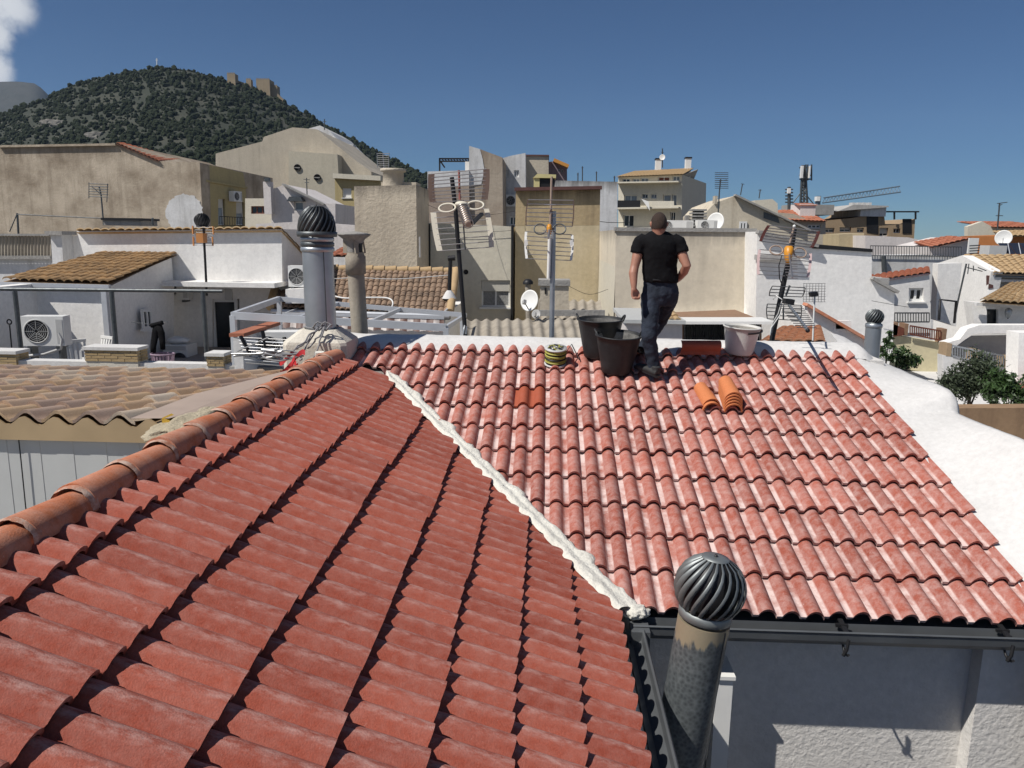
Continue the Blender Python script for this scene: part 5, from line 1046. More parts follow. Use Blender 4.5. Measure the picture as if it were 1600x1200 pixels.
MB().prism([fa1.pt(1066, 273, -.1), fa1.pt(1080, 258, -5), fa1.pt(1064, 273, -9)], (.1, 0, 0)).build('gable', GREYR, ap)
for (y0_, y1_) in ((285.5, 287.5), (325, 327.5), (356, 358)): MB().prism([fa1.pt(966, y0_, .0), fa1.pt(1063, y0_-1.6, .0), fa1.pt(1063, y1_-1.6, .0), fa1.pt(966, y1_, .0)], fa1.n*1.3).build('balcony_slab', CREAM, ap)
for (x0_, x1_, yt_, yb_2) in ((969, 1004, 314, 325), (1014, 1056, 315, 324)): MB().prism([fa1.pt(x0_, yt_, 1.2), fa1.pt(x1_, yt_, 1.2), fa1.pt(x1_, yb_2, 1.2), fa1.pt(x0_, yb_2, 1.2)], fa1.n*.06).build('balcony_front', CREAM if x0_ > 1000 else BLACKIRON, ap)
MB().prism([fa1.pt(1007, 312, 1.6), fa1.pt(1018, 316, 1.6), fa1.pt(1020, 330, 1.6)], fa1.n*.05).build('canvas', PLASTICW, ap)
for (x0_, x1_, yt_, yb_2) in ((1014, 1024, 243, 262), (1063, 1073, 241, 259)): q = fa1.pt(x0_, yb_2, -4); q1 = fa1.pt(x1_, yt_, -4); MB().box((q.x, q.y, q.z-1), (q1.x, q.y+.8, q1.z)).build('chimney', PLASTICW, ap); MB().box((q.x-.06, q.y-.06, q1.z), (q1.x+.06, q.y+.86, q1.z+.14)).build('chimney_cap', BLACKIRON, ap)
aerial('whip aerial with a small white dish between the two chimneys of the apartments', [(1035, 262), (1035, 232)], 85, [((1033, 238), (1037, 238))], .06); dish('white dish on the apartment roof', P(1035, 246, 84.5), .3, (-.3, -1, .1))
# ================================================================ right of centre on the skyline
f = Fac(46.0); sg = bld('streaked_gable_house', 'cream gable wall with brown streaks on the skyline right of the man', 'house', f, [(1100, 335), (1116, 318), (1148, 306), (1160, 308), (1200, 330), (1225, 345), (1262, 360), (1262, 420), (1100, 420)], 7, plaster('streaked_cream', (.60, .54, .43), (.46, .39, .29), .5, .6, .5, .4, .03, 6, (.20, .15, .10)), down=1)
MB().prism([f.pt(1193, 331, .05), f.pt(1215, 339, .05), f.pt(1218, 349, .05), f.pt(1193, 341, .05)], (0, .04, 0)).build('louvre', DARKMETAL, sg); opening(sg, f, (1154, 346, 1166, 360), reveal=-.06, pane=GLASS, wd=.1, mull=1, sill=False)
MB().bar(f.pt(1147, 305, .1), f.pt(1264, 360, .1), .5, .10).build('verge', CEMENT, sg); MB().box(tuple(f.pt(1116, 319, .1)), tuple(Vector(f.pt(1121, 306, .1))+Vector((0, .6, 0)))).build('chimney', BEIGE2, sg)
aerial('grid aerial standing on the cream streaked gable house', [(1122, 334), (1124, 300), (1126, 280)], 43, [((1117, 270+3*k), (1138, 270+3*k)) for k in range(9)]+[((1124, 283), (1136, 281))], .035)
aerial('thin aerial behind the cream streaked gable', [(1157, 305), (1160, 288)], 60, [((1158, 287), (1163, 288))], .04); aerial('second thin aerial behind the cream streaked gable', [(1186, 310), (1188, 296)], 60, [((1185, 297), (1190, 297))], .04)
lv = thing('louvred_vent', 'stack of grey concrete louvres right of the man', 'vent', P(1092, 360, 31)); fv = Fac(31.0)
for k in range(6): y = 327+4.9*k; MB().box(tuple(fv.pt(1081, y+2.4, .1)), tuple(Vector(fv.pt(1104, y, .1))+Vector((0, .7, 0)))).build('slat', CEMENT, lv)
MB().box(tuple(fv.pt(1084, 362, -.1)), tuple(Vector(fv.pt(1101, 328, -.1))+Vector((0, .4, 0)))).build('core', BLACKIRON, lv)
MB().box(tuple(fv.pt(1073, 362, -.3)), tuple(Vector(fv.pt(1080, 336, -.3))+Vector((0, .4, 0)))).build('core', CEMENT, lv)
rb = Fac(24.0); c = rb.pt(1055, 358.5); ac_unit('long white air conditioner on the beige wall top, right of the head of the man', (c.x, 24.6, c.z), 1.2, .28, .5); c = rb.pt(1107, 358.5); ac_unit('white air conditioner with a visible fan on the beige wall top', (c.x, 24.4, c.z), .6, .28, .4)
structure(MB().box((xl_+.05, 21.3, H-.6), (6.1, 26.1, P(1050, 359.5, 24).z-.07)), 'flat_roof', CEMENT)
dish('large white dish on the beige wall top', P(1119, 347, 26), .30, (-.8, -1, .25))
f = Fac(58.0); bld('cream_flat_block', 'plain cream block on the skyline left of the phone mast', 'building', f, [(1180, 313), (1207, 311), (1215, 318), (1218, 400), (1180, 400)], 5, CREAM, down=1)
f = Fac(62.0); rh = bld('red_roof_house', 'house with stepped red roofs below the phone mast', 'house', f, [(1215, 332), (1240, 334), (1268, 345), (1290, 345), (1290, 420), (1215, 420)], 6, BEIGE2, [(1262, 351, 1282, 357, dict(mull=2, sill=False, wd=.08))], down=1)
A = f.pt(1212, 333, .3); tiled(rh, f.pt(1226, 344, .4), f.pt(1290, 346, .4), f.pt(1276, 326, -3), f.pt(1205, 327, -3), .3, .5, REDROOF, .05); MB().box(tuple(f.pt(1256, 338, -1)), tuple(Vector(f.pt(1282, 318, -1))+Vector((0, 2.5, 0)))).build('roof_room', PINKISH, rh); MB().prism([f.pt(1252, 320, -.9), f.pt(1284, 320, -.9), f.pt(1283, 316, -2.5), f.pt(1256, 316, -2.5)], (0, .1, .05)).build('room_roof', REDROOF, rh)
# phone mast
pm = thing('phone_mast', 'steel lattice phone mast with white antenna panels', 'mast', P(1254, 325, 70)); Y = 70.0
def q(x, y, o_=0): return P(x, y, Y+o_)
for (a_, b_, o_) in (((1250, 330), (1254, 258), 0), ((1262, 330), (1258, 258), 0), ((1256, 330), (1256, 258), 1.0)): MB().tube([q(*a_, o_), q(*b_, o_)], .10, 6).build('leg', DARKMETAL, pm)
for k in range(7): y = 322-9*k; w_ = 5.5-.55*k; MB().tube([q(1256-w_, y), q(1256+w_*.9, y-8)], .05, 5).build('brace', DARKMETAL, pm); MB().tube([q(1256+w_, y), q(1256-w_*.9, y-8)], .05, 5).build('brace', DARKMETAL, pm)
for (x0_, x1_) in ((1251, 1256), (1264, 1267)): a_ = q(x0_, 278, -.4); b_ = q(x1_, 259, -.4); MB().box((a_.x, a_.y, a_.z), (b_.x, a_.y+.3, b_.z)).build('antenna_panel', PLASTICW, pm)
for y in (262, 274, 280): MB().tube([q(1249, y), q(1268, y)], .06, 5).build('ring', DARKMETAL, pm)
for x in (1259, 1262, 1268): MB().tube([q(x, 282), q(x, 257)], .07, 5).build('pole', DARKMETAL, pm)
for (a_, b_) in (((1252, 300), (1238, 318)), ((1260, 305), (1272, 320))): MB().tube([q(*a_), q(*b_)], .05, 5).build('stay', DARKMETAL, pm)
MB().box(tuple(q(1236, 335)), tuple(q(1285, 322, 3))).build('mast_platform', CEMENT, pm)
p2 = thing('small_phone_mast', 'small dark mast with one white panel left of the phone mast', 'mast', P(1233, 330, 68)); bar_px(p2, 'pole', [(1233, 335), (1233, 292)], 68, .14, DARKMETAL)
for k in range(5): bar_px(p2, 'bracket', [(1227, 296+5*k), (1239, 296+5*k)], 68, .06, DARKMETAL)
a_ = P(1231, 302, 67.6); b_ = P(1236, 294, 67.6); MB().box((a_.x, a_.y, a_.z), (b_.x, a_.y+.3, b_.z)).build('antenna_panel', PLASTICW, p2)
# crane boom
cr = thing('crane_boom', 'blue-grey lattice crane boom rising to the right on the skyline', 'crane', P(1290, 320, 160)); BLUEG = flat('crane_steel', (.12, .17, .22), .5); Yc = 160.0
lo0, lo1, hi0, hi1 = (1285, 317), (1407, 300), (1287, 309), (1406, 291)
def lp(a, b_, t): return (a[0]+(b_[0]-a[0])*t, a[1]+(b_[1]-a[1])*t)
bar_px(cr, 'chord', [lo0, lo1], Yc, .16, BLUEG, 6); bar_px(cr, 'chord', [lo0, lo1], Yc+1.6, .16, BLUEG, 6); bar_px(cr, 'chord', [hi0, hi1], Yc+.8, .16, BLUEG, 6)
for k in range(22): bar_px(cr, 'lacing', [lp(lo0, lo1, k/22), lp(hi0, hi1, (k+.5)/22), lp(lo0, lo1, (k+1)/22)], [Yc, Yc+.8, Yc], .09, BLUEG, 5)
a_ = P(1277, 322, Yc); b_ = P(1283, 306, Yc); MB().box((a_.x, a_.y, 0), (b_.x, a_.y+1.6, b_.z)).build('tower', BLUEG, cr); a_ = P(1276, 314, Yc-.3); b_ = P(1282, 307, Yc-.3); MB().box((a_.x, a_.y, a_.z), (b_.x, a_.y+1.4, b_.z)).build('cab', PLASTICW, cr)
# brown modern block
f = Fac(70.0); bm_ = bld('brown_block', 'brown modern apartment block with dark balconies on the right skyline', 'building', f, [(1287, 345), (1330, 341), (1346, 338), (1357, 331), (1381, 331), (1383, 350), (1407, 350), (1430, 342), (1428, 376), (1425, 420), (1287, 420)], 9, TAN,
    [(1288, 356, 1304, 363, dict(sill=False, blind=.5)), (1312, 355, 1330, 362, dict(sill=False, blind=.6)), (1339, 356, 1350, 363, dict(sill=False, blind=.5)), (1374, 356, 1388, 369, dict(sill=False, blind=.7)), (1396, 357, 1407, 364, dict(sill=False)), (1357, 340, 1364, 350, dict(sill=False, mull=0))], down=1, reveal=.3)
MB().prism([f.pt(1354, 332, .05), f.pt(1372, 329, .05), f.pt(1372, 366, .05), f.pt(1354, 363, .05)], (0, .045, 0)).build('dark_panel', BLACKIRON, bm_); MB().prism([f.pt(1410, 342, .05), f.pt(1424, 342, .05), f.pt(1424, 365, .05), f.pt(1410, 365, .05)], (0, .045, 0)).build('dark_panel', BLACKIRON, bm_)
MB().box(tuple(f.pt(1342, 338, .3)), tuple(Vector(f.pt(1383, 322, .3))+Vector((0, 7, 0)))).build('penthouse', WHITE_DIRTY, bm_); MB().prism([f.pt(1306, 330, .6), f.pt(1384, 324, .6), f.pt(1384, 322, .6), f.pt(1330, 320, .6)], (0, 8, 0)).build('penthouse_roof', GREYR, bm_)
for k, x in enumerate((1335, 1344, 1352, 1361)): MB().box(tuple(f.pt(x, 322, -.5)), tuple(Vector(f.pt(x+5, 316, -.5))+Vector((0, .8, 0)))).build('roof_unit', PLASTICG, bm_)
MB().bar(f.pt(1383, 331, .3), f.pt(1433, 331, .3), .2, .12).build('canopy_rail', BLACKIRON, bm_)
for x in (1395, 1428): MB().bar(f.pt(x, 331, .3), f.pt(x, 343, .3), .12).build('canopy_post', BLACKIRON, bm_)
f = Fac(52.0); bld('buff_wall', 'buff garden wall below the brown modern block', 'wall', f, [(1311, 366), (1350, 364), (1352, 392), (1311, 392)], 3, plaster('buff_wall_render', (.48, .40, .26), (.38, .31, .20), .6, .3, .5, .3, .02, 6), down=1)
f = Fac(50.0); bld('pink_wall', 'long pinkish wall below the brown modern block', 'wall', f, [(1352, 368), (1420, 371), (1450, 378), (1450, 420), (1352, 420)], 3, PINKISH, down=1)
# terrace with railing
f = Fac(40.0); te = bld('terrace_building', 'white terrace building with a long brown railing along its roof', 'building', f, [(1352, 400), (1445, 398), (1500, 402), (1500, 470), (1350, 470)], 1.5, WHITE_DIRTY, down=1)
railing('terrace_railing', 'long brown roof railing on the white terrace building', Fac(39.9), 1360, (384, 399), 1502, (386, 401), DARKMETAL, 4); dk = f.pt(1378, 400, .2); MB().tube([dk, f.pt(1379, 425, .2)], .12, 8).build('downpipe', DARKMETAL, te)
# far right house with red roof, dish and tank
f = Fac(62.0); fr = bld('far_red_roof_house', 'cream house with a shallow red roof at the right skyline', 'house', f, [(1512, 354), (1535, 346), (1552, 355), (1640, 356), (1640, 430), (1512, 430)], .5, CREAM, [(1556, 358, 1584, 364, dict(mull=3, sill=False))], down=1)
tiled(fr, f.pt(1550, 355, .6), f.pt(1650, 356, .6), f.pt(1625, 345, -4), f.pt(1537, 345, -4), .3, .5, REDROOF, .05)
aerial('tall aerial with spread arms above the red roof at the right', [(1557, 375), (1562, 317)], 55, [((1558, 318), (1574, 316)), ((1560, 322), (1566, 319)), ((1556, 337), (1567, 337))], .05); dish('white dish beside the solar panels at the right edge', P(1568, 372, 44), .42, (-.6, -1, .2))
f = Fac(48.0); oo = bld('orange_house', 'orange house with a tan roof at the right edge', 'house', f, [(1570, 369), (1650, 366), (1650, 420), (1570, 420)], 5, plaster('orange_render', (.42, .17, .06), (.36, .14, .05), .4, .2, .5, .3, .02, 6), down=1); tiled(oo, f.pt(1568, 369, .4), f.pt(1655, 367, .4), f.pt(1655, 359, -2), f.pt(1580, 361, -2), .28, .45, YELTILE, .05)
f = Fac(36.0); so = thing('solar_array', 'dark solar panels with white struts at the right edge', 'solar panels', f.pt(1590, 398))
for k in range(4): x = 1572+k*17; MB().prism([f.pt(x, 381, -.6), f.pt(x+16, 381, -.6), f.pt(x+15, 397, .0), f.pt(x-1, 397, .0)], (0, .05, .03)).build('panel', NAVY, so); MB().tube([f.pt(x+4, 397, .1), f.pt(x+13, 380, -.5)], .02, 5).build('strut', ALU, so)
MB().box(tuple(f.pt(1545, 398, 0)), tuple(Vector(f.pt(1574, 384, 0))+Vector((0, .8, 0)))).build('tank', PLASTICG, so)
f = Fac(42.0); rs2 = bld('sloped_red_shed', 'pale shed with a sloping red roof between the railing and the cream house', 'shed', f, [(1450, 386), (1512, 371), (1514, 420), (1450, 420)], 4, PINKISH, down=1); tiled(rs2, f.pt(1450, 386, .4), f.pt(1512, 372, .4), f.pt(1513, 369, -2), f.pt(1455, 379, -2), .3, .5, REDROOF, .05)
ck = thing('rooftop_clutter', 'rack and white door on the terrace left of the solar panels', 'rack', P(1520, 395, 38)); fk = Fac(38.0); MB().box(tuple(fk.pt(1512, 396)), tuple(Vector(fk.pt(1530, 372))+Vector((0, .1, 0)))).build('door', PLASTICW, ck)
for k in range(4): MB().bar(fk.pt(1508, 384+4*k, .4), fk.pt(1524, 383+4*k, .4), .05).build('shelf', DARKMETAL, ck)
# white gable house with yellow-brown roof
f = Fac(a=(1462, 33.5), b=(1549, 29.0)); wgh = bld('big_white_gable', 'white gable house with a yellow-brown tile roof at the right', 'house', f, [(1462, 412), (1503, 399), (1549, 424), (1543, 452), (1540, 560), (1456, 560)], .4, WHITE, [(1551, 431, 1552, 432, dict(sill=False, mull=0, wd=.01))] if 0 else (), down=1)
A, B = P(1552, 427, 28.7), P(1680, 430, 28.7); tiled(wgh, A, B, P(1680, 399, 31.8), P(1505, 398.5, 31.6), .2, .36, YELTILE, .05)
f = Fac(29.0); MB().prism([f.pt(1552, 429, -.3), f.pt(1680, 432, -.3), f.pt(1680, 470, -.3), f.pt(1548, 470, -.3)], (0, .2, 0)).build('porch_wall', GREYR, wgh); MB().bar(f.pt(1550, 430, .2), f.pt(1680, 433, .2), .12, .12).build('gutter', GUTTER, wgh); MB().prism([f.pt(1556, 436, .1), f.pt(1680, 439, .1), f.pt(1680, 443, .1), f.pt(1556, 440, .1)], (0, .05, 0)).build('scalloped_trim', PINKISH, wgh)
MB().bar(f.pt(1544, 430, .1), f.pt(1544, 450, .1), .16).build('shutter', DARKCAP, wgh)
fx = Fac(28.6); MB().prism([fx.pt(1466, 412, 0), fx.pt(1503, 411, 0), fx.pt(1494, 510, 0), fx.pt(1462, 500, 0)], (0, .4, 0)).build('stair_tower', WHITE, wgh)
# left wing with window
f = Fac(27.0); wgw = bld('white_wing', 'white house wing with a sloping red tile edge and one dark window', 'house', f, [(1384, 436), (1452, 427), (1455, 520), (1388, 520)], 1.0, WHITE, [(1420, 450, 1443, 471, dict(mull=1, wd=.08))], down=1)
tiled(wgw, f.pt(1355, 440, .07), f.pt(1452, 426, .07), P(1452, 417, 29), P(1357, 431, 29), .2, .36, REDROOF, .05); MB().box(tuple(f.pt(1354, 444, .3)), tuple(Vector(f.pt(1384, 434, .3))+Vector((0, 2, 0)))).build('eave_block', GREYR, wgw)
railing('white_balustrade', 'dark railing under the window of the white wing', Fac(25.0), 1398, (489, 503), 1452, (489, 503), DARKMETAL, 4)
aerial('leaning pole with an orange-tipped aerial on the white gable', [(1491, 500), (1497, 470), (1510, 412)], 26, [((1511, 418), (1535, 424)), ((1514, 412), (1512, 428)), ((1521, 415), (1521, 424)), ((1528, 418), (1541, 423))], .03, DARKMETAL)
sw = thing('clothes_frame', 'black tube frame on the white terrace under the gable', 'frame_stand', P(1480, 500, 24)); 
for pts in ([(1467, 500), (1469, 468), (1494, 471), (1491, 505)],): bar_px(sw, 'tube', pts, 24, .04, BLACKIRON)
# lower right: tile roofed porch, stairs, balustrades
f = Fac(21.5); pr_ = bld('porch_house', 'white porch house with a tan tile roof at the right edge', 'house', f, [(1518, 472), (1690, 482), (1690, 560), (1530, 560)], .4, WHITE, [(1542, 483, 1560, 507, dict(mull=0, sill=False, frame=BLACKIRON))], down=1)
tiled(pr_, f.pt(1515, 467, .5), f.pt(1690, 480, .5), P(1690, 432, 24.6), P(1578, 443, 24.6), .2, .36, YELTILE, .05); MB().bar(f.pt(1518, 474, .2), f.pt(1690, 484, .2), .12, .08).build('eave_beam', WHITE_DIRTY, pr_)
lm = thing('wall_lantern', 'dark wall lantern beside the black porch opening', 'lamp', f.pt(1569, 494, .2)); MB().lathe([(.0, .16), (.08, .10), (.09, .02), (.05, -.12), (0, -.13)], f.pt(1568, 488, .22), (0, 0, 1), 10).build('lantern', GALV, lm); MB().tube([f.pt(1568, 492, .22), f.pt(1573, 497, .05)], .02, 6).build('arm', BLACKIRON, lm)
fq = Fac(20.0); stw = bld('stair_parapet', 'white curved stair parapet below the porch house', 'wall', fq, [(1478, 536), (1500, 530), (1512, 514), (1530, 508), (1690, 508), (1690, 520), (1530, 521), (1515, 524), (1495, 540), (1478, 546)], .35, WHITE)
fg = Fac(20.4); bld('grey_stair_wall', 'grey unpainted wall below the stair parapet', 'wall', fg, [(1490, 545), (1520, 525), (1690, 522), (1690, 600), (1490, 600)], .4, GREYR, down=1)
f = Fac(22.0); cw = bld('pale_yellow_wall', 'pale yellow garden wall under the brown balustrade', 'wall', f, [(1391, 533), (1400, 524), (1478, 537), (1476, 584), (1391, 575)], .5, PALEYELLOW, down=1)
fb2 = Fac(21.9); bs = railing('brown_balustrade', 'red-brown balustrade with square posts on the pale yellow wall', fb2, 1422, (509, 522), 1470, (517, 532), WOODRED, 3.4)
for (x0_, x1_, y0_, y1_) in ((1395, 1404, 504, 524), (1412, 1420, 506, 524), (1470, 1480, 514, 537)): MB().box(tuple(fb2.pt(x0_, y1_)), tuple(Vector(fb2.pt(x1_, y0_))+Vector((0, .35, 0)))).build('post', BROWN, bs)
MB().prism([fb2.pt(1396, 506), fb2.pt(1413, 513), fb2.pt(1413, 524), fb2.pt(1394, 526)], (0, .1, 0)).build('stair_rail', WOODRED, bs)
f = Fac(19.5); br = railing('stone_balustrade', 'grey railing between sand-coloured piers above the shrubs', f, 1488, (540, 556), 1568, (556, 576), GALV, 4)
for (x0_, x1_, y0_, y1_) in ((1478, 1488, 537, 557), (1522, 1532, 547, 566), (1568, 1590, 558, 588)): MB().box(tuple(f.pt(x0_, y1_)), tuple(Vector(f.pt(x1_, y0_))+Vector((0, .4, 0)))).build('pier', TAN, br)
MB().prism([f.pt(1474, 555), f.pt(1568, 576), f.pt(1568, 612), f.pt(1474, 600)], (0, .3, 0)).build('base_wall', WHITE_DIRTY, br)
f = Fac(18.5); bld('white_column', 'white column with a cable at the right edge', 'column', f, [(1592, 520), (1640, 520), (1640, 600), (1590, 600)], .5, WHITE, down=1)
f = Fac(18.0); ro = thing('red_tile_porch', 'small red tile porch roof at the right edge', 'roof', f.pt(1600, 605)); tiled(ro, f.pt(1574, 607), f.pt(1680, 612), P(1680, 588, 19.8), P(1588, 588, 19.8), .15, .3, flat('orange_red_tile', (.45, .17, .10), .8, 0, .2), .04); MB().box(tuple(f.pt(1590, 640, -.3)), tuple(Vector(f.pt(1680, 610, -.3))+Vector((0, 1.2, 0)))).build('wall', WHITE, ro)
structure(MB().box((6.6, 11.5, 0), (20, 24, P(1500, 632, 17.5).z)), 'garden_terrace', COPING)
f = Fac(12.5); bld('brown_wall', 'brown rendered garden wall behind the right rake parapet', 'wall', f, [(1484, 638), (1640, 637), (1700, 760), (1484, 760)], .3, plaster('brown_garden_render', (.30, .20, .12), (.22, .14, .09), .6, .6, .8, .4, .02, 8), down=1)

# cables and pipes that cross the facades
def wire(label, pts, Y, r=.006, mat=None):
    Y = Y if isinstance(Y, list) else [Y]*len(pts); q0 = list(zip(pts, Y)); fine = []
    for k in range(len(q0)-1):
        pm1, pp, pn, pn2 = q0[max(0, k-1)], q0[k], q0[k+1], q0[min(len(q0)-1, k+2)]
        for t in ([i_/6 for i_ in range(6)]+([1.0] if k == len(q0)-2 else [])):
            cr_ = lambda a, b_, c, d: .5*((2*b_)+(-a+c)*t+(2*a-5*b_+4*c-d)*t*t+(-a+3*b_-3*c+d)*t**3)
            fine.append(((cr_(pm1[0][0], pp[0][0], pn[0][0], pn2[0][0]), cr_(pm1[0][1], pp[0][1], pn[0][1], pn2[0][1])), cr_(pm1[1], pp[1], pn[1], pn2[1])))
    pts, Y = [a for a, b_ in fine], [b_ for a, b_ in fine]; MB().tube([P(x, y, yy) for (x, y), yy in zip(pts, Y if isinstance(Y, list) else [Y]*len(pts))], r, 5).build('overhead_wire', mat or BLACKIRON, None, label, 'cable', 'wires strung between the houses')
wire('thin wire sagging from the beige block to the ochre wall', [(668, 320), (700, 332), (740, 338), (805, 330)], [24.2, 25, 26, 27.2])
wire('wire along the top of the cream house wall', [(672, 360), (720, 363), (770, 362), (800, 360)], 26.4)
wire('wire from the squat chimney to the beige wall behind the man', [(889, 447), (920, 460), (950, 452)], [19.3, 20, 20.8])
wire('thin wire across the brown roll-tile roof', [(515, 436), (560, 434), (620, 436), (700, 430)], 21.0, .012, PLASTICG)
wire('white hose lying on the brown roll-tile roof', [(520, 462), (540, 466), (575, 465), (606, 466), (614, 474), (608, 487)], [20.3, 20.2, 20.2, 20.2, 20.0, 19.9], .022, PLASTICW)
wire('long wire over the white terrace at the right', [(1362, 470), (1395, 476), (1420, 480)], 19.5)
# ================================================================ the man on the roof
def onR(x, y):
    v = ray(x, y); p0_ = Vector((X0, Y0, Z0)); k = (p0_-CAM).dot(nR)/v.dot(nR); return CAM+v*k
def remesh(o, vox, smooth=6, fac=.5):
    m1 = o.modifiers.new('remesh', 'REMESH'); m1.mode = 'VOXEL'; m1.voxel_size = vox; m1.use_smooth_shade = True
    if smooth: m2 = o.modifiers.new('smooth', 'SMOOTH'); m2.iterations = smooth; m2.factor = fac
    return o
def ell(mb_, c, rx, ry, rz, n=16, m_=10):
    c = Vector(c); secs = []
    for i in range(m_+1):
        a = -math.pi/2+math.pi*i/m_; r_ = max(.02, math.cos(a)); secs.append(((c.x, c.y, c.z+rz*math.sin(a)), rx*r_, ry*r_, 0))
    return mb_.rings(secs, n)
foot = onR(1018, 590); man = thing('person', 'man in a black t-shirt and dark jeans seen from behind, standing on the red roof', 'person', foot)
body = MB()
# head, neck, torso core
hc = P(1029.5, 350, 7.660); ell(body, hc, .078, .098, .112); ell(body, hc+Vector((0, .03, -.055)), .062, .075, .07)
body.tube([hc+Vector((0, .105, .0)), hc+Vector((0, .118, -.03)), hc+Vector((0, .10, -.035))], [.010, .016, .012], 8)       # nose
body.tube([hc+Vector((-.025, .098, -.07)), hc+Vector((.025, .098, -.07))], .008, 6)                                           # lips
for s_ in (-1, 1):
    body.tube([hc+Vector((.074*s_, -.004, .016)), hc+Vector((.083*s_, -.014, .010)), hc+Vector((.081*s_, -.012, -.012)), hc+Vector((.072*s_, -.002, -.028))], [.010, .011, .010, .008], 8)
    ell(body, hc+Vector((.03*s_, .085, .004)), .016, .012, .012, 10, 6)
body.tube([hc+Vector((0, -.02, -.05)), P(1029.5, 372, 7.660), P(1029.5, 380, 7.680)], [.062, .066, .085], 16)
body.rings([(P(1031, 445, 7.720), .145, .095, 0), (P(1030.5, 416, 7.710), .15, .10, 0), (P(1030.5, 392, 7.700), .165, .11, 0), (P(1030, 376, 7.690), .15, .08, 0)][::1], 16)
def limb(mb_, pts, n=14): return mb_.tube([p for p, r_ in pts], [r_ for p, r_ in pts], n)
limb(body, [(P(1004, 378, 7.690), .055), (P(997, 392, 7.680), .054), (P(995, 403, 7.660), .050), (P(991.5, 417, 7.640), .043), (P(989.5, 427, 7.615), .045), (P(990, 438, 7.590), .037), (P(990.5, 449, 7.570), .028)])
limb(body, [(P(1057, 378, 7.690), .055), (P(1064, 392, 7.660), .054), (P(1068.5, 405, 7.630), .050), (P(1073, 415, 7.600), .044), (P(1069, 424, 7.660), .044), (P(1063, 432, 7.740), .036), (P(1057, 438, 7.830), .029)])
def hand(wr, dirv, side, back):
    """palm with four curled fingers and a thumb; side = towards the thumb, back = back of the hand"""
    d = Vector(dirv).normalized(); s = Vector(side); s = (s-d*s.dot(d)).normalized(); b_ = Vector(back); b_ = (b_-d*b_.dot(d)-s*b_.dot(s)).normalized()
    body.tube([wr-d*.01, wr+d*.03], [.027, .030], 10)
    for k in range(4):
        o_ = s*(.030-.020*k); L_ = (.036, .040, .037, .030)[k]; k0_ = wr+d*.080+o_-b_*.002*(k % 2)
        body.tube([wr+d*.02+o_*.7, k0_], [.015, .0125], 8)
        p1 = k0_+d*L_*.8-b_*L_*.45; p2 = p1-b_*L_*.75+d*L_*.05; p3 = p2-b_*L_*.2-d*L_*.5
        body.tube([k0_, p1, p2, p3], [.0115, .0105, .0098, .008], 8)
    t0_ = wr+d*.022+s*.024; body.tube([t0_, t0_+s*.022+d*.028-b_*.012, t0_+s*.020+d*.055-b_*.030, t0_+s*.008+d*.072-b_*.042], [.0145, .0125, .0112, .009], 8)
hand(P(990.5, 449, 7.570), (.06, -.02, -1), (.75, .6, 0), (-.8, -.5, .0)); hand(P(1057, 438, 7.830), (-.5, .8, -.4), (-.3, .2, 1), (.8, .4, .2))
# legs inside the trousers keep the figure one piece
limb(body, [(P(1020, 458, 7.730), .07), (P(1016, 485, 7.680), .06), (P(1014, 525, 7.600), .045), (P(1021, 580, 7.660), .035)]); limb(body, [(P(1046, 458, 7.76), .07), (P(1043, 470, 7.84), .065), (P(1037, 486, 7.97), .055), (P(1032, 500, 8.09), .045), (P(1022, 516, 8.11), .04), (P(1011, 530, 8.08), .036), (P(1004, 543, 8.05), .032)])
remesh(body.build('body', SKIN, man), .0075, 3, .4)
bm = bmesh.new(); bmesh.ops.create_icosphere(bm, subdivisions=6, radius=1); kill = []
for f_ in bm.faces:
    q_ = f_.calc_center_median(); lim = -.42 if q_.y < -.1 else (.05 if q_.y < .55 else .42)
    if q_.z < lim+.10*noise.noise(q_*6)+.16*noise.noise(q_*23): kill.append(f_)
bmesh.ops.delete(bm, geom=kill, context='FACES')
for v in bm.verts: q_ = v.co; k_ = 1.0+.012*noise.noise(q_*30); v.co = Vector((hc.x+q_.x*.0788*k_, hc.y+q_.y*.0988*k_, hc.z+q_.z*.1128*k_))
me = bpy.data.meshes.new('hair'); bm.to_mesh(me); bm.free(); me.materials.append(HAIR); [setattr(p_, 'use_smooth', True) for p_ in me.polygons]
o = bpy.data.objects.new('hair', me); C.objects.link(o); adopt(o, man)
sh_ = MB()
sec = [(441, 1032.5, .170, .125), (434, 1032, .172, .128), (424, 1031, .172, .124), (414, 1030.5, .173, .124), (404, 1030.5, .176, .130), (394, 1030.5, .184, .136), (386, 1030.5, .196, .134), (379, 1030.5, .200, .124), (373, 1030.5, .188, .108), (368, 1030.3, .150, .094), (364, 1030, .105, .085), (361, 1029.8, .082, .08)]
sh_.rings([(P(x, y, 7.71-.0004*(441-y)), hw, ry, 0) for y, x, hw, ry in sec], 28)
limb(sh_, [(P(1010, 376, 7.690), .085), (P(1001, 381, 7.680), .082), (P(997, 389, 7.680), .073), (P(995.5, 396, 7.675), .071)]); limb(sh_, [(P(1050, 376, 7.690), .085), (P(1060, 381, 7.670), .082), (P(1064, 389, 7.660), .073), (P(1066, 395.5, 7.650), .070)])
so_ = remesh(sh_.build('t_shirt', SHIRT, man), .011, 4)
tex = bpy.data.textures.new('cloth_folds', 'CLOUDS'); tex.noise_scale = .09; tex.noise_depth = 2
dm = so_.modifiers.new('folds', 'DISPLACE'); dm.texture = tex; dm.strength = .018; dm.mid_level = .5; dm.texture_coords = 'GLOBAL'
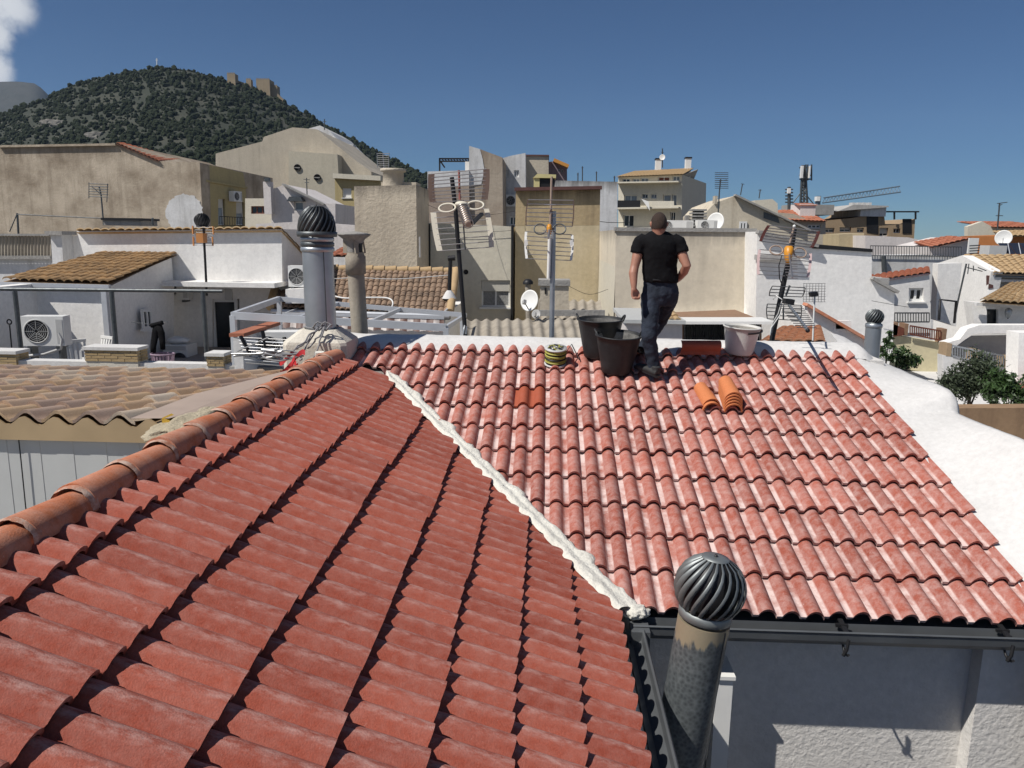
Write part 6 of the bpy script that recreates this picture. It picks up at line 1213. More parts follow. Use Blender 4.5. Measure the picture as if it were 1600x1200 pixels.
je = MB(); je.rings([(P(1032.5, 478, 7.740), .12, .10, 0), (P(1032, 470, 7.740), .165, .125, 0), (P(1032, 460, 7.730), .178, .132, 0), (P(1032, 450, 7.725), .172, .125, 0), (P(1032.3, 437, 7.720), .160, .112, 0)], 24)
limb(je, [(P(1017, 460, 7.730), .098), (P(1017, 476, 7.710), .097), (P(1016.5, 490, 7.680), .090), (P(1015, 508, 7.640), .081), (P(1014, 525, 7.600), .076), (P(1016, 540, 7.630), .074), (P(1019, 555, 7.645), .067), (P(1020.5, 568, 7.645), .062), (P(1021.5, 577, 7.65), .064), (P(1022, 584, 7.64), .060)], 18)
limb(je, [(P(1046, 456, 7.740), .100), (P(1043, 470, 7.840), .098), (P(1037, 486, 7.970), .088), (P(1032, 500, 8.090), .076), (P(1022, 516, 8.110), .068), (P(1011, 530, 8.080), .060), (P(1003, 545, 8.05), .056)], 18)
jo = remesh(je.build('jeans', JEANS, man), .011, 4)
tex2 = bpy.data.textures.new('denim_folds', 'CLOUDS'); tex2.noise_scale = .055; tex2.noise_depth = 2
dm = jo.modifiers.new('folds', 'DISPLACE'); dm.texture = tex2; dm.strength = .020; dm.mid_level = .5; dm.texture_coords = 'GLOBAL'
MB().tube([P(1020, 437.5, 7.595), P(1032, 438, 7.595), P(1046, 437.5, 7.600)], .010, 8).build('belt', BLACKIRON, man)
def shoe(heel, toe):
    heel, toe = Vector(heel), Vector(toe); d = (toe-heel); L_ = d.length; d.normalize(); s = d.cross(Vector((0, 0, 1))).normalized(); up = s.cross(d); mb_ = MB()
    for w_ in (-.014, .014): mb_.tube([heel+s*w_+up*.045, heel+s*w_+d*L_*.35+up*.043, heel+s*w_*1.5+d*L_*.70+up*.036, heel+s*w_*1.1+d*L_*.93+up*.030], [.034, .036, .034, .024], 12)
    mb_.tube([heel+d*L_*.12+up*.04, heel+d*L_*.14+up*.105], [.042, .044], 14)
    mb_.tube([heel+d*L_*.22+up*.075, heel+d*L_*.55+up*.052], [.034, .026], 12)
    o_ = remesh(mb_.build('shoe', SHOE, man), .008, 3); pts = []
    for sg in (1, -1):
        for t, w_ in (((-.10, .024), (0, .038), (.2, .042), (.45, .042), (.72, .048), (.92, .040), (1.02, .018)) if sg > 0 else ((1.02, .018), (.92, .040), (.72, .048), (.45, .042), (.2, .042), (0, .038), (-.10, .024))): pts.append(heel+d*t*L_+s*w_*sg)
    MB().prism([p+up*.002 for p in pts], up*.022).build('sole', BLACKIRON, o_); return o_
gl = onR(1028, 591); sl = Vector((-.72, .66, .66*math.tan(BETA))).normalized(); shoe(gl+Vector((-.01, .0, .010)), gl+sl*.275+Vector((-.01, 0, .015)))
gr = onR(1004, 553); sl = Vector((-.55, .8, .8*math.tan(BETA))).normalized(); shoe(gr+Vector((0, 0, .006)), gr+sl*.27+Vector((0, 0, .01)))
# ================================================================ buckets, reel, spare tiles
FILM = plaster('dried_mortar_film', (.20, .195, .185), (.05, .05, .05), 1, .4, 9, .4, .004, 40)
def bucket(name, label, base, r0, r1, h, tilt, mat, fill, fill_h, handles='loops', group=None):
    t = thing(name, label, 'bucket', base, group); base = Vector(base); ax = Vector(tilt).normalized(); th_ = .008
    prof_ = [(0, .0), (r0-.01, 0), (r0, .012)]+[(r0+(r1-r0)*k/6, .012+(h-.012)*k/6) for k in range(1, 7)]+[(r1+.012, h), (r1+.014, h+.012), (r1-.004, h+.014)]+[(r1-th_-(r1-r0)*k/6, h-(h-.02)*k/6) for k in range(1, 7)]+[(0, .02)]
    MB().lathe(prof_, base, ax, 40).build('shell', mat, t)
    rf = r0+(r1-r0)*fill_h/h-th_-.002; bm_2 = MB(); vs = [base+ax*(fill_h+.012)]; u = ax.orthogonal().normalized(); w = ax.cross(u)
    for i in range(1, 6):
        for k in range(28):
            a = 2*math.pi*k/28; rr_ = rf*i/5; vs.append(base+ax*(fill_h+.025*fbm((rr_*14*math.cos(a), rr_*14*math.sin(a), base.x))+(.0 if i < 5 else .02))+(u*math.cos(a)+w*math.sin(a))*rr_)
    bm_2.add(vs, [(0, 1+k, 1+(k+1) % 28) for k in range(28)]+[(1+(i-1)*28+k, 1+(i-1)*28+(k+1) % 28, 1+i*28+(k+1) % 28, 1+i*28+k) for i in range(1, 5) for k in range(28)], True); bm_2.build('mortar_residue', fill, t)
    li = [(r0+(r1-r0)*t_-th_-.0035, .012+(h-.012)*t_) for t_ in [fill_h/h*.9+(.97-fill_h/h*.9)*k/6 for k in range(7)]]; MB().lathe(li, base, ax, 40).build('inner_film', FILM if handles == 'loops' else CREMORTAR, t)
    if handles == 'loops':
        for s_ in (-1, 1):
            c0 = base+ax*h+Vector((s_*r1*.93, -s_*.05 if s_ > 0 else .02, 0)); MB().tube([c0+Vector((s_*.03*math.sin(math.pi*k/8)*1.0, .075*math.cos(math.pi*k/8), .055*math.sin(math.pi*k/8))) for k in range(9)], .011, 8).build('handle', mat, t)
    else:
        pts = [base+ax*(h*.95)+Vector((r1*1.09*math.cos(a), r1*1.09*math.sin(a), -.01+.02*math.sin(a))) for a in [-1.5+2.2*k/14 for k in range(15)]]
        MB().tube(pts, .010, 8).build('handle', BLACKIRON, t)
    return t
b0 = onR(963, 574); bucket('rubber_bucket', 'front black rubber bucket with dried mortar inside, touching the shoe of the man', b0-Vector((0, .0, .05)), .150, .225, .385, (.02, -.10, 1), RUBBER, CREMORTAR, .24, group='black rubber buckets')
b0 = onR(936, 549); bucket('rubber_bucket', 'rear black rubber bucket leaning against the parapet, behind the front one', b0+Vector((0, -.02, -.055)), .160, .236, .395, (.0, -.04, 1), RUBBER, CREMORTAR, .18, group='black rubber buckets')
b0 = onR(1154, 548); bucket('plastic_bucket', 'dirty white plastic bucket with a black handle at the right of the ridge', b0+Vector((.01, .02, -.035)), .142, .186, .285, (.05, -.05, 1), BUCKETW, CREMORTAR, .05, 'bail')
# reel of cord
rl = thing('cord_reel', 'reel of yellow-green cord with a pale top disc on the tiles', 'reel', onR(868, 562)); rb_ = onR(868, 566)+Vector((0, .06, -.03)); ax = Vector((0, -.22, 1)).normalized(); YG = flat('yellow_green_cord', (.36, .34, .07), .6, 0, .2)
MB().lathe([(0, 0), (.118, 0), (.118, .014), (0, .014)], rb_, ax, 28).build('flange', PLASTICG, rl); MB().lathe([(.06, .01), (.06, .18)], rb_, ax, 18).build('core', BLACKIRON, rl)
for k in range(9): MB().lathe([(.098+.006*math.cos(a)*1.6+(.006 if k % 2 else 0), .026+.0165*k+.0085*math.sin(a)) for a in [2*math.pi*q_/8 for q_ in range(9)]], rb_, ax, 28).build('turn', YG if k % 3 else BLACKIRON, rl)
tp = MB().lathe([(.0, .185), (.115, .185), (.118, .178), (.115, .172), (0, .172)], rb_, ax, 28).build('flange', PLASTICG, rl); u = Vector((1, 0, 0)); w = ax.cross(u)
for k in range(6):
    a = k*math.pi/3+.3; c0 = rb_+ax*.1855+(u*math.cos(a)+w*math.sin(a))*.068; MB().lathe([(0, .0015), (.022, .0015), (.022, 0)], c0, ax, 14).build('hole', BLACKIRON, tp)
for k in range(7): a = k*.9; c0 = rb_+ax*.19; MB().tube([c0+(u*math.cos(a+t)+w*math.sin(a+t))*(.03+.07*t/2)+ax*.01*math.sin(t*3) for t in [.0, .4, .8, 1.2, 1.6]], .006, 6).build('loose_end', BLACKIRON if k % 2 else YG, rl)
MB().tube([rb_+Vector((.10, -.02, .12)), onR(893, 545)+Vector((0, 0, .05)), onR(905, 562)+Vector((0, 0, .0))], .006, 6).build('loose_end', BLACKIRON, rl)
# spare barrel tiles
bt = barrel(.084, .066, .36, .014).mesh('barrel_tile', CLAYNEW); Rf = Matrix(((1, 0, 0, 0), (0, yR.y, nR.y, 0), (0, yR.z, nR.z, 0), (0, 0, 0, 1)))
def spare(label, px, py, lift, rz, back=0.0):
    p = onR(px, py)+nR*lift+yR*back; M = Matrix.Translation(p) @ Rf @ Matrix.Rotation(rz, 4, 'Z'); o_ = inst(bt, 'barrel_tile', M); tag(o_, label, 'roof tile', 'spare clay barrel tiles')
for k in range(2): spare(['bottom', 'top'][k]+' tile of the left pair of loose orange barrel tiles', 1113, 635, -.045+.024*k, .12, .035*k)
for k in range(5): spare(['lowest', 'second lowest', 'middle', 'second highest', 'topmost'][k]+' tile of the right stack of loose orange barrel tiles', 1147, 637, -.045+.024*k, .02, .014*k)
# the tile standing on edge in the shade of the man
p = onR(1064, 558); M = Matrix.Translation(p+nR*.03) @ Matrix.Rotation(.06, 4, 'Z') @ Matrix.Rotation(R(78), 4, 'X') @ Matrix.Rotation(R(90), 4, 'Z') @ Matrix.Translation((0, -.40, 0)); lt_ = inst(tile_mesh('loose_tile', TILE_NEW, 77, .15), 'loose_tile', M); tag(lt_, 'dark red roof tile standing on its edge against the parapet right of the man', 'roof tile')
# ================================================================ television aerials beyond the parapet
def grid_half(par, LT, LB, RT_, RB, n, Y, platL, platR, rodm, wpx=(4, 4), bulge=.10, r=.0055):
    """half of a corner reflector: two side plates and the rods between them (pixel corners)"""
    def q_(p, b_): return P(p[0], p[1], Y-b_)
    for k in range(n):
        t = k/(n-1); b_ = bulge*(1-t if LT[1] < LB[1] else t)*1.0; a = lp(LT, LB, t); c = lp(RT_, RB, t); MB().tube([q_(a, b_), q_(c, b_)], r, 6).build('rod', rodm, par)
    for (T_, B_, pm_, w_) in ((LT, LB, platL, wpx[0]), (RT_, RB, platR, wpx[1])):
        if pm_ is None: continue
        m_ = 6; vs = []
        for k in range(m_+1):
            t = k/m_; c = lp(T_, B_, t); cv = (2.2*math.sin(math.pi*t))*(1 if T_[0] < RT_[0] else -1)*.6; b_ = bulge*(1-t); x = c[0]-cv
            vs += [q_((x-w_, c[1]), b_+.004), q_((x+w_, c[1]), b_+.004), q_((x+w_, c[1]), b_-.006), q_((x-w_, c[1]), b_-.006)]
        mb_ = MB().add(vs, [(i*4+k, i*4+(k+1) % 4, (i+1)*4+(k+1) % 4, (i+1)*4+k) for i in range(m_) for k in range(4)]+[(0, 1, 2, 3), (m_*4, m_*4+1, m_*4+2, m_*4+3)]); mb_.build('side_plate', pm_, par)
def loop(par, c, rx, ry, Y, mat, r=.014, rot=0):
    pts = []
    for k in range(25): a = 2*math.pi*k/24; x, y = rx*math.cos(a), ry*math.sin(a); pts.append(P(c[0]+x*math.cos(rot)-y*math.sin(rot), c[1]+x*math.sin(rot)+y*math.cos(rot), Y-.03*math.sin(a)))
    MB().tube(pts, r, 8, False).build('dipole_loop', mat, par)
YA = 8.95
a1 = thing('large_aerial', 'large cream grid aerial with broad curved side plates, leftmost of the three behind the parapet', 'antenna', P(727, 520, YA), 'big television aerials behind the parapet')
MB().tube([P(706, 277, YA+.05), P(712, 330, YA+.05), P(719, 420, YA+.03), P(727, 520, YA)+Vector((0, 0, 0)), P(727, 520, YA)-Vector((-.01, 0, .8))], .026, 10).build('mast', BLACKIRON, a1)
MB().tube([P(717, 266, YA-.02), P(718.5, 312, YA-.02)], .013, 8).build('upright', REDPLATE, a1)
MB().tube([P(721, 318, YA-.1), P(724, 350, YA-.1), P(727, 390, YA-.06)], .009, 6).build('upright', DARKMETAL, a1)
grid_half(a1, (674, 272), (676, 316), (760, 264), (757, 312), 9, YA, TAUPE, TAUPE, ROD, (5, 5)); grid_half(a1, (677, 332), (687, 392), (760, 326), (768, 386), 8, YA, CREAMPLATE, CREAMPLATE, ROD, (4.5, 4), -.10)
loop(a1, (699, 325), 13, 6.5, YA-.14, CREAMPLATE, .012, -.1); loop(a1, (743, 321), 13, 6.5, YA-.14, CREAMPLATE, .012, -.05)
ell(MB(), P(721, 319, YA-.16), .075, .06, .035).build('dipole_box', CREAMPLATE, a1)
d0, d1 = P(722, 322, YA-.16), P(732, 351, YA-.45); MB().tube([d0, d1], .035, 10).build('boom', TAUPE, a1)
for k in range(9): c = d0.lerp(d1, (k+1)/9.5); MB().lathe([(.055, 0), (.062, .004), (.055, .008), (.048, .004), (.055, 0)], c, (d1-d0), 18).build('director_ring', ROD, a1)
MB().bar(P(738, 349, YA-.4), P(753, 334, YA-.1), .04, .03).build('stay', BLACKIRON, a1)
a2 = thing('large_aerial', 'large grid aerial with an orange centre and white ribbed side plates, middle of the three', 'antenna', P(862, 520, YA), 'big television aerials behind the parapet')
MB().tube([P(865, 330, YA), P(862, 520, YA), P(862, 520, YA)-Vector((0, 0, .8))], .030, 10).build('mast', GALV, a2); MB().tube([P(862, 276, YA-.04), P(860, 350, YA-.04)], .014, 8).build('upright', TAUPE, a2); MB().tube([P(859, 370, YA-.05), P(857, 435, YA-.03)], .022, 8).build('upright', PLASTICW, a2)
WRIB = PLASTICW
grid_half(a2, (825, 312), (822, 352), (896, 313), (894, 354), 7, YA, TAUPE, TAUPE, ROD, (.9, .9)); grid_half(a2, (822, 362), (823, 404), (894, 367), (892, 407), 7, YA, WRIB, WRIB, ROD, (1.9, 1.9), -.1)
for s_, xx in ((-1, 822), (1, 893)): MB().prism([P(xx-3, 376, YA+.02), P(xx+2, 374, YA+.02), P(xx+3, 382, YA+.02), P(xx-2, 386, YA+.02)], (0, .01, 0)).build('rib', WRIB, a2)
loop(a2, (844, 358), 9.5, 8, YA-.13, DARKMETAL, .008); loop(a2, (874, 358), 10, 8, YA-.13, DARKMETAL, .008)
MB().rings([(P(858.5, 367, YA-.16), .018, .03, 0), (P(858.5, 362, YA-.16), .030, .05, 0), (P(858.5, 355, YA-.16), .032, .05, 0), (P(858.5, 350, YA-.16), .016, .03, 0)][::1], 14).build('dipole_box', ORANGE, a2)
for k in range(5): MB().tube([P(850, 318+2*k, YA-.25-.1*k), P(868, 318+2*k, YA-.25-.1*k)], .005, 6).build('director', ROD, a2) if k == 1 else None
MB().tube([P(858, 358, YA-.16), P(857, 372, YA-.7)], .012, 6).build('boom', ROD, a2)
for k in range(5): c = P(858, 358, YA-.16).lerp(P(857, 372, YA-.7), (k+1)/5); MB().tube([c-Vector((.07-.006*k, 0, 0)), c+Vector((.07-.006*k, 0, 0))], .004, 6).build('director', ROD, a2)
a3 = thing('large_aerial', 'large grid aerial with faded red side plates and an orange centre, rightmost of the three', 'antenna', P(1207, 525, YA), 'big television aerials behind the parapet')
MB().tube([P(1241, 358, YA+.03), P(1237, 385, YA+.03), P(1225, 440, YA+.02), P(1207, 526, YA), P(1207, 526, YA)-Vector((.05, 0, .8))], .030, 10).build('mast', BLACKIRON, a3); MB().tube([P(1241, 354, YA-.05), P(1234, 380, YA-.05)], .013, 8).build('upright', TAUPE, a3); ell(MB(), P(1241, 353.5, YA-.05), .018, .018, .018, 10, 6).build('end_cap', PLASTICW, a3)
grid_half(a3, (1201.5, 352), (1188.5, 377), (1279, 361), (1268, 387), 7, YA, REDPLATE, REDPLATE, ROD, (2.6, 2.8)); grid_half(a3, (1187, 390), (1185, 429), (1266.5, 396), (1262, 433), 7, YA, PINKPLATE, PINKPLATE, ROD, (2.3, 2.2), -.1)
loop(a3, (1213, 391), 10, 7, YA-.13, TAUPE, .009, .1); loop(a3, (1250, 395), 10, 7.5, YA-.13, TAUPE, .009, .25)
MB().rings([(P(1231, 413, YA-.2), .018, .03, 0), (P(1231, 404, YA-.19), .035, .05, 0), (P(1232, 394, YA-.18), .05, .06, 0), (P(1233, 387, YA-.16), .05, .05, 0), (P(1233, 384, YA-.16), .03, .03, 0)], 14).build('dipole_box', ORANGE, a3)
d0, d1 = P(1233, 395, YA-.2), P(1238, 434, YA-.95); MB().tube([d0, d1], .010, 6).build('boom', ROD, a3)
for k in range(9): c = d0.lerp(d1, (k+1)/9); w_ = .085-.004*k; MB().tube([c-Vector((w_, 0, .004)), c+Vector((w_, 0, -.004))], .0042, 6).build('director', ROD, a3)
MB().tube([P(1222, 398, YA-.05), P(1217, 415, YA-.1), P(1218, 435, YA-.08), P(1222, 445, YA)], .006, 6).build('cable', BLACKIRON, a3)
a4 = thing('black_aerial', 'black-framed grid aerial with a long boom towards the roof, low on the right mast', 'antenna', P(1214, 500, YA))
grid_half(a4, (1207, 447), (1202, 462), (1258, 449.5), (1253, 464), 4, YA-.03, BLACKIRON, BLACKIRON, DARKMETAL, (.8, .8), .06); grid_half(a4, (1199, 475), (1199, 498), (1251.5, 477), (1250.5, 501), 5, YA-.03, BLACKIRON, BLACKIRON, DARKMETAL, (.8, .8), -.06)
MB().obox(P(1232, 471, YA-.12), (.05, 0, -.004), (0, .06, 0), (.003, 0, .028)).build('dipole_box', BLACKIRON, a4); MB().bar(P(1228, 462, YA-.05), P(1234, 446, YA-.05), .018).build('upright', DARKMETAL, a4); MB().bar(P(1224, 478, YA-.05), P(1224, 500, YA-.05), .015).build('upright', DARKMETAL, a4)
tipb = Vector((2.47, 7.30, H-.84)); b0 = P(1233, 477, YA-.15); MB().tube([b0, tipb], .016, 8).build('boom', GALV, a4); ell(MB(), tipb, .022, .022, .022, 10, 6).build('end_cap', BLACKIRON, a4)
for k in range(13): c = b0.lerp(tipb, (k+.6)/13.3); w_ = .13-.003*k; MB().tube([c+Vector((-w_, 0, .012)), c+Vector((w_, 0, .012))], .0045, 6).build('director', DARKMETAL, a4)
MB().tube([P(1208, 468, YA), P(1213, 462, YA-.12), P(1222, 468, YA-.12)], .006, 6).build('cable', PLASTICW, a4); MB().tube([P(1222, 470, YA-.08), P(1216, 490, YA-.06), P(1207, 505, YA-.05), P(1205, 520, YA-.04)], .007, 6).build('cable', PLASTICG, a4); MB().tube([P(1226, 472, YA-.08), P(1219, 492, YA-.08), P(1205, 512, YA-.06), P(1203, 524, YA-.05)], .006, 6).build('cable', PLASTICW, a4)
a5 = thing('mesh_aerial', 'small square mesh aerial with a black centre on a thin white pole', 'antenna', P(1272, 530, 10.5)); Ya = 10.5
bar_px(a5, 'pole', [(1270, 532), (1273, 462)], Ya, .012, PLASTICW)
for k in range(8): bar_px(a5, 'wire', [(1256+5*k-.3*k, 443), (1255+5*k-.3*k, 472)], Ya+.05, .0035, ROD, 5); bar_px(a5, 'wire', [(1255, 443+4.1*k), (1290, 443+4.1*k)], Ya+.05, .0035, ROD, 5)
MB().obox(P(1271, 459.5, Ya-.05), (.045, 0, .008), (0, .05, 0), (-.008, 0, .028)).build('dipole_box', BLACKIRON, a5)
# small eye bolt with a ring on the parapet
eb = thing('guy_anchor', 'small wire anchor on the parapet at the foot of the left aerial', 'anchor', P(726, 522, 8.6)); MB().tube([P(724, 522, 8.6), P(726, 508, 8.6), P(729, 510, 8.6), P(728, 522, 8.6)], .008, 6).build('wire', GALV, eb)
# ================================================================ shrubs and trees
LEAF = flat('olive_leaf', (.055, .075, .04), .6, 0, .4, 0, 3); LEAF2 = flat('glossy_leaf', (.045, .085, .025), .5, 0, .45, 0, 4); BARK = flat('bark', (.06, .045, .035), .9, 0, .3, .5, 20)
def tree(name, label, base, top, blobs, leaf, n, mat, cat='tree', trunk=.06, seed=0, limbs=None):
    rg_ = random.Random(seed); base = Vector(base); t = thing(name, label, cat, base); mb_ = MB(); top = Vector(top)
    mb_.tube([base, base.lerp(top, .5)+Vector((trunk*.6, 0, 0)), top], [trunk, trunk*.7, trunk*.35], 8)
    for c, r_ in blobs:
        c = Vector(c); s_ = base.lerp(top, rg_.uniform(.45, .9)); mb_.tube([s_, s_.lerp(c, .5)+Vector((0, 0, .05)), c+Vector((0, 0, r_*.5))], [trunk*.4, trunk*.25, trunk*.08], 6)
    mb_.build('trunk', BARK, t); vs, fs = [], []
    tot = sum(r_**2 for c, r_ in blobs)
    for c, r_ in blobs:
        c = Vector(c); k_ = int(n*r_**2/tot)
        cl = [(Vector((rg_.gauss(0, 1), rg_.gauss(0, 1), rg_.gauss(0, 1))).normalized()*rg_.uniform(.35, 1.05)*r_) for _ in range(max(5, k_//26))]
        for i in range(k_):
            q_ = c+rg_.choice(cl)+Vector((rg_.gauss(0, 1), rg_.gauss(0, 1), rg_.gauss(0, 1)))*r_*.20
            a = Vector((rg_.gauss(0, 1), rg_.gauss(0, 1), rg_.gauss(0, 1)+.3)).normalized(); b_ = a.orthogonal().normalized(); b_ = (b_*math.cos(i)+a.cross(b_)*math.sin(i)); L_ = leaf*rg_.uniform(.7, 1.3); o_ = len(vs)
            vs += [q_-a*L_, q_+b_*L_*.38, q_+a*L_, q_-b_*L_*.38]; fs.append((o_, o_+1, o_+2, o_+3))
    MB().add(vs, fs).build('crown', mat, t); return t
gz = P(1500, 632, 17.5).z
c = P(1512, 630, 15.0); tree('olive_tree', 'grey-green olive tree on the white garden terrace', (c.x, 15, gz-.3), P(1516, 600, 15), [(P(1494, 598, 15), .30), (P(1515, 590, 15.1), .36), (P(1538, 588, 15), .34), (P(1530, 570, 15.2), .28), (P(1548, 600, 15.3), .26), (P(1510, 606, 14.9), .26), (P(1482, 606, 14.9), .20)], .042, 5200, LEAF, seed=2)
c = P(1550, 633, 14.5); tree('dark_shrub', 'thin dark shrub right of the olive tree', (c.x, 14.5, gz-.2), P(1550, 600, 14.5), [(P(1551, 605, 14.5), .22), (P(1558, 590, 14.6), .2), (P(1545, 622, 14.5), .16)], .045, 900, LEAF2, 'shrub', .025, 3)
c = P(1580, 634, 14.2); tree('leafy_shrub', 'spreading dark green shrub under the red porch roof', (c.x, 14.2, gz-.2), P(1582, 605, 14.2), [(P(1568, 612, 14.2), .24), (P(1590, 608, 14.2), .28), (P(1604, 622, 14.1), .24), (P(1575, 595, 14.3), .18)], .05, 1700, LEAF2, 'shrub', .03, 4)
c = P(1405, 585, 13.2); tree('citrus_shrub', 'bright green shrub just behind the rake parapet', (c.x, 13.2, H-5), P(1406, 560, 13.2), [(P(1398, 556, 13.2), .17), (P(1412, 562, 13.2), .2), (P(1424, 568, 13.1), .16), (P(1432, 562, 13.1), .08)], .045, 800, LEAF2, 'shrub', .03, 5)
c = P(1386, 560, 15); tree('thin_plant', 'tall thin leafy plant beside the grey vent pipe', (c.x, 15, H-5), P(1388, 528, 15), [(P(1387, 532, 15), .12), (P(1384, 545, 15), .13), (P(1391, 522, 15), .07)], .05, 260, LEAF2, 'plant', .02, 6)
# ================================================================ wooded hill, castle, far mountain
RID = [(-420, 300), (-250, 250), (-120, 215), (0, 178), (35, 163), (75, 150), (108, 131), (150, 119), (195, 110), (245, 103), (290, 106), (335, 117), (380, 131), (430, 150), (470, 171), (520, 197), (560, 219), (600, 241), (650, 264), (700, 287), (760, 315), (850, 345), (1000, 372), (1150, 383)]
def ridge_y(x):
    for (a, ya), (b_, yb_) in zip(RID, RID[1:]):
        if a <= x <= b_: return ya+(yb_-ya)*(x-a)/(b_-a)
    return 383
def hill_pt(x, t):
    """t 0 at the foot (300 m off) to 1 on the ridge (about 1 km off)"""
    d = 300+700*t; yf = 392; yr = ridge_y(x)+3.0; e = t**.85; y = yf+(yr-yf)*e; y += (5.0*fbm((x*.02, t*9, 0))+2.5*fbm((x*.06, t*22, 3)))*min(1, 4*t)*(1-t**6)
    return P(x, y, d)
NX, NT = 190, 60; vs = [hill_pt(-420+1570*i/NX, j/NT) for j in range(NT+1) for i in range(NX+1)]
back_ = [v+Vector((v.x*.35, 420, -120)) for v in vs[NT*(NX+1):]]; vs2 = vs+back_; W = NX+1
HILL, nt, b2 = nodes('hillside'); L = nt.links.new; ge = nn(nt, 'ShaderNodeNewGeometry'); n1 = nn(nt, 'ShaderNodeTexNoise', Scale=.02, Detail=10, Roughness=.7); L(ge.outputs['Position'], n1.inputs['Vector']); rp_ = nn(nt, 'ShaderNodeValToRGB'); cr2 = rp_.color_ramp
cr2.elements[0].position = .46; cr2.elements[0].color = (.022, .027, .016, 1); cr2.elements[1].position = .70; cr2.elements[1].color = (.060, .058, .042, 1); L(n1.outputs[0], rp_.inputs[0]); L(rp_.outputs[0], b2.inputs['Base Color']); b2.inputs['Roughness'].default_value = .95
MB().add(vs2, [(j*W+i, j*W+i+1, (j+1)*W+i+1, (j+1)*W+i) for j in range(NT+1) for i in range(NX)], True).build('hill', HILL, kind='structure')
# pine wood: thousands of small crowns
ico = bmesh.new(); bmesh.ops.create_icosphere(ico, subdivisions=1, radius=1); iv = [v.co.copy() for v in ico.verts]; if_ = [tuple(v.index for v in f_.verts) for f_ in ico.faces]; ico.free()
variants_ = []
for s_ in range(6): variants_.append([v*(1+.42*noise.noise(v*2.2+Vector((s_*7, 0, 0)))) for v in iv])
rg = random.Random(9); vs, fs = [], []
cnt = 0
while cnt < 14000:
    x = rg.uniform(-140, 800); t = rg.random()**.75
    if t < .12: continue
    dens = .45+1.1*fbm((x*.03, t*9, 11))+.25*t
    if rg.random() > max(.3, min(1, dens+.25)): continue
    p = hill_pt(x, min(1, t)); r_ = (1.0+2.4*rg.random()**2.2)*(1.15 if t > .9 else 1); va = rg.choice(variants_); o_ = len(vs); h_ = rg.uniform(.8, 1.25); p.z += r_*.5
    a = rg.uniform(0, 6.28); ca, sa = math.cos(a), math.sin(a)
    vs += [(p.x+(v.x*ca-v.y*sa)*r_, p.y+(v.x*sa+v.y*ca)*r_, p.z+v.z*r_*h_) for v in va]; fs += [(a_+o_, b_+o_, c_+o_) for a_, b_, c_ in if_]; cnt += 1
PINE, nt, b2 = nodes('pine_foliage'); L = nt.links.new; ge = nn(nt, 'ShaderNodeNewGeometry'); n1 = nn(nt, 'ShaderNodeTexNoise', Scale=.09, Detail=6, Roughness=.7); L(ge.outputs['Position'], n1.inputs['Vector']); mx = nn(nt, 'ShaderNodeMixRGB'); mx.inputs[1].default_value = (.010, .015, .009, 1); mx.inputs[2].default_value = (.034, .042, .024, 1); L(n1.outputs[0], mx.inputs[0]); L(mx.outputs[0], b2.inputs['Base Color']); b2.inputs['Roughness'].default_value = .95; b2.inputs['Specular IOR Level'].default_value = .1
MB().add(vs, fs, False).build('pine_wood', PINE, label='dense dark pine wood covering the hill', cat='wood', kind='stuff')
# pale outcrops on the hillside
ROCK = plaster('limestone', (.20, .19, .17), (.11, .105, .095), .8, .5, .05, 1, 1.0, .3); rk = []
ROCKL = ['pale rock high on the left shoulder of the wooded hill', 'pale rock just right of the highest left outcrop', 'pale rock in the pines below the left skyline', 'pale rock in the middle of the wooded hill', 'lower pale rock in the middle of the wooded hill', 'top of the dark cliff below the castle', 'middle of the dark cliff below the castle', 'foot of the dark cliff below the castle', 'pale rock at the far left flank of the hill', 'pale rock left of the middle of the hill', 'pale rock low on the left of the hill', 'pale rock low above the sloping red roof']
for i, (x, t) in enumerate(((78, .80), (92, .76), (150, .62), (255, .40), (262, .33), (385, .42), (372, .36), (360, .30), (60, .5), (200, .5), (120, .35), (300, .30))):
    c = hill_pt(x, t); bm = bmesh.new(); bmesh.ops.create_icosphere(bm, subdivisions=3, radius=1)
    for v in bm.verts: q_ = v.co.copy(); k_ = 1+.5*fbm(q_, 1.6); v.co = c+Vector((q_.x*(9 if i not in (5, 6, 7) else 13)*k_, q_.y*6*k_, q_.z*(5 if i not in (5, 6, 7) else 11)*k_))
    me = bpy.data.meshes.new('rock_outcrop'); bm.to_mesh(me); bm.free(); me.materials.append(ROCK); o = bpy.data.objects.new('rock_outcrop', me); C.objects.link(o); rk.append(o)
    tag(o, ROCKL[i], 'rock', 'limestone outcrops on the hill')
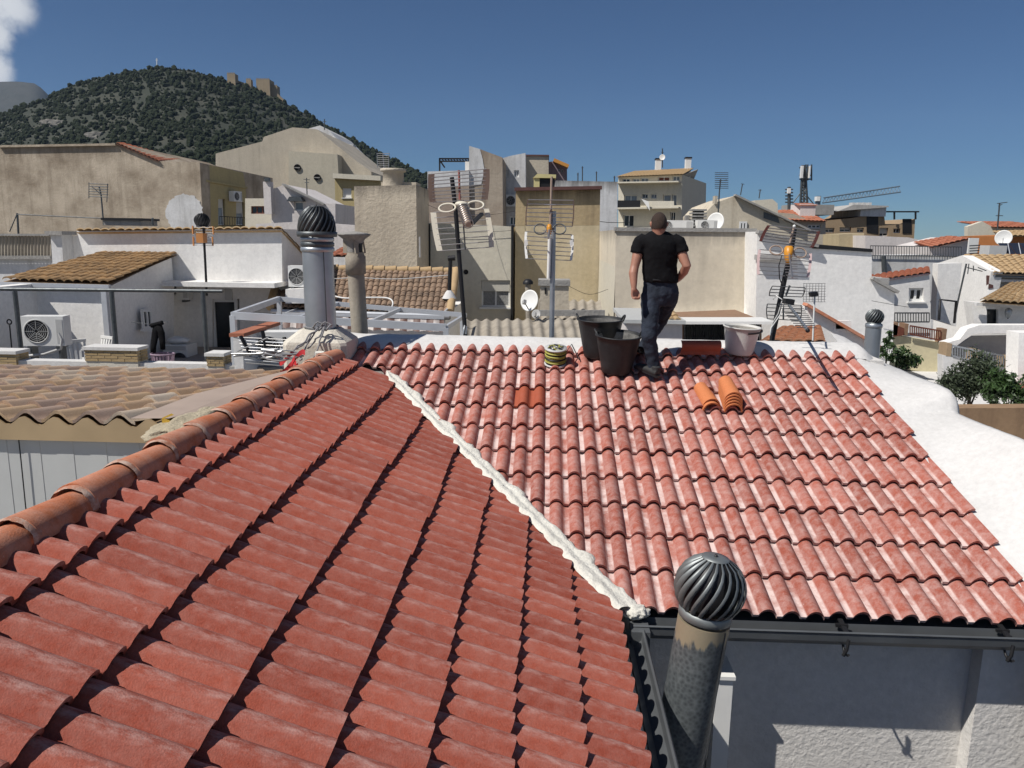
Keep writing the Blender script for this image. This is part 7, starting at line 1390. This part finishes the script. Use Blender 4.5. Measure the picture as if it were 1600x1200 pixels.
# castle
CAST = plaster('castle_stone', (.34, .27, .18), (.25, .195, .13), .6, .3, .15, .5, .3, 1.0); cz = 1000.0
cs = thing('castle', 'sandstone castle with square towers on the shoulder of the wooded hill', 'castle', P(412, 150, cz))
def tower(x0_, x1_, y0_, y1_, off=0):
    a, b_ = P(x0_, y1_, cz+off), P(x1_, y0_, cz+off); w_ = b_.x-a.x; o_ = MB().box((a.x, a.y, a.z-14), (b_.x, a.y+w_, b_.z)).build('tower', CAST, cs); n = max(3, int(w_/2.4))
    for k in range(n):
        x = a.x+w_*(k+.15)/n; MB().box((x, a.y-.05, b_.z-.02), (x+w_/n*.6, a.y+1.2, b_.z+1.3)).build('merlon', CAST, o_)
tower(401, 421, 124, 146); tower(421.5, 433, 134, 150, 6); tower(355, 367, 115, 126, -10); tower(385, 392, 124, 138, -4)
for (x0_, y0_, x1_, y1_) in ((367, 124, 386, 131), (392, 133, 402, 138), (433, 146, 446, 158)): a, b_ = P(x0_, y0_, cz+2), P(x1_, y1_, cz+2); MB().prism([a, b_, b_-Vector((0, 0, 16)), a-Vector((0, 0, 16))], (0, 3, 0)).build('curtain_wall', CAST, cs)
cx_ = thing('hilltop_cross', 'white cross on the summit of the wooded hill', 'cross', P(245, 104, 1000)); MB().bar(P(245, 106, 1000), P(245, 91, 1000), .8).build('shaft', PLASTICW, cx_); MB().bar(P(243.4, 94, 999.8), P(246.6, 94, 999.8), .7).build('arm', PLASTICW, cx_)
# far mountain
MR = [(-700, 210), (-450, 150), (-250, 118), (-100, 122), (-30, 129), (25, 127), (55, 130), (70, 142), (78, 158), (130, 190), (260, 240), (420, 320)]
def mr_y(x):
    for (a, ya), (b_, yb_) in zip(MR, MR[1:]):
        if a <= x <= b_: return ya+(yb_-ya)*(x-a)/(b_-a)
    return 320
vs = []; NXm, NTm = 110, 26
for j in range(NTm+1):
    for i in range(NXm+1):
        x = -700+1120*i/NXm; t = j/NTm; y = 395+(mr_y(x)-395)*t**.8+(7*fbm((x*.03, t*6, 7))+3*fbm((x*.12, t*16, 2)))*t*(1.1-t); vs.append(P(x, y, 3000+1200*t))
W = NXm+1; vs += [v+Vector((0, 900, -400)) for v in vs[-W:]]
MB().add(vs, [(j*W+i, j*W+i+1, (j+1)*W+i+1, (j+1)*W+i) for j in range(NTm+1) for i in range(NXm)], True).build('mountain', plaster('far_mountain', (.07, .07, .065), (.03, .035, .03), .8, .2, .004, .6, 8, .02), kind='structure')
# ================================================================ the air
HZ = bpy.data.materials.new('haze_air'); HZ.use_nodes = True; hn = HZ.node_tree.nodes; hn.clear(); ho = hn.new('ShaderNodeOutputMaterial'); pv = hn.new('ShaderNodeVolumePrincipled')
pv.inputs['Color'].default_value = (.55, .74, 1.0, 1); pv.inputs['Density'].default_value = .00004; pv.inputs['Anisotropy'].default_value = .1
HZ.node_tree.links.new(pv.outputs[0], ho.inputs['Volume'])
MB().box((-6400, -6400, -1), (6400, 6400, 960)).build('haze', HZ, kind='stuff')
